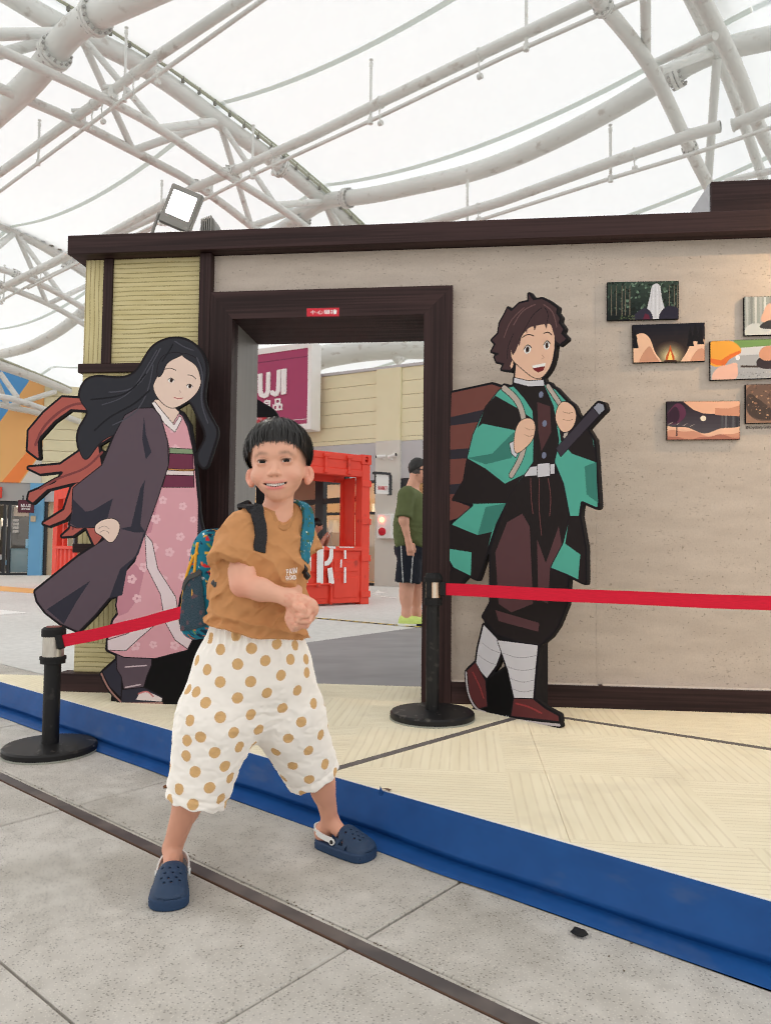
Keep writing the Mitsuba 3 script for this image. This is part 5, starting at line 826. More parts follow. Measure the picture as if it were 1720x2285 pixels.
# right side is a row of black framed windows
for a, b in ((.50, .58), (1.09, 1.31), (2.55, 2.65), (4.2, 4.3), (6.0, 6.1), (7.60, 7.75)): pt('window_post', at(bx(a, b, .1, 2.06, -.09, -.01), FR), 'dark_frame')
for z in (.55, 1.50, 1.96): pt('window_rail', at(bx(.16, 7.75, z, z+.08, -.085, -.015), FR), 'dark_frame')
pt('apron_right', at(bx(.16, 7.75, .0, .55, -.06, .0), FR), 'container_red')
pt('header_right', at(bx(.16, 7.75, 2.045, HGT-.062, -.06, .0), FR), 'container_red')
pt('inner_panel', at(bx(1.32, 2.54, 1.58, 1.95, -.06, -.03), FR), 'warm_wall'); pt('inner_panel', at(bx(1.32, 2.2, .9, 1.49, -.06, -.03), FR), 'warm_wall')
pt('counter', at(bx(1.6, 6.0, .1, .86, -1.0, -.45, .01), FR), 'warm_shelf')
M('bamboo_green', mikit.proc(lambda p, n, uv: mix((.03, .07, .012), (.10, .16, .04), noise(p.x*60, p.y*60, p.z*25))), .6, .3)
t = thing('bamboo_plant', 'thin green bamboo stems standing at the kiosk window', 'plant'); b0 = FF @ np.array((.62, 0, -.20, 1))
for i, (dx, dh) in enumerate(((0, .0), (.06, .05), (.03, -.2), (-.05, -.28))):
    c_ = b0[:3]+np.array((dx, dx*.6, .83)); h_ = .98+dh; tp_ = c_+(0, 0, h_); part(t, 'stem', cat(cyl(c_, tp_, .013, 8), *[cyl(c_+(0, 0, h_*k), c_+(0, 0, h_*k+.012), .017, 8) for k in np.linspace(.1, .95, 8)]), 'bamboo_green', 30)
    r_ = random.Random(i)
    for j in range(7):
        q_ = c_+(0, 0, h_*r_.uniform(.2, 1)); a_ = r_.uniform(0, 6.28); d_ = np.array((math.cos(a_), math.sin(a_), r_.uniform(-.2, .8)))*.075; part(t, 'leaf', trimesh.convex.convex_hull(np.array([q_, q_+d_*.5+(0, 0, .012), q_+d_*.5-(.008, .004, .004), q_+d_, q_+d_*.5+(.008, -.004, 0)])), 'bamboo_green')

# ---------------------------------------------------------------- shop building on the far left
FM = frame((-12.29, 18.56, 0), (.93, .36, 0), (0, 0, 1))
lb = thing('mural_building', 'shop building with orange and blue striped mural and blue corner pillar', 'building')
M('mural_peach', (.80, .44, .17), .7, .3); M('mural_blue', (.10, .33, .66), .7, .3); M('mural_orange', (.86, .25, .07), .7, .3); M('pillar_blue', (.16, .40, .66), .7, .3); M('soffit_grey', (.42, .41, .40), .8, .2); M('beige_door', (.60, .50, .36), .7, .3)
mz0 = 2.49; top = [(-4.0, 6.4), (-.18, 5.66), (.93, 5.22)]
wall_ = poly([(-4, mz0), (.93, mz0)]+top[::-1])
blue_ = poly([(-.047,5.84),(0.548,5.269),(0.09,4.491),(-.134,4.123),(-1.129,2.488),(-1.202,4.579),(-.397,5.655)]).intersection(wall_)
org_ = poly([(0.731,3.581),(0.928,3.57),(0.934,3.391),(0.376,2.479),(-.062,2.465)]).intersection(wall_); wht_ = poly([(0.935,3.352),(0.961,2.498),(0.419,2.481)]).intersection(wall_)
part(lb, 'mural', lay(FM, wall_.difference(unary_union([blue_, org_, wht_])), -.3, 0), 'mural_peach'); part(lb, 'mural_stripe', lay(FM, blue_, -.3, 0), 'mural_blue'); part(lb, 'mural_stripe', lay(FM, org_, -.3, 0), 'mural_orange'); part(lb, 'mural_stripe', lay(FM, wht_, -.3, 0), 'pale_pillar')
for z in np.arange(mz0, 5.0, .30): part(lb, 'panel', lay(FM, sbox(.935, z+.006, 2.6, z+.294), -.3, -.02), 'cream_wall')
part(lb, 'soffit', lay(FM, sbox(-4, 2.0, .675, mz0-.002), -.6, -.05), 'soffit_grey'); part(lb, 'soffit', lay(FM, sbox(1.02, 2.0, 2.6, mz0-.002), -.6, -.05), 'grey_wall')
part(lb, 'pillar', lay(FM, sbox(.675, 0, 1.018, mz0-.003), -.5, .05), 'pillar_blue', label='sky blue corner pillar')
part(lb, 'door_frame', lay(FM, sbox(1.02, 0, 1.10, 1.999), -.4, -.1), 'dark_frame'); part(lb, 'door', lay(FM, sbox(1.101, 0, 2.2, 1.999), -.4, -.2), 'beige_door')
gl_ = [(0.258,1.905),(0.652,1.944),(0.233,1.845),(-.059,1.838)]
for a, b in ((-.02, .05), (.10, .17), (.62, .674), (-.62, -.56), (-1.6, -1.52), (-2.8, -2.72)): part(lb, 'shop_mullion', lay(FM, sbox(a, 0, b, 1.999), -.35, -.22), 'dark_frame')
part(lb, 'shop_transom', lay(FM, sbox(-4, 1.90, .674, 1.998), -.34, -.23), 'dark_frame'); part(lb, 'shop_transom', lay(FM, sbox(-4, 0, .674, .06), -.34, -.23), 'dark_frame')
part(lb, 'shop_pane', lay(FM, sbox(.171, .06, .619, 1.9), -.30, -.2995), 'window_glass'); part(lb, 'shop_pane', lay(FM, sbox(-1.5, .06, -.63, 1.9), -.30, -.2995), 'window_glass')
M('pane_film', (.12, .22, .25), .3, .5)
part(lb, 'frosted_film', lay(FM, sbox(.172, .07, .618, .72), -.31, -.302), 'pane_film', label='frosted blue lower half of the shop window')
part(lb, 'room_wall', lay(FM, sbox(-4, 0, .67, 2.5), -3.2, -3.15), 'dark_goods'); part(lb, 'room_ceiling', lay(FM, sbox(-4, 2.02, .67, 2.06), -3.2, -.61), 'soffit_grey')
part(lb, 'shop_poster', lay(FM, sbox(.21, 1.60, .60, 1.86), -.36, -.34), 'warm_wall')
for i in range(4): part(lb, 'price_board', lay(FM, sbox(.20, 1.15+i*.1, .34, 1.22+i*.1), -.36, -.34), 'pale_goods')
for i in range(14):
    r_ = random.Random(i+40); a = r_.uniform(-2.0, .5); z = r_.uniform(.2, 1.5); part(lb, 'display_item', lay(FM, sbox(a, z, a+r_.uniform(.06, .16), z+r_.uniform(.08, .3)), -2-r_.random(), -1.9-.5*r_.random()+.2), r_.choice(('pale_goods', 'warm_wall', 'bamboo_green', 'grey_wall', 'pillar_blue')))
for i in range(3):
    c_ = (FM @ np.array((-1.2+i*.62, 1.88, -1.6, 1)))[:3]; e = part(lb, 'ceiling_lamp', trimesh.creation.icosphere(1, .05, ) .apply_translation(c_), 'lamp_warm', True); scene[e]['emitter'] = {'type': 'area', 'radiance': {'type': 'rgb', 'value': [30, 24, 16]}}
t = thing('intercom_box', 'small beige box mounted on the sky blue pillar', 'box'); part(t, 'cover', at(bx(.715, .84, 1.44, 1.60, .051, .10, .008), FM), 'beige_door')
t = thing('shop_sign', 'small dark red hanging sign by the blue pillar at the left', 'sign'); sq = [(0.161,2.003),(0.537,2.006),(0.548,1.668),(0.165,1.667)]; SB = frame((-11.9, 18.36, 0), (.93, .36, 0), (0, 0, 1)); a0, c0, a1, c1_ = bound(sq)
M('maroon_sign', (.085, .012, .026), .5, .4)
part(t, 'plate', lay(SB, sbox(a0, c0, a1, c1_), 0, .05), 'maroon_sign'); part(t, 'lettering', at(text('MUJI', (c1_-c0)*.24, .006, True, width=(a1-a0)*.62), SB @ trimesh.transformations.translation_matrix((a0+(a1-a0)*.17, c0+(c1_-c0)*.44, .0505))), 'letter_white'); part(t, 'lettering', at(glyphs('無印良品', (c1_-c0)*.15, .006, 13), SB @ trimesh.transformations.translation_matrix((a0+(a1-a0)*.22, c0+(c1_-c0)*.22, .0505))), 'letter_white'); part(t, 'arm', lay(SB, sbox(a0+.1, c1_, a0+.13, c1_+.12), .01, .04), 'dark_frame')
t = thing('shop_sign', 'narrow red sign at the left edge above the shop door', 'sign'); part(t, 'plate', lay(FM, sbox(-.6, 2.06, -.02, 2.36), .0, .06), 'container_red')
t = thing('standing_panel', 'pale panel with a red mark standing inside the left shop door', 'panel'); part(t, 'board', lay(FM, sbox(-.52, .95, -.22, 1.52), -.95, -.92), 'pale_goods'); part(t, 'mark', lay(FM, sbox(-.44, 1.15, -.34, 1.25), -.92, -.915), 'sign_red'); part(t, 'stand', lay(FM, sbox(-.40, 0, -.34, .95), -.95, -.92), 'dark_frame')
t = thing('rope_post', 'thin white post with a red belt by the left shop door', 'stanchion'); px_ = (FM @ np.array((-.18, 0, .25, 1)))[:3]; part(t, 'post', cyl(px_, px_+(0, 0, .68), .03, 12), 'white_paint', 30); part(t, 'base', cyl(px_, px_+(0, 0, .03), .14, 20), 'white_paint', 30); part(t, 'head', cyl(px_+(0, 0, .681), px_+(0, 0, .76), .04, 12), 'dark_frame', 30)
t = thing('barrier_belt', 'short red belt running out of the left edge from the thin white post', 'belt'); part(t, 'webbing', lay(FM, sbox(-2.2, .70, -.21, .755), .24, .245), 'red_belt')
# black arched board with a red sticker, partly hidden behind the boy
t = thing('arched_board', 'black rounded board with a red sticker just inside the doorway behind the boy', 'board')
ar = [(-1.582,1.866),(-1.518,1.881),(-1.49,1.872),(-1.453,1.849),(-1.405,1.823),(-1.369,1.793),(-1.346,1.754),(-1.338,1.707),(-1.332,1.363),(-1.572,1.363)]; part(t, 'panel', wallprism(crv(ar[:8], 3).union(Polygon(ar)), 5.2, 5.24), 'board_black')
k = [(-1.531,1.743),(-1.428,1.745),(-1.427,1.701),(-1.531,1.702)]; part(t, 'sticker', wallprism(Polygon(k), 5.197, 5.1995), 'sign_red')
gg = glyphs('小心', abs(k[0][1]-k[3][1])*.6, .001, 11); part(t, 'lettering', at(gg, frame((k[0][0]+.02, 5.1968, k[3][1]+.02), (1, 0, 0), (0, 0, 1))), 'letter_white')
ab_ = [(-1.46,1.363)][0]; part(t, 'foot', bx(ab_[0]-.3, ab_[0]+.3, 5.05, 5.4, 0.004, .03), 'board_black'); part(t, 'leg', bx(ab_[0]-.05, ab_[0]+.05, 5.241, 5.29, 0.03, ab_[1]+.4), 'board_black')


# ---------------------------------------------------------------- bodies: smooth distance fields meshed by surface nets
f32 = np.float32
def V3(*a): return np.array(a, f32)
def smin(a, b, k): h = np.clip(.5+.5*(b-a)/k, 0, 1); return b+(a-b)*h-k*h*(1-h)
def smax(a, b, k): return -smin(-a, -b, k)
def cap(P, a, b, ra, rb=None):
    a, b = np.asarray(a, f32), np.asarray(b, f32); rb = ra if rb is None else rb; d = b-a
    t = np.clip((P-a)@d/max(float(d@d), 1e-12), 0, 1)
    return np.linalg.norm(P-a-t[:, None]*d, axis=1)-(ra+(rb-ra)*t)
def chain(P, pts, rs, k=.012):
    out = None
    for i in range(len(pts)-1):
        d = cap(P, pts[i], pts[i+1], rs[i], rs[i+1]); out = d if out is None else smin(out, d, k)
    return out
def elli(P, c, r, R=None):
    p = P-np.asarray(c, f32)
    if R is not None: p = p@np.asarray(R, f32)
    r = np.asarray(r, f32); k0 = np.linalg.norm(p/r, axis=1); k1 = np.linalg.norm(p/(r*r), axis=1)
    return k0*(k0-1)/np.maximum(k1, 1e-9)
def rbox(P, c, hs, r, R=None):
    p = P-np.asarray(c, f32)
    if R is not None: p = p@np.asarray(R, f32)
    q = np.abs(p)-(np.asarray(hs, f32)-r)
    return np.linalg.norm(np.maximum(q, 0), axis=1)+np.minimum(q.max(1), 0)-r
def loft(P, rows, R, o):
    """elliptic sections: rows of (z, cx, cy, a, b) in the frame R (columns = axes) at origin o"""
    p = (P-np.asarray(o, f32))@np.asarray(R, f32); rows = np.asarray(rows, float); z = p[:, 2]; g = [np.interp(z, rows[:, 0], rows[:, i]) for i in range(1, 5)]
    e = np.sqrt(((p[:, 0]-g[0])/g[2])**2+((p[:, 1]-g[1])/g[3])**2); d = (e-1)*np.minimum(g[2], g[3])*.9
    return np.maximum(d, np.maximum(rows[0, 0]-z, z-rows[-1, 0]))
def nets(f, lo, hi, h, B=8, slack=1.35):
    """mesh of f = 0 between lo and hi with cells of size h; only blocks near the surface are sampled"""
    lo, hi = np.asarray(lo, float), np.asarray(hi, float); nb = np.ceil((hi-lo)/(h*B)).astype(int)
    bi = np.stack(np.meshgrid(*[np.arange(n) for n in nb], indexing='ij'), -1).reshape(-1, 3)
    d = f((lo+(bi+.5)*B*h).astype(f32)); bi = bi[np.abs(d) < B*h*.87*slack]
    g = np.stack(np.meshgrid(*[np.arange(B+1)]*3, indexing='ij'), -1).reshape(-1, 3)
    cells, verts, sg = [], [], []
    E = [((0, 0, 0), (1, 0, 0)), ((0, 1, 0), (1, 1, 0)), ((0, 0, 1), (1, 0, 1)), ((0, 1, 1), (1, 1, 1)), ((0, 0, 0), (0, 1, 0)), ((1, 0, 0), (1, 1, 0)), ((0, 0, 1), (0, 1, 1)), ((1, 0, 1), (1, 1, 1)), ((0, 0, 0), (0, 0, 1)), ((1, 0, 0), (1, 0, 1)), ((0, 1, 0), (0, 1, 1)), ((1, 1, 0), (1, 1, 1))]
    for s in range(0, len(bi), 1500):
        b = bi[s:s+1500]; ijk = b[:, None]*B+g[None]
        v = f((lo+ijk.reshape(-1, 3)*h).astype(f32)).reshape(len(b), B+1, B+1, B+1)
        neg = v < 0
        c = lambda A, o: A[:, o[0]:o[0]+B, o[1]:o[1]+B, o[2]:o[2]+B]
        n = sum(c(neg, o).astype(int) for o in np.ndindex(2, 2, 2)); act = (n > 0) & (n < 8)
        I = np.nonzero(act); acc = np.zeros((len(I[0]), 3)); cnt = np.zeros(len(I[0])); 
        for a, e in E:
            va, ve = c(v, a)[I], c(v, e)[I]; x = (va < 0) != (ve < 0); t = np.where(x, va/np.where(x, va-ve, 1), 0)
            acc += np.where(x[:, None], np.array(a)+t[:, None]*(np.array(e)-np.array(a)), 0); cnt += x
        cc = b[I[0]]*B+np.stack(I[1:], 1); cells.append(cc); verts.append(lo+(cc+acc/cnt[:, None])*h)
        sg.append(np.stack([c(neg, (0, 0, 0))[I]]+[c(neg, o)[I] for o in ((1, 0, 0), (0, 1, 0), (0, 0, 1))], 1))
    cells, verts, sg = np.concatenate(cells), np.concatenate(verts), np.concatenate(sg)
    N = nb*B+2; key = (cells[:, 0]*N[1]+cells[:, 1])*N[2]+cells[:, 2]; o = np.argsort(key); key, verts, sg, cells = key[o], verts[o], sg[o], cells[o]
    st = np.array((N[1]*N[2], N[2], 1)); F = []
    for ax in range(3):
        x = sg[:, 0] != sg[:, ax+1]; u, w = (ax+1) % 3, (ax+2) % 3
        i0 = np.nonzero(x)[0]; ks = [key[i0], key[i0]-st[u], key[i0]-st[u]-st[w], key[i0]-st[w]]
        ix = [np.clip(np.searchsorted(key, k), 0, len(key)-1) for k in ks]; ok = np.all([key[i] == k for i, k in zip(ix, ks)], axis=0)
        q = np.stack(ix, 1)[ok]; fl = sg[i0, 0][ok]; q = np.where(fl[:, None], q, q[:, ::-1]); F.append(q)
    F = np.concatenate(F); tri = np.vstack([F[:, [0, 1, 2]], F[:, [0, 2, 3]]])
    return verts, tri
def grad(f, P, e=.0015):
    P = P.astype(f32); g = np.stack([f(P+np.eye(3, dtype=f32)[i]*f32(e))-f(P-np.eye(3, dtype=f32)[i]*f32(e)) for i in range(3)], 1)
    return g/np.maximum(np.linalg.norm(g, axis=1, keepdims=True), 1e-9)
def snap(f, P, off=0.0, n=6):
    P = np.array(P, float)
    for _ in range(n): P = P-grad(f, P)*(f(P.astype(f32))-off)[:, None]
    return P
def near(P, c, r, f):
    """f evaluated only within r of c"""
    q = np.linalg.norm(P-np.asarray(c, f32), axis=1); out = (q-r+.045).astype(f32); m = q < r
    if m.any(): out[m] = f(P[m])
    return out
def axes(x, z=(0, 0, 1)):
    x = np.array(x, float); x /= np.linalg.norm(x); z = np.array(z, float); z -= x*(z@x); z /= np.linalg.norm(z); return np.stack([x, np.cross(z, x), z], 1)
def meshpart(parent, name, vf, bsdf, color=None, **k):
    if isinstance(parent, str): key = part(parent, name, vf, bsdf, True, color=color, **k)
    return key
def fb(P, s, seed=0): return meshkit.fbm(np.asarray(P, float)*s, 3, seed)
M('skin', VC, .44, .42); M('cloth_vc', VC, .85, .2, sheen=.3, bump=lambda p, n, uv: (noise(p.x*900, p.y*900, p.z*900)+.6*fbm(p.x*120, p.y*120, p.z*120, 2))*.0007, eps=6e-4)
M('vinyl_vc', VC, .55, .35); M('hair_black', (.0075, .0065, .0062), .42, .45); M('rubber_vc', VC, .55, .4)
M('eye_vc', VC, .3, .2); M('strap_black', mikit.proc(lambda p, n, uv: mix((.010, .010, .012), (.04, .04, .044), noise(p.x*700, p.y*700, p.z*700))), .85, .2)
M('buckle', (.010, .010, .011), .35, .5)


# ---------------------------------------------------------------- the boy
boy = thing('person', 'boy in a mustard T-shirt and white shorts with tan polka dots, legs apart', 'person')
SR_, SL_ = V3(-.528, 1.708, .838), V3(*[(-.428,1.86,0.869)][0])
NK = V3(-.458, 1.785, .900); HIP = V3(-.512, 1.795, .58)
xb = np.array((.62, .78, .05)); yb = np.array((.78, -.62, 0)); RB_ = axes(xb, (.17, .0, 1)); RB_[:, 1] *= 1   # x: to his left, y: his back, z up
RB_ = np.stack([RB_[:, 0], RB_[:, 1], RB_[:, 2]], 1)
TC = np.array((-.512, 1.795, .58))
ELR, WRR = V3(-.507, 1.662, .716), V3(-.392, 1.645, .688)
ELL, WRL = V3(*[(-.436,1.845,0.713)][0]), V3(-.392, 1.685, .678)
HR, KR, AR = V3(-.572, 1.775, .48), V3(-.618, 1.715, .29), V3(-.697, 1.758, .075)
HL, KL, AL = V3(-.462, 1.845, .48), V3(-.378, 1.915, .27), V3(-.354, 1.987, .075)
# head frame: x to the right of the picture, y out of the face, z up
fy = np.array((.10, -1, -.02)); fz = np.array((-.060, .02, 1)); fy /= np.linalg.norm(fy); fz -= fy*(fz@fy); fz /= np.linalg.norm(fz); fx = np.cross(fy, fz); fx = -fx if fx[0] < 0 else fx
HF = np.stack([fx, fy, fz], 1); HO = np.array([(-.447,1.695,1.002)][0])
def hl(P): return ((P-HO.astype(f32))@HF.astype(f32))
HC2 = HO+HF@np.array((0, -.068, .005))
def head(P):
    p = hl(P)
    d = elli(p, (0, -.083, .024), (.0685, .088, .082))
    d = smin(d, elli(p, (0, -.060, -.034), (.0545, .058, .048)), .022)
    d = smin(d, elli(p, (0, -.029, -.0735), (.021, .022, .0175)), .026)
    for s in (-1, 1):
        d = smin(d, elli(p, (s*.037, -.026, -.030), (.024, .022, .021)), .018)
        d = smin(d, cap(p, (s*.010, -.004, .016), (s*.042, -.020, .017), .008, .007), .012)
    d = smin(d, elli(p, (0, -.018, .040), (.048, .026, .030)), .02)
    for s in (-1, 1): d = smax(d, -elli(p, (s*.0285, .003, .000), (.0155, .0085, .0085)), .008)
    d = smin(d, cap(p, (0, -.006, .004), (0, .0062, -.0225), .0060, .0074), .011)
    d = smin(d, elli(p, (0, .0078, -.0258), (.0078, .0072, .0064)), .007)
    for s in (-1, 1): d = smin(d, elli(p, (s*.0108, .001, -.0280), (.0058, .0075, .0052)), .006)
    for s in (-1, 1): d = smax(d, -elli(p, (s*.0064, .006, -.0335), (.0026, .0038, .0016)), .002)
    # eyelids: a soft swelling with a narrow curved slit
    for s in (-1, 1):
        q = p-np.array((s*.0285, -.0085, 0), f32); d = smin(d, elli(q, (0, 0, .001), (.0155, .0105, .0098)), .005)
        zc = .0022-14.0*(q[:, 0])**2+s*.05*q[:, 0]
        slit = np.sqrt((q[:, 0]/.0114)**2+((q[:, 2]-zc)/.0032)**2)-1
        d = smax(d, -np.maximum(slit*.0032, np.maximum(-.004-q[:, 1], q[:, 1]-.02)), .0012)
    # smiling mouth
    mz = -.0545+7.5*p[:, 0]**2
    up = cap(np.stack([p[:, 0]*.98, p[:, 1], p[:, 2]-(mz+.0058+0*p[:, 0])], 1), (-.021, -.006, 0), (.021, -.006, 0), .0042); lo_ = cap(np.stack([p[:, 0], p[:, 1], p[:, 2]-(mz-.0068-2.5*p[:, 0]**2*0)], 1), (-.017, -.0055, 0), (.017, -.0055, 0), .0052)
    bul = elli(p, (0, -.020, -.052), (.034, .021, .022)); d = smin(d, bul, .012); d = smin(d, up, .004); d = smin(d, lo_, .005)
    gap = np.maximum(np.sqrt((p[:, 0]/.0262)**2+((p[:, 2]-mz)/.0039)**2)-1, 0*mz-1)*.0039
    d = smax(d, -np.maximum(gap, np.maximum(-.022-p[:, 1], p[:, 1]-.02)), .0012)
    # ears
    for s in (-1, 1):
        w = np.array((s*.45, .80, 0)); w /= np.linalg.norm(w); Re = np.stack([np.cross(w, (0, .12, 1)), w, np.cross(w, np.cross(w, (0, .12, 1)))*-1], 1); Re /= np.linalg.norm(Re, axis=0)
        c = (s*.0722, -.080, -.026); e = smax(elli(p, c, (.0142, .0064, .0215), Re), -elli(p, np.array(c)+w*.0055+np.array((s*.0025, 0, .0025)), (.0100, .0062, .0152), Re), .0025)
        e = smin(e, elli(p, (s*.069, -.074, -.044), (.008, .006, .009)), .006); e = smin(e, cap(p, np.array(c)+w*.001+np.array((s*.004, 0, -.012)), np.array(c)+w*.001+np.array((s*.003, 0, .012)), .0022), .004); d = smin(d, e, .007)
    return d
def hand_r(P):
    W, o = WRR, None
    K = [V3(*q) for q in [(-.357,1.632,0.684),(-.341,1.632,0.675),(-.339,1.64,0.66),(-.347,1.652,0.645)]]
    pm = cap(P, W, (K[1]+K[2])/2, .0165, .0150); pm = smin(pm, cap(P, W, K[0], .0155, .0118), .012); pm = smin(pm, cap(P, W, K[3], .015, .0112), .012); pm = smin(pm, chain(P, K, [.0102, .0105, .0102, .0095]), .008)
    m = [V3(*q) for q in [(-.36,1.612,0.665),(-.345,1.612,0.653),(-.343,1.62,0.639),(-.352,1.634,0.628)]]; t = [V3(*q) for q in [(-.35,1.608,0.66),(-.358,1.606,0.651),(-.36,1.612,0.641),(-.367,1.622,0.631)]]; e = [V3(*q) for q in [(-.347,1.622,0.661),(-.368,1.618,0.652),(-.371,1.624,0.641),(-.377,1.634,0.625)]]
    for i in range(4): pm = smin(pm, chain(P, [K[i], m[i], t[i], e[i]], [.0088, .0078, .0070, .0060], .0015), .0012)
    th = [V3(*q) for q in [(-.379,1.64,0.681),(-.37,1.625,0.669),(-.359,1.612,0.669),(-.35,1.606,0.666)]]
    return smin(pm, chain(P, th, [.012, .0095, .0084, .0070], .003), .0025)
def hand_l(P):
    W = WRL; K = [V3(*q) for q in [(-.384,1.655,0.656),(-.386,1.652,0.647),(-.387,1.654,0.638),(-.387,1.66,0.628)]]
    d = chain(P, [W, (K[1]+K[2])/2], [.016, .0155]); d = smin(d, chain(P, K, [.0115, .0115, .011, .010]), .01); d = smin(d, cap(P, W, K[3], .014, .011), .01)
    F = [[V3(*q) for q in [(-.375,1.64,0.653),(-.369,1.642,0.642),(-.369,1.655,0.636)]], [V3(*q) for q in [(-.378,1.638,0.642),(-.372,1.636,0.633),(-.37,1.648,0.628)]], [V3(*q) for q in [(-.381,1.638,0.633),(-.376,1.638,0.625),(-.371,1.648,0.621)]], [V3(*q) for q in [(-.386,1.648,0.626),(-.384,1.648,0.619),(-.379,1.655,0.617)]]]
    for k, f in zip(K, F): d = smin(d, chain(P, [k]+f, [.0092, .0082, .0074, .0064], .002), .002)
    return smin(d, chain(P, [V3(*q) for q in [(-.388,1.65,0.666),(-.374,1.635,0.665),(-.366,1.63,0.659)]], [.0115, .0095, .0078], .004), .006)
HC_ = np.array((-.375, 1.645, .655))
def arms(P):
    d = chain(P, [SR_, ELR, WRR], [.033, .0270, .0172], .012); d = smin(d, elli(P, (ELR*.62+WRR*.38), (.0235, .0225, .023)), .02); d = smin(d, elli(P, (SR_*.25+ELR*.75), (.0275, .0275, .028)), .02)
    e = chain(P, [SL_, ELL, WRL], [.036, .029, .0185], .012); return np.minimum(smin(d, near(P, HC_, .115, hand_r), .012), smin(e, near(P, HC_, .115, hand_l), .012))
TROWS = [(-.035, 0, 0, .108, .092), (.02, 0, 0, .110, .093), (.08, .0, .0, .108, .092), (.15, .004, .002, .110, .092), (.21, .006, .004, .113, .086), (.255, .004, .004, .100, .066), (.285, .0, .004, .066, .050), (.315, 0, .0, .036, .036)]
def torso(P, g=0.0): return loft(P, [(z, cx, cy, a+g, b+g) for z, cx, cy, a, b in TROWS], RB_, TC)
def legs(P):
    d = chain(P, [HR, KR, AR], [.060, .040, .0225], .02); c = KR*.62+AR*.38; d = smin(d, elli(P, c+V3(-.002, .006, 0), (.031, .033, .055)), .022)
    d = smin(d, cap(P, AR, AR+V3(.026, -.085, -.055), .021, .013), .012); d = smin(d, elli(P, AR+V3(-.006, .02, -.035), (.024, .027, .028)), .02)
    e = chain(P, [HL, KL, AL], [.060, .038, .0215], .02); c = KL*.60+AL*.40; e = smin(e, elli(P, c+V3(-.004, .004, 0), (.029, .030, .055)), .022)
    e = smin(e, cap(P, AL, AL+V3(.078, -.042, -.055), .021, .013), .012); e = smin(e, elli(P, AL+V3(-.02, .012, -.035), (.025, .025, .028)), .02)
    return np.minimum(d, e)
def body(P):
    neck = cap(P, NK+V3(-.004, .012, -.035), HO.astype(f32)+(HF@np.array((0, -.084, -.045))).astype(f32), .037, .0345)
    t = smin(torso(P, -.003), neck, .030); t = smin(t, near(P, (-.51, 1.83, .27), .46, legs), .02); t = smin(t, near(P, (-.45, 1.75, .76), .24, arms), .01); return smin(t, near(P, HC2, .165, head), .010)
bv, bf_ = nets(body, (-.80, 1.50, .01), (-.20, 2.08, 1.14), .00235)
p = (bv-HO)@HF
col = np.tile(np.array(rgb(216, 164, 140)), (len(bv), 1)); n1 = fb(bv, 38, 3)[:, None]
col = col*(.93+.14*n1)
def blend(w, c):
    global col
    w = np.clip(w, 0, 1)[:, None]; col = col*(1-w)+np.array(c)*w
onhead = (p[:, 2] > -.10) & (np.abs(p[:, 0]) < .1) & (p[:, 1] > -.2)
for s in (-1, 1): blend(.20*np.exp(-(((p[:, 0]-s*.038)/.018)**2+((p[:, 2]+.036)/.014)**2))*(p[:, 1] > -.05), rgb(216, 120, 104))
mz = -.0545+7.5*p[:, 0]**2
lipu = np.exp(-((p[:, 2]-mz-.0058)/.0036)**4)*np.exp(-(p[:, 0]/.0245)**6)*(p[:, 1] > -.03); lipl = np.exp(-((p[:, 2]-mz+.0070)/.0048)**4)*np.exp(-(p[:, 0]/.0215)**6)*(p[:, 1] > -.03)
blend(np.maximum(.55*lipu, .85*lipl), rgb(205, 108, 108))
ins = (np.sqrt((p[:, 0]/.0262)**2+((p[:, 2]-mz)/.0041)**2) < 1.10) & (p[:, 1] < -.0035) & (p[:, 1] > -.035); blend(ins*1.0, rgb(74, 26, 26))
for s in (-1, 1):
    bx_ = s*(p[:, 0])-.0295; bz = p[:, 2]-(.0185+.003*np.cos(bx_*90)-.0025*(bx_ > .008)); blend(.56*np.exp(-(bx_/.0170)**4)*np.exp(-(bz/.0046)**2)*(p[:, 1] > -.06)*(.6+.7*fb(bv*np.array((1, 1, .3)), 420, 8)), rgb(92, 68, 60))
    q = p-np.array((s*.0285, -.0085, 0)); zc = .0022-14.0*q[:, 0]**2+s*.05*q[:, 0]; lash = np.exp(-((q[:, 2]-zc-.0044)/.0020)**2)*np.exp(-(q[:, 0]/.0130)**6)*(q[:, 1] > -.012); blend(lash*1.0, rgb(38, 26, 26))
    blend(.35*np.exp(-((q[:, 2]-zc+.0043)/.0016)**2)*np.exp(-(q[:, 0]/.012)**6)*(q[:, 1] > -.008), rgb(130, 80, 72)); blend(.30*np.exp(-((q[:, 2]-zc-.0095)/.0013)**2)*np.exp(-(q[:, 0]/.014)**6)*(q[:, 1] > -.01), rgb(150, 92, 78))
    blend(.55*np.exp(-(((p[:, 0]-s*.0066)/.0024)**2+((p[:, 2]+.0342)/.0017)**2))*(p[:, 1] > -.004), rgb(110, 56, 48))
    blend(.13*(np.abs(p[:, 0]) > .064)*(p[:, 2] < .0)*(p[:, 2] > -.06)*(p[:, 1] > -.12), rgb(226, 110, 92))
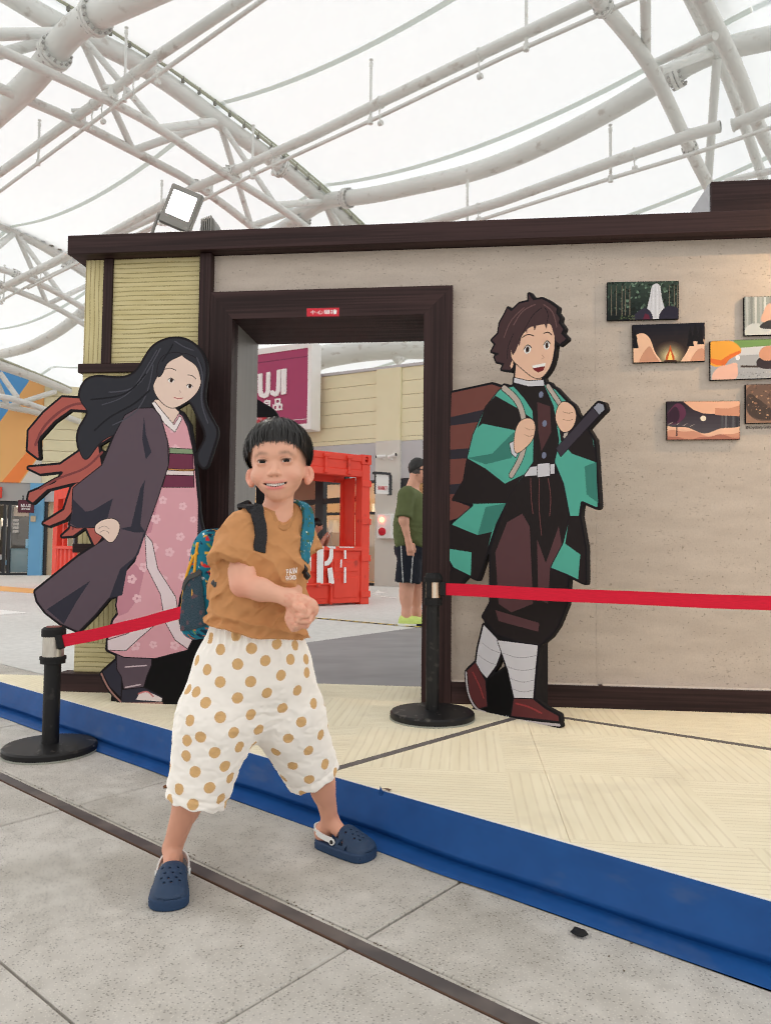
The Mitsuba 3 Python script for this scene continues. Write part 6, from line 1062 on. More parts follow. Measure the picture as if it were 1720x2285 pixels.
# short shaved hair at the sides, under the bowl cut
side = np.clip((-.030-p[:, 1])/.022, 0, 1)*np.clip((p[:, 2]+.012-.30*np.clip(p[:, 1]+.06, 0, 1))/.03, 0, 1)*(np.abs(p[:, 0]) < .0735)*onhead; blend(.78*side*(p[:, 2] > -.03), rgb(56, 46, 44))
blend(.9*np.clip((-.10-p[:, 1])/.03, 0, 1)*np.clip((p[:, 2]+.055)/.03, 0, 1)*onhead, rgb(40, 34, 33))
knu = fb(bv, 160, 5); hz_ = (bv[:, 2] > .6) & (bv[:, 2] < .70) & (bv[:, 0] > -.40); blend(.28*hz_*np.clip((knu-.42)*4, 0, 1), rgb(206, 112, 96))
for e_, r_ in ((ELR, .035),): blend(.30*np.exp(-(np.linalg.norm(bv-e_-np.array((-.0, -.01, -.012)), axis=1)/r_)**2), rgb(214, 110, 92))
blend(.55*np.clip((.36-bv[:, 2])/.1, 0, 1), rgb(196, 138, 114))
part(boy, 'body', (bv, bf_), 'skin', True, color=col)
# eyes and teeth
for s in (-1, 1):
    m = trimesh.creation.icosphere(4, .0118); v = m.vertices; c_ = np.tile(np.array(rgb(226, 218, 212)), (len(v), 1)); ca = v/.0118@np.array((.06, .995, -.02)); c_[ca > .80] = rgb(30, 19, 15); c_[ca > .955] = rgb(6, 5, 5)
    part(boy, 'eye', (HO+(v+np.array((s*.0285, -.0128, .0018)))@HF.T, m.faces), 'eye_vc', True, color=c_)
xs_ = np.linspace(-.0215, .0215, 9)
for a, b in zip(xs_[:-1], xs_[1:]):
    x_ = (a+b)/2; m = bx(a+.0004, b-.0004, -.0035, .0035, -.0036, .0040, .0012); m.apply_translation((0, -.0072-10*x_**2, -.0545+7.5*x_**2+.0008))
    part(boy, 'tooth', (HO+m.vertices@HF.T, m.faces), 'tooth', False)
M('tooth', (.86, .84, .78), .25, .5)
# hair: a bowl cut of many strands over a cap
def hair_edge(x, y):
    t = np.clip((y+.085)/.075, 0, 1); return .0585*t**.7-.004*(1-t)-4.2*x*x*t+.001
def haircap(P):
    p = hl(P); d = elli(p, (0, -.083, .026), (.0775, .0975, .0885)); d = smax(d, -(p[:, 2]-hair_edge(p[:, 0], p[:, 1])+.10*np.clip(-.115-p[:, 1], 0, .05)*8), .006); return d
hv, hf = nets(haircap, HO-.14, HO+.14, .003); part(boy, 'hair', (hv, hf), 'hair_black', True, label='straight black bowl-cut hair')
r_ = np.random.default_rng(5); SV, SF, n0 = [], [], 0
crown = np.array((.006, -.105, .1155))
for i in range(4200):
    az = r_.uniform(0, 2*math.pi); fr_ = math.cos(az)
    ex, ey = .0775*math.sin(az)*1.0, -.083+.0975*math.cos(az); ze = float(hair_edge(ex, ey)) if math.cos(az) > -.5 else -.035+.01*math.cos(az)
    ze += r_.normal(0, .0036)-.001-.011*max(0, math.cos(az))*abs(r_.normal(0, .55)); end = r_.uniform(.0, 1)**.5; k0 = r_.uniform(.0, .72); lift = r_.uniform(.0004, .0060)*(1 if r_.random() < .8 else 1.8); rows = []
    th_e = math.acos(np.clip((ze-.026)/.0885, -.98, .98)); wv = r_.normal(0, .07); wid = r_.uniform(.0008, .0022)
    for t in np.linspace(k0, 1, 7):
        th = t*th_e; a2 = az+wv*(t-.5)+.25*(1-t)*math.sin(3*az)*.3
        q = np.array((.0775*math.sin(th)*math.sin(a2), -.083+.0975*math.sin(th)*math.cos(a2)-.018*(1-t)**2, .026+.0885*math.cos(th))); nn_ = (q-np.array((0, -.083, .026)))/np.array((.0775, .0975, .0885))**2; nn_ /= np.linalg.norm(nn_)
        q = q+nn_*(lift*math.sin(math.pi*min(1, (t-k0)/(1-k0)*.9+.05))+.0006); sd = np.cross(nn_, (0, 0, 1)); sd /= np.linalg.norm(sd)+1e-9; w_ = wid*(1-((t-k0)/(1-k0))**4*.85); rows += [q-sd*w_, q+sd*w_]
    SV.append(np.array(rows)); k = np.arange(6)*2; SF.append(np.stack([k, k+1, k+3, k+2], 1)+n0); n0 += 14
SV, SF = np.concatenate(SV), np.concatenate(SF); part(boy, 'hair_strands', (HO+SV@HF.T, SF), 'hair_black', True, stuff=True)

# T-shirt
def fold(P, d, dirn, freq, amp, ph=0, warp=6.0, mask=None):
    d_ = np.asarray(dirn, float); q = P@(d_/np.linalg.norm(d_))*freq+warp*(fb(P, 9, 4)-.5)+ph; w = 1-np.abs(np.sin(q))**.65; return d-amp*w*(1 if mask is None else mask)
SLR, SLL = SR_*.36+ELR*.64+V3(-.024, -.008, 0), V3(*[(-.407,1.85,0.784)][0])
def sleeve(P, a, b, ra, rb):
    ax = (b-a)/np.linalg.norm(b-a); cut = (P-b)@ax-.002*np.sin(np.arctan2((P-b)[:, 0], (P-b)[:, 1])*5); d = smax(cap(P, a, b, ra, rb), cut, .003)
    return np.maximum(d, -np.maximum(cap(P, a+(b-a)*.2, b+ax*.04, ra-.016, rb-.0062), -cut-.06))
VT = np.array([(-.413,1.715,0.846)][0])
def necut(P): return np.minimum(elli(P, NK+V3(.002, .004, .030), (.052, .052, .046)), cap(P, NK+V3(.008, -.006, .018), VT+V3(.010, -.008, .0), .047, .010))
def shirt0(P, raw=False):
    d = torso(P, .010); d = smin(d, cap(P, SR_, SL_, .040), .03)
    d = smin(d, sleeve(P, SR_+V3(.012, .010, .002), SLR, .046, .054), .008); d = smin(d, sleeve(P, SL_+V3(-.012, -.010, 0), SLL, .045, .050), .010)
    return d if raw else smax(d, -necut(P), .003)
CQ = V3(-.40, 1.69, .67)
def shirt(P):
    d = shirt0(P); Pd = P.astype(float)
    m1 = np.exp(-((P[:, 2]-.76)/.07)**2); m2 = np.clip((.665-P[:, 2])/.05, 0, 1); r_ = np.linalg.norm(P-CQ, axis=1)
    d = fold(Pd, d, (.45, .30, .85), 64, .0125, .4, 5, m1*np.clip(1.25-r_/.24, 0, 1)); d = fold(Pd, d, (.30, .1, 1), 74, .0125, 1.3, 7, m2); d = d-.003*(fb(Pd, 22, 9)-.5)*2
    d = fold(Pd, d, (.75, .5,   .2), 70, .0055, 0, 8, np.clip((P[:, 2]-.73)/.05, 0, 1)*np.clip((-.49-P[:, 0])/.03, 0, 1))
    e1, e2, e3 = Pd@np.array((.62, .35, .70)), Pd@np.array((-.70, -.1, .70)), Pd@np.array((.35, -.93, .1)); rd = np.abs(meshkit.fbm(np.stack([e1*7, e2*27, e3*12], 1), 2, 41)-.5); d = d-.0075*np.clip(.12-rd, 0, .12)*8*np.clip((.80-P[:, 2])/.06, .15, 1); rd = np.abs(meshkit.noise(np.stack([e1*16, e2*52, e3*20], 1), 47)-.5); d = d-.0022*np.clip(.15-rd, 0, .15)*6
    hem = P[:, 2]-(.597-.22*(P[:, 0]+.51)-.02*(P[:, 1]-1.79)+.003*np.sin(P[:, 0]*55)); d = smax(d, -hem, .004)
    return d
tv, tf = nets(shirt, (-.68, 1.60, .55), (-.29, 1.98, .95), .0026)
base = np.array(rgb(188, 135, 90)); tcol = np.tile(base, (len(tv), 1))*(.92+.16*fb(tv, 60, 2)[:, None])
part(boy, 't_shirt', (tv, tf), 'cloth_vc', True, color=tcol, label='mustard brown cotton T-shirt')
# collar rib along the neck opening
def rib(P): n_ = necut(P); return np.maximum(np.maximum(shirt0(P, True)-.0022, n_-.0115), np.maximum(-n_-.0005, -shirt0(P, True)-.007))
M('collar_mustard', [v*.86 for v in rgb(188, 135, 90)], .9, .2); cv_, cf_ = nets(rib, NK-np.array((.11, .13, .10)), NK+np.array((.11, .11, .10)), .0022); part(boy, 'collar', (cv_, cf_), 'collar_mustard', True)
# printed words low on the chest
def decal(txt, q0, q1, h, mat_, weight=True):
    q0, q1 = np.array(q0), np.array(q1); m = text(txt, h, .0004, weight, width=np.linalg.norm(q1-q0)); m = m.subdivide(); ux = (q1-q0)/np.linalg.norm(q1-q0); up = np.array((0, 0, 1.0)); up -= ux*(up@ux); up /= np.linalg.norm(up); v = q0+m.vertices[:, :1]*ux+m.vertices[:, 1:2]*up
    od = np.array((.60, -.80, 0.)); off = .0007+m.vertices[:, 2]
    for _ in range(14): v = v-od*((shirt(v.astype(f32))-off)*.8)[:, None]
    return trimesh.Trimesh(v, m.faces, process=False)
wq = [(-.42,1.715,0.736),(-.394,1.735,0.741),(-.422,1.715,0.724),(-.398,1.735,0.727)]
k = part(boy, 'shirt_print', decal('PAW', wq[0], wq[1], .0135, 'letter_white'), 'letter_white'); k = part(boy, 'shirt_print', decal('PATROL', wq[2], wq[3], .0095, 'letter_white'), 'letter_white')

# shorts
CR, CL = V3(-.632, 1.722, .196), V3(-.388, 1.930, .205)
def shorts(P):
    Pd = P.astype(float); w = loft(P, [(-.20, 0, 0, .085, .085), (-.14, 0, 0, .112, .100), (-.09, 0, 0, .122, .106), (-.03, 0, 0, .119, .101), (.025, 0, 0, .113, .096), (.09, 0, 0, .112, .094)], RB_, TC)
    a = chain(P, [V3(-.566, 1.785, .50), V3(-.592, 1.752, .38), CR], [.096, .094, .070], .03); b = chain(P, [V3(-.472, 1.84, .50), V3(-.448, 1.872, .37), CL], [.092, .090, .070], .03)
    d = smin(w, smin(a, b, .030), .03); d = smin(d, elli(P, V3(-.515, 1.80, .40), (.05, .06, .075)), .03)
    wz = np.clip((P[:, 2]-.545)/.05, 0, 1); q = (Pd-TC)@RB_; th = np.arctan2(q[:, 1], q[:, 0]); d = d-.0035*wz*np.sin(th*38+6*fb(Pd, 14, 1))
    low = np.clip((.52-P[:, 2])/.1, 0, 1); rg = np.abs(fb(Pd*np.array((1, 1, 1.5)), 19, 22)-.5); d = d-(.006*(fb(Pd, 10, 21)-.5)*2-.0022*np.clip(.08-rg, 0, .08)*12)*low
    d = fold(Pd, d, (.55, -.2, 1), 46, .003, .2, 12, low*.9*np.clip((fb(Pd, 7, 31)-.35)*4, 0, 1)); d = d-.0006*(1-2*np.abs(fb(Pd, 52, 33)-.5)*4).clip(0, 1)
    sx = q[:, 0]; seam = np.exp(-(sx/.0018)**2)*(q[:, 1] < 0)*(P[:, 2] > .36); d = d+.0014*seam
    for c, k_, r in ((CR, V3(-.592, 1.752, .38), .070), (CL, V3(-.448, 1.872, .37), .070)):
        ax = (c-k_)/np.linalg.norm(c-k_); t = (P-c)@ax; near = np.linalg.norm(P-c-t[:, None]*ax, axis=1) < .12
        cut = t-.006*np.sin(np.arctan2(P[:, 0]-c[0], P[:, 1]-c[1])*9+1)*.5; d = d+.004*np.exp(-((t+.022)/.004)**2)*near
        d = np.where(near & (t > -.06), smax(d, cut, .003), d); d = np.where(near, np.maximum(d, -np.maximum(cap(P, k_*.3+c*.7, c+ax*.04, r-.012, r-.007), -t-.07)), d)
    return smax(d, P[:, 2]-.640, .005)
sv, sf = nets(shorts, (-.78, 1.58, .15), (-.26, 2.04, .64), .0026)
DOTS = np.array([[-0.6, 1.715, 0.585], [-0.565, 1.691, 0.562], [-0.492, 1.693, 0.566], [-0.441, 1.728, 0.573], [-0.522, 1.685, 0.53], [-0.463, 1.71, 0.536], [-0.415, 1.76, 0.533], [-0.597, 1.69, 0.515], [-0.634, 1.722, 0.531], [-0.647, 1.705, 0.465], [-0.561, 1.68, 0.489], [-0.493, 1.695, 0.489], [-0.433, 1.74, 0.498], [-0.384, 1.805, 0.495], [-0.62, 1.684, 0.464], [-0.521, 1.687, 0.452], [-0.461, 1.721, 0.459], [-0.591, 1.669, 0.443], [-0.402, 1.78, 0.456], [-0.624, 1.658, 0.404], [-0.554, 1.665, 0.412], [-0.495, 1.709, 0.41], [-0.433, 1.761, 0.416], [-0.369, 1.822, 0.417], [-0.607, 1.653, 0.399], [-0.629, 1.656, 0.359], [-0.595, 1.651, 0.369], [-0.525, 1.676, 0.375], [-0.483, 1.734, 0.37], [-0.464, 1.75, 0.378], [-0.393, 1.791, 0.378], [-0.564, 1.661, 0.333], [-0.517, 1.696, 0.338], [-0.423, 1.784, 0.34], [-0.354, 1.845, 0.335], [-0.63, 1.655, 0.324], [-0.607, 1.654, 0.29], [-0.545, 1.679, 0.298], [-0.458, 1.801, 0.301], [-0.38, 1.821, 0.301], [-0.488, 1.864, 0.261], [-0.421, 1.825, 0.262], [-0.347, 1.868, 0.257], [-0.539, 1.702, 0.265], [-0.576, 1.666, 0.252], [-0.645, 1.657, 0.249], [-0.384, 1.85, 0.224], [-0.326, 1.906, 0.225], [-0.558, 1.694, 0.219], [-0.61, 1.653, 0.217], [-0.672, 1.67, 0.219], [-0.557, 1.735, 0.195], [-0.528, 1.686, 0.596], [-0.407, 1.78, 0.565], [-0.387, 1.809, 0.527], [-0.454, 1.864, 0.219]])
r_ = np.random.default_rng(2); extra = sv[r_.permutation(len(sv))[:4000]]; cam_ = np.array((0, 0, .8)); nrm = grad(shorts, extra); back = ((cam_-extra)*nrm).sum(1) < .05; D_ = []
for q in DOTS:
    if not D_ or min(np.linalg.norm(np.array(D_)-q, axis=1)) > .030: D_.append(q)
for q in extra[back]:
    if min(np.linalg.norm(np.array(D_)-q, axis=1)) > .048: D_.append(q)
DOTS = np.array(D_)
from scipy.spatial import cKDTree
# refine the cloth so that the dots have clean edges
for _ in range(1):
    dd, _i = cKDTree(DOTS).query(sv); fd = dd[sf]; cross = (fd.min(1) < .0147) & (fd.max(1) > .0124)
    sv, sf = trimesh.remesh.subdivide(sv, sf, np.nonzero(cross)[0])
dd, ii_ = cKDTree(DOTS).query(sv); scol = np.tile(np.array(rgb(236, 232, 226)), (len(sv), 1))*(.95+.08*fb(sv, 70, 6)[:, None]); w = np.clip((.0136-dd)/.0008, 0, 1)[:, None]; scol = scol*(1-w)+np.array(rgb(204, 167, 118))*(.9+.2*fb(sv, 300, 3)[:, None])*w
part(boy, 'shorts', (sv, sf), 'cloth_vc', True, color=scol, label='baggy white linen shorts with tan polka dots')

# clogs
def clog(toe, heel, foot, nm, side):
    toe, heel = np.array(toe, float), np.array(heel, float); y_ = (toe-heel)/np.linalg.norm(toe-heel); z_ = np.array((0, 0, 1.0)); x_ = np.cross(y_, z_); R = np.stack([x_, y_, z_], 1); L = np.linalg.norm(toe-heel); O = heel
    def foot_w(y): t = np.clip(y/L, 0, 1); return .029+.0125*np.sin(np.clip(t*1.25-.15, 0, 1)*math.pi*.5)**1.5
    def local(P): return (P-O.astype(f32))@R.astype(f32)
    def plan(p, g=0.0):
        y = p[:, 1]; w = foot_w(y)+g; t = y/L; e = np.where(t > .78, ((t-.78)/.22), np.where(t < .22, (.22-t)/.22, 0)); e = np.clip(e, 0, 3); cx = -side*.004*np.sin(np.clip(t, 0, 1)*math.pi); w2 = w*np.sqrt(np.clip(1-np.abs(e)**3.2, 0, 1)+1e-6); d = np.abs(p[:, 0]-cx)-w2; return np.where((t > 1.0) | (t < 0), np.maximum(np.maximum(d, (t-1)*L), -t*L), d)*.85
    def sole(P):
        p = local(P); d = smax(plan(p, .003), np.abs(p[:, 2]-.0125)-.0125, .006); return d+.0007*np.sin(p[:, 1]*900)*np.sin(p[:, 2]*1100)*(p[:, 2] < .02)
    def upper(P):
        p = local(P); t = p[:, 1]/L; hgt = np.interp(t, [0, .1, .25, .45, .5, .58, .75, .88, 1.0], [.040, .043, .038, .056, .070, .070, .058, .047, .030]); dome = p[:, 2]-hgt*np.sqrt(np.clip(1-(np.abs(p[:, 0])/(foot_w(p[:, 1])*1.18))**2.6, .03, 1)); d = smax(plan(p, .0005), smax(dome, .010-p[:, 2], .004), .010)
        inner = np.maximum(plan(p, -.0055), -(p[:, 2]-.014)); inner = np.maximum(inner, dome+.0055); d = np.maximum(d, -inner)
        op = np.maximum(p[:, 1]-(.43*L+6*p[:, 0]**2), .026-p[:, 2]); d = smax(d, -op, .003)
        return d
    holes = [(a, b) for a, b in ((-.014, .62), (.004, .63), (.020, .60), (-.020, .70), (-.004, .70), (.013, .695), (-.012, .765), (.005, .77), (.020, .755), (-.020, .80), (-.002, .825), (.013, .825))]
    def up2(P):
        d = upper(P); p = local(P)
        for a, b in holes: d = np.maximum(d, .0030-np.sqrt((p[:, 0]-a)**2+(p[:, 1]-b*L)**2)+np.where(p[:, 2] > .02, 0, -1))
        d = np.where(np.abs(p[:, 1]-.53*L) < .03, d-.0012*np.exp(-((p[:, 1]-.525*L)/.008)**2), d); return d
    lo = np.minimum(toe, heel)-.06; hi = np.maximum(toe, heel)+.06; lo[2], hi[2] = -.004, .085
    t = thing('clog', f'navy blue foam clog on the boy\'s {nm} foot', 'shoe'); navy, mid = np.array(rgb(34, 56, 84)), np.array(rgb(28, 54, 86))
    v, f = nets(up2, lo, hi, .0016); part(t, 'upper', (v, f), 'rubber_vc', True, color=np.tile(navy, (len(v), 1))*(.9+.2*fb(v, 80, 1)[:, None]))
    v, f = nets(sole, lo, hi, .0020); part(t, 'sole', (v, f), 'rubber_vc', True, color=np.tile(mid, (len(v), 1))*(.85+.3*fb(v, 200, 1)[:, None]))
    s_ = np.linspace(-.5, .5, 21); pts = np.array([(math.sin(k*math.pi)*.036, .42*L-.445*L*math.cos(k*math.pi)**.7*(1 if abs(k) < .5 else 0), .038+.012*math.cos(k*math.pi)) for k in s_]); sd_ = np.tile((0, 0, 1.0), (len(pts), 1)); m = ribbon(pts, sd_, .014, .004); m.vertices = O+m.vertices@R.T
    part(t, 'heel_strap', m, 'strap_white', 40)
    for s in (-1, 1):
        a = O+R@np.array((s*.0365, .43*L, .036)); b = O+R@np.array((s*.0405, .43*L, .036)); k = part(t, 'rivet', cyl(a, b, .0085, 18), 'strap_white', 30); part(k, 'rivet_cap', cyl(b, b+(b-a)*.15, .0055, 16), 'buckle', 30)
    sg_ = side; tm = text('BEAUTIFUL LIFE IS', .009, .001, True, width=.105); vv = tm.vertices.copy(); px_ = vv[:, 0]+.02 if sg_ < 0 else .125-vv[:, 0]
    loc = np.stack([np.full(len(vv), sg_*.05), np.where(sg_ < 0, .135-vv[:, 0], vv[:, 0]+.03), .007+vv[:, 1]], 1); W_ = O+loc@R.T; W_ = snap(sole, W_, 0.0006, 5); W_[:, :] = W_
    part(t, 'sole_lettering', trimesh.Trimesh(W_, tm.faces, process=False), 'sole_ink'); return t
M('strap_white', (.70, .71, .70), .5, .4); M('sole_ink', (.05, .115, .20), .55, .4)
clog((-.642, 1.606, .0), (-.704, 1.795, .0), None, 'right', -1)
clog((-.232, 1.930, .0), (-.392, 2.015, .0), None, 'left', -1)

# backpack
bag = thing('backpack', 'small teal printed backpack with mesh side pocket on the boy\'s back', 'backpack')
BC = np.array((-.640, 1.868, .708)); RG = axes((.40, .92, .03), (-.16, .06, 1)); 
def gl(P): return (P-BC.astype(f32))@RG.astype(f32)      # x across his back to his left, y away from his back, z up
def pack_(P):
    p = gl(P); q = p.copy(); t = np.clip((q[:, 2]+.13)/.26, 0, 1); q[:, 1] -= .012-.038*t-.012*t*t; w = .098-.022*t**2; dp = .064-.034*t**1.5
    d = rbox(np.stack([q[:, 0]*.098/w, q[:, 1]*.062/dp, q[:, 2]], 1), (0, 0, 0), (.098, .062, .135), .042); return d-.004*(fb(P.astype(float), 16, 7)-.5)
pv, pf = nets(pack_, BC-.24, BC+.24, .003)
pl_ = gl(pv.astype(f32)); pr_ = np.random.default_rng(8); pc_ = np.tile(np.array(rgb(26, 112, 136)), (len(pv), 1))*(.85+.25*fb(pv, 40, 2)[:, None])
seeds = pv[pr_.permutation(len(pv))[:420]]; cols_ = [rgb(196, 48, 52), rgb(216, 172, 60), rgb(16, 44, 70), rgb(220, 226, 226), rgb(120, 150, 70), rgb(210, 110, 70), rgb(20, 40, 60), rgb(30, 80, 120)]
for i, s in enumerate(seeds):
    a = pr_.uniform(.002, .0065); b = pr_.uniform(.0014, .0036); th = pr_.normal(.9, .5); e = pv-s; u_ = e@RG[:, 1]*math.cos(th)+e@RG[:, 2]*math.sin(th)+e@RG[:, 0]*.7; w_ = -e@RG[:, 1]*math.sin(th)+e@RG[:, 2]*math.cos(th); m = (np.abs(u_) < a) & (np.abs(w_) < b) & (np.linalg.norm(e, axis=1) < .02); pc_[m] = cols_[i % len(cols_)]
part(bag, 'shell', (pv, pf), 'cloth_vc', True, color=pc_, label='teal shell printed with small bright vehicles')
def on_pack(loc, off): return snap(pack_, BC+np.array(loc, float)@RG.T, off, 10)
M('piping_yellow', rgb(222, 160, 48), .7, .3); M('pocket_mesh', mikit.proc(lambda p, n, uv: mix((.010, .020, .030), (.045, .062, .078), smoothstep(.35, .65, noise(p.x*900, p.y*900, p.z*900)))+dr.select(noise(p.x*75, p.y*75, p.z*75) > .72, mi.Color3f(.07, .02, .02), mi.Color3f(0, .012, .02))), .8, .25); M('pocket_band', (.060, .062, .062), .8, .2); M('strap_grey', (.16, .17, .18), .8, .2)
for yy in (.045, -.002): part(bag, 'piping', tube(spline(on_pack([(-.11, yy-.030*(1-k), .118-k*.17) for k in np.linspace(0, 1, 8)], .001), 4), .0040, 8), 'piping_yellow', True)
# mesh pocket lying over the lower half of his right side
gy, gz = np.meshgrid(np.linspace(-.062, .060, 24), np.linspace(-.118, .005, 22), indexing='ij'); top_ = .012-.20*(gy-.06); gz2 = -.118+(gz+.118)*(top_+.118)/.123
g_ = on_pack(np.stack([np.full(gy.size, -.13), gy.ravel(), gz2.ravel()], 1), .005); i, j = np.meshgrid(np.arange(23), np.arange(21), indexing='ij'); a = i*22+j; q = np.stack([a, a+1, a+23, a+22], -1).reshape(-1, 4)
part(bag, 'mesh_pocket', (g_, q), 'pocket_mesh', True, label='dark mesh side pocket'); rim = g_.reshape(24, 22, 3)[:, -1]; rs = grad(pack_, rim); part(bag, 'pocket_band', ribbon(rim+rs*.001, np.cross(np.gradient(rim, axis=0), rs), .012, .003), 'pocket_band', 40)
# straps
def strap(pts, w, th, mat_, name, off=.004, f=None, lab=None):
    f = f or shirt0; p = spline(np.array(pts, float), 6); p = snap(f, p, off, 8); n_ = grad(f, p); return part(bag, name, ribbon(p, np.cross(np.gradient(p, axis=0), n_), w, th), mat_, 50, label=lab)
strap([(-.555,1.8,0.902),(-.529,1.74,0.912),(-.498,1.7,0.907),(-.472,1.675,0.887),(-.457,1.668,0.856),(-.458,1.668,0.83),(-.469,1.672,0.807),(-.48,1.68,0.789)], .030, .007, 'strap_black', 'shoulder_strap', .006, None, 'wide black webbing shoulder strap on his right')
M('strap_teal', mikit.proc(lambda p, n, uv: mix((.012, .12, .20), (.03, .20, .28), noise(p.x*50, p.y*50, p.z*50))*dr.select(noise(p.x*150, p.y*150, p.z*110) > .70, mi.Color3f(2.6, .9, .4), mi.Color3f(1, 1, 1))+dr.select(noise(p.x*190+40, p.y*190, p.z*150) > .80, mi.Color3f(.5, .42, .3), mi.Color3f(0, 0, 0))), .8, .25)
strap([(-.435,1.86,0.913),(-.412,1.845,0.899),(-.394,1.83,0.876),(-.388,1.815,0.848),(-.391,1.8,0.817),(-.397,1.785,0.792),(-.402,1.775,0.768)], .034, .008, 'strap_teal', 'shoulder_strap', .006, None, 'teal printed shoulder strap on his left')
bk = [(-.401,1.765,0.762),(-.388,1.76,0.752),(-.379,1.755,0.736),(-.371,1.75,0.728)]; R_ = frame(np.array(bk[1]), np.array(bk[3])-np.array(bk[0]), (0, 0, 1)); part(bag, 'buckle', at(cat(bx(-.020, .014, -.010, .010, -.004, .004, .003), bx(.012, .030, -.012, .004, -.004, .004, .003)), R_), 'buckle'); part(bag, 'webbing_end', ribbon(np.array([(-.401,1.772,0.773),(-.405,1.772,0.751),(-.408,1.775,0.735)]), (1, -.4, 0), .012, .003), 'strap_teal')
ks = [(-.594,1.735,0.762),(-.601,1.73,0.745),(-.606,1.73,0.727),(-.612,1.732,0.718)]; part(bag, 'adjuster_strap', ribbon(np.array(ks), (.7, -.7, .2), .014, .002), 'strap_grey', 40)
kb = [(-.584,1.71,0.717),(-.571,1.7,0.729),(-.553,1.69,0.742),(-.612,1.72,0.714),(-.588,1.715,0.691),(-.598,1.715,0.702)]; kb = np.array(kb)
part(bag, 'strap_roll', cat(tube([kb[0]+(-.004, .0, -.008), kb[0]+(.008, 0, .010)], .013, 14), cyl(kb[0]+(.002, -.006, -.012), kb[0]+(.014, -.006, .010), .011, 12), tube([kb[1], kb[2]], [.010, .012], 10)), 'buckle', 40); part(bag, 'buckle', cat(tube([kb[3], kb[5], kb[4]], [.0045, .006, .005], 8), tube([kb[3]+(0, 0, -.006), kb[5]+(-.002, 0, -.004)], .004, 8), tube([kb[0], kb[5]], .007, 8)), 'buckle', 40)


# ---------------------------------------------------------------- the man in green beyond the doorway (facing right)
man = thing('person', 'man in an olive green T-shirt and black shorts standing beyond the doorway', 'person')
MO = np.array((-.575, 7.88, 0))
def X(x, y, z): return V3(MO[0]+x, MO[1]+y, z)
def mhead(P):
    d = elli(P, X(.075, 0, 1.655), (.094, .076, .108)); d = smin(d, elli(P, X(.105, 0, 1.575), (.062, .058, .065)), .04); d = smin(d, cap(P, X(.168, 0, 1.62), X(.186, 0, 1.595), .010, .014), .02)
    d = smin(d, elli(P, X(.160, 0, 1.545), (.022, .030, .016)), .02); d = smin(d, elli(P, X(.065, -.078, 1.615), (.022, .014, .034)), .012); d = smin(d, elli(P, X(.065, .078, 1.615), (.022, .014, .034)), .012)
    return smin(d, cap(P, X(.05, 0, 1.58), X(.0, 0, 1.42), .060, .070), .03)
def mbody(P):
    d = elli(P, X(.02, 0, 1.12), (.165, .19, .34)); d = smin(d, mhead(P), .03)
    for s, hx in ((-1, .0), (1, .05)):
        sh, el, wr = X(-.045, s*.20, 1.36), X(-.055+hx, s*.245, 1.10), X(-.005+hx, s*.235, .88); d = smin(d, chain(P, [sh, el, wr], [.066, .050, .030], .03), .02)
        kn = [X(.005+hx-.01*k, s*.235-s*.02*0, .80-.0) for k in range(1)][0]; d = smin(d, cap(P, wr, X(.012+hx, s*.230, .80), .034, .038), .02)
        for k in range(4): a = X(-.015+hx+.018*k, s*.232, .79); d = smin(d, chain(P, [a, a+V3(.006, -s*.01, -.045), a+V3(.004+.002*k, -s*.025, -.08+.008*abs(k-1.5))], [.012, .011, .009], .006), .008)
        d = smin(d, chain(P, [X(.045+hx, s*.225, .85), X(.06+hx, s*.215, .80), X(.06+hx, s*.205, .765)], [.016, .012, .010], .006), .008)
        lx = -.02 if s < 0 else .07; d = smin(d, chain(P, [X(.0, s*.10, .80), X(lx, s*.11, .47), X(lx-.01, s*.11, .12), X(lx-.005, s*.11, .06)], [.11, .072, .044, .042], .05), .03); d = smin(d, elli(P, X(lx-.025, s*.11, .34), (.060, .058, .13)), .05)
        d = smin(d, cap(P, X(lx-.01, s*.11, .05), X(lx+.14, s*.13, .03), .04, .035), .03)
    return d
v, f = nets(mbody, MO+(-.35, -.36, 0.0), MO+(.40, .36, 1.80), .0065)
c_ = np.tile(np.array(rgb(214, 160, 136)), (len(v), 1))*(.93+.14*fb(v, 20, 2)[:, None]); q = v-MO
sd = ((q[:, 2] > 1.60) & (q[:, 0] < .10) & (q[:, 2]+.35*q[:, 0] > 1.615)); c_[sd] = rgb(58, 48, 46); bw_ = np.exp(-((q[:, 2]-1.672)/.007)**2)*(q[:, 0] > .135)*(np.abs(q[:, 1]) > .015); c_ = c_*(1-bw_[:, None]*.8)+np.array(rgb(40, 30, 28))*bw_[:, None]*.8
lp_ = np.exp(-((q[:, 2]-1.563)/.008)**2)*(q[:, 0] > .150); c_ = c_*(1-lp_[:, None]*.5)+np.array(rgb(170, 84, 80))*lp_[:, None]*.5; part(man, 'body', (v, f), 'skin', True, color=c_)
def mhair(P):
    d = elli(P, X(.068, 0, 1.672), (.100, .080, .112)); edge = P[:, 2]-(1.640+.60*np.clip(P[:, 0]-MO[0]-.05, 0, .2)-.60*np.clip(.05-(P[:, 0]-MO[0]), 0, .1)); d = smax(d, -edge, .004); d = smax(d, (P[:, 0]-MO[0])-.160, .02); return d-.009*(fb(P.astype(float)*np.array((1, 1, .5)), 60, 3)-.45)
v, f = nets(mhair, MO+(-.12, -.15, 1.58), MO+(.24, .15, 1.82), .006); part(man, 'hair', (v, f), 'hair_black', True)
M('glasses', (.015, .014, .014), .3, .5); gl2 = [X(.062, -.082, 1.645), X(.165, -.070, 1.648)]
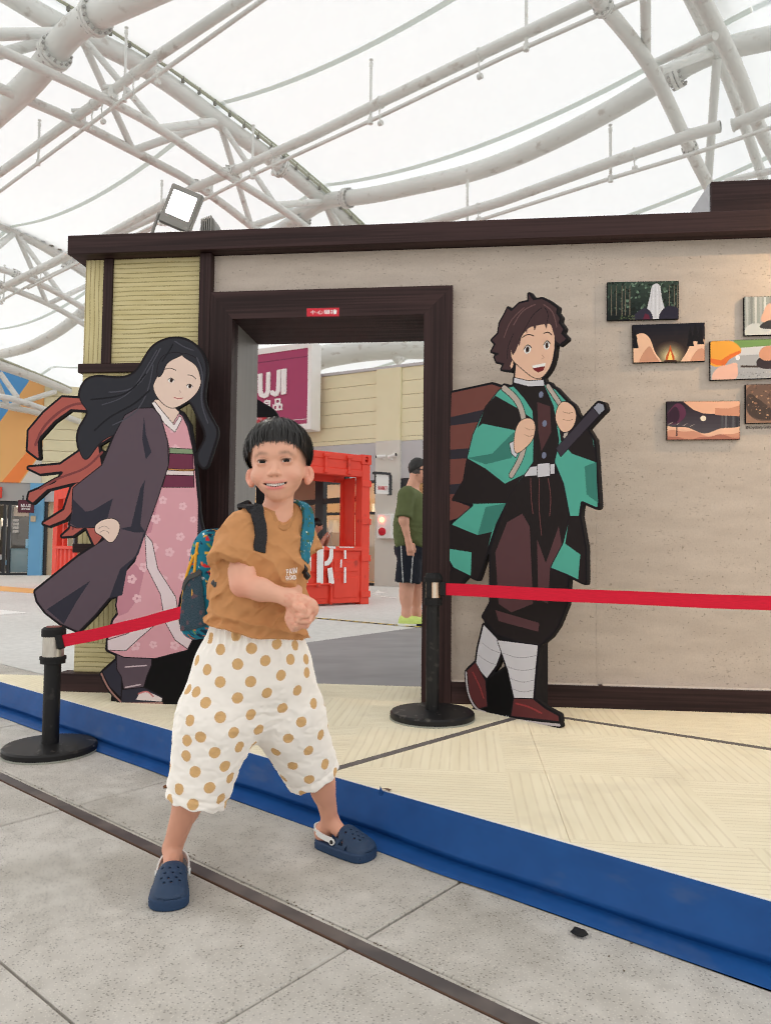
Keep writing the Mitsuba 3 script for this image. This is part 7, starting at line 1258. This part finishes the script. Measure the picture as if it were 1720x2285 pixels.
part(man, 'glasses', cat(tube(gl2, .004, 6), tube([X(.165+.012*math.cos(a)*.2, -.038+.024*math.cos(a), 1.645+.018*math.sin(a)) for a in np.linspace(0, 6.283, 15)], .0032, 6, False), tube([X(.165+.012*math.cos(a)*.2, .038+.024*math.cos(a), 1.645+.018*math.sin(a)) for a in np.linspace(0, 6.283, 15)], .0032, 6, False), tube([X(.170, -.016, 1.65), X(.170, .016, 1.65)], .003, 6)), 'glasses', 30)
def mshirt(P):
    d = elli(P, X(.02, 0, 1.10), (.195, .215, .345)); d = smin(d, rbox(P, X(.015, 0, .98), (.185, .205, .20), .12), .05); d = smin(d, cap(P, X(-.02, -.17, 1.39), X(-.02, .17, 1.39), .075), .06)
    for s, hx in ((-1, 0), (1, .05)):
        a, b = X(-.04, s*.195, 1.36), X(-.055+hx*.5, s*.25, 1.13); ax = (b-a)/np.linalg.norm(b-a); d = smin(d, smax(cap(P, a, b, .088, .082), (P-b)@ax, .006), .03)
    d = smax(d, -elli(P, X(.03, 0, 1.475), (.085, .09, .06)), .01); Pd = P.astype(float); d = fold(Pd, d, (.6, .3, .8), 26, .012, .5, 9, np.clip((1.30-P[:, 2])*3, 0, 1)*.8); d = d-.006*(fb(Pd, 8, 5)-.5)
    return smax(d, .795+.02*np.sin(P[:, 0]*9)-P[:, 2], .006)
v, f = nets(mshirt, MO+(-.36, -.40, .74), MO+(.36, .40, 1.52), .0065); part(man, 't_shirt', (v, f), 'cloth_vc', True, color=np.tile(np.array(rgb(92, 100, 66)), (len(v), 1))*(.85+.3*fb(v, 14, 2)[:, None]), label='olive green T-shirt')
def mshorts(P):
    d = elli(P, X(.01, 0, .80), (.185, .20, .14))
    for s in (-1, 1):
        lx = -.02 if s < 0 else .07; a, b = X(.0, s*.10, .78), X(lx, s*.112, .452); ax = (b-a)/np.linalg.norm(b-a); d = smin(d, smax(cap(P, a, b, .125, .135), (P-b)@ax, .006), .04)
    Pd = P.astype(float); d = fold(Pd, d, (1, .4, .15), 30, .009, 0, 7, .8); return smax(d, P[:, 2]-.84, .01)
v, f = nets(mshorts, MO+(-.30, -.36, .40), MO+(.36, .36, .90), .0065); sc_ = np.tile(np.array(rgb(30, 33, 42)), (len(v), 1)); q = v-MO
st_ = (q[:, 1] < -.05) & ((np.abs(q[:, 0]+.085-.08*(.80-q[:, 2])) < .005) | (np.abs(q[:, 0]-.045+.06*(.80-q[:, 2])) < .005)); sc_[st_] = rgb(190, 190, 190); part(man, 'shorts', (v, f), 'cloth_vc', True, color=sc_, label='black sports shorts with thin white side stripes')
for s, nm in ((-1, 'near'), (1, 'far')):
    lx = -.02 if s < 0 else .07; o = X(lx, s*.115, 0)
    def shoe(P):
        p = P-o; d = smax(elli(p, V3(.055, s*.01, .03), (.150, .053, .075)), -p[:, 2]+.022, .012); d = smin(d, elli(p, V3(-.03, 0, .07), (.055, .045, .055)), .03); return smax(d, -elli(p, V3(-.02, 0, .14), (.05, .034, .05)), .006)
    def sole(P): p = P-o; e = np.sqrt(((p[:, 0]-.055)/.155)**2+((p[:, 1]-s*.01)/.056)**2); return np.maximum((e-1)*.05, np.abs(p[:, 2]-.014)-.014)
    v, f = nets(shoe, o-np.array((.16, .12, 0)), o+np.array((.28, .12, .18)), .005); part(man, 'shoe', (v, f), 'rubber_vc', True, color=np.tile(np.array(rgb(208, 228, 128)), (len(v), 1))*(.8+.35*fb(v, 30, 2)[:, None]), label='pale lime green running shoe')
    v, f = nets(sole, o-np.array((.16, .12, .004)), o+np.array((.28, .12, .06)), .005); sc2 = np.tile(np.array(rgb(228, 230, 220)), (len(v), 1)); sc2[(v[:, 0]-o[0]) > .10] = rgb(30, 30, 34); part(man, 'shoe_sole', (v, f), 'rubber_vc', True, color=sc2)
    part(man, 'sock', cyl(X(lx-.012, s*.11, .07), X(lx-.012, s*.11, .15), .047, 18, .049), 'strap_black', 30)

# ---------------------------------------------------------------- person with a phone inside the kiosk
per = thing('person', 'dark-haired person looking down at a phone behind the kiosk sill', 'person')
KO = np.array((-2.235, 10.98, .045))
def kb_(P):
    o = KO.astype(f32); d = elli(P, o+V3(.03, 0, 1.10), (.075, .07, .095)); d = smin(d, cap(P, o+V3(.08, -.01, 1.075), o+V3(.095, -.012, 1.055), .010, .014), .02); d = smin(d, cap(P, o+V3(0, 0, 1.02), o+V3(-.03, 0, .95), .045), .03); d = smin(d, elli(P, o+V3(.03, -.073, 1.08), (.016, .012, .026)), .01)
    d = smin(d, chain(P, [o+V3(-.02, -.16, .86), o+V3(.06, -.20, .70), o+V3(.16, -.10, .92)], [.05, .045, .028], .02), .02); d = smin(d, chain(P, [o+V3(-.02, .14, .86), o+V3(.08, .12, .72), o+V3(.19, -.02, .90)], [.05, .045, .028], .02), .02)
    for k in range(4): d = smin(d, chain(P, [o+V3(.165, -.10+.01*k, .925+.012*k), o+V3(.195, -.095, .95+.013*k), o+V3(.205, -.075, .955+.013*k)], [.012, .011, .009], .006), .01); d = smin(d, chain(P, [o+V3(.195, -.03, .90+.012*k), o+V3(.215, -.04, .925+.013*k), o+V3(.21, -.055, .935+.013*k)], [.012, .011, .009], .006), .01)
    return d
v, f = nets(kb_, KO+(-.15, -.30, .60), KO+(.32, .28, 1.24), .006); part(per, 'body', (v, f), 'skin', True, color=np.tile(np.array(rgb(206, 150, 126)), (len(v), 1)))
def kh_(P): o = KO.astype(f32); d = elli(P, o+V3(.022, 0, 1.125), (.088, .082, .092)); d = smax(d, -(P[:, 2]-1.105-.5*np.clip(P[:, 0]-o[0]-.02, -.08, .1)), .01); return d-.008*(fb(P.astype(float), 50, 2)-.4)
v, f = nets(kh_, KO+(-.12, -.14, 1.0), KO+(.16, .14, 1.26), .006); part(per, 'hair', (v, f), 'hair_black', True)
def kt_(P): o = KO.astype(f32); d = elli(P, o+V3(-.05, 0, .76), (.13, .19, .22)); return smin(d, cap(P, o+V3(-.02, -.16, .88), o+V3(.03, -.19, .76), .065), .03)
v, f = nets(kt_, KO+(-.25, -.32, .5), KO+(.2, .28, 1.04), .008); part(per, 'shirt', (v, f), 'cloth_vc', True, color=np.tile(np.array(rgb(44, 48, 66)), (len(v), 1)), label='dark navy shirt')
t = thing('phone', 'pale phone held by the person in the kiosk window', 'phone'); part(t, 'case', at(bx(-.037, .037, -.075, .075, -.004, .004, .003), frame(KO+np.array((.222, -.07, .985)), (.25, -1, .1), (.5, .1, 1))), 'white_paint')
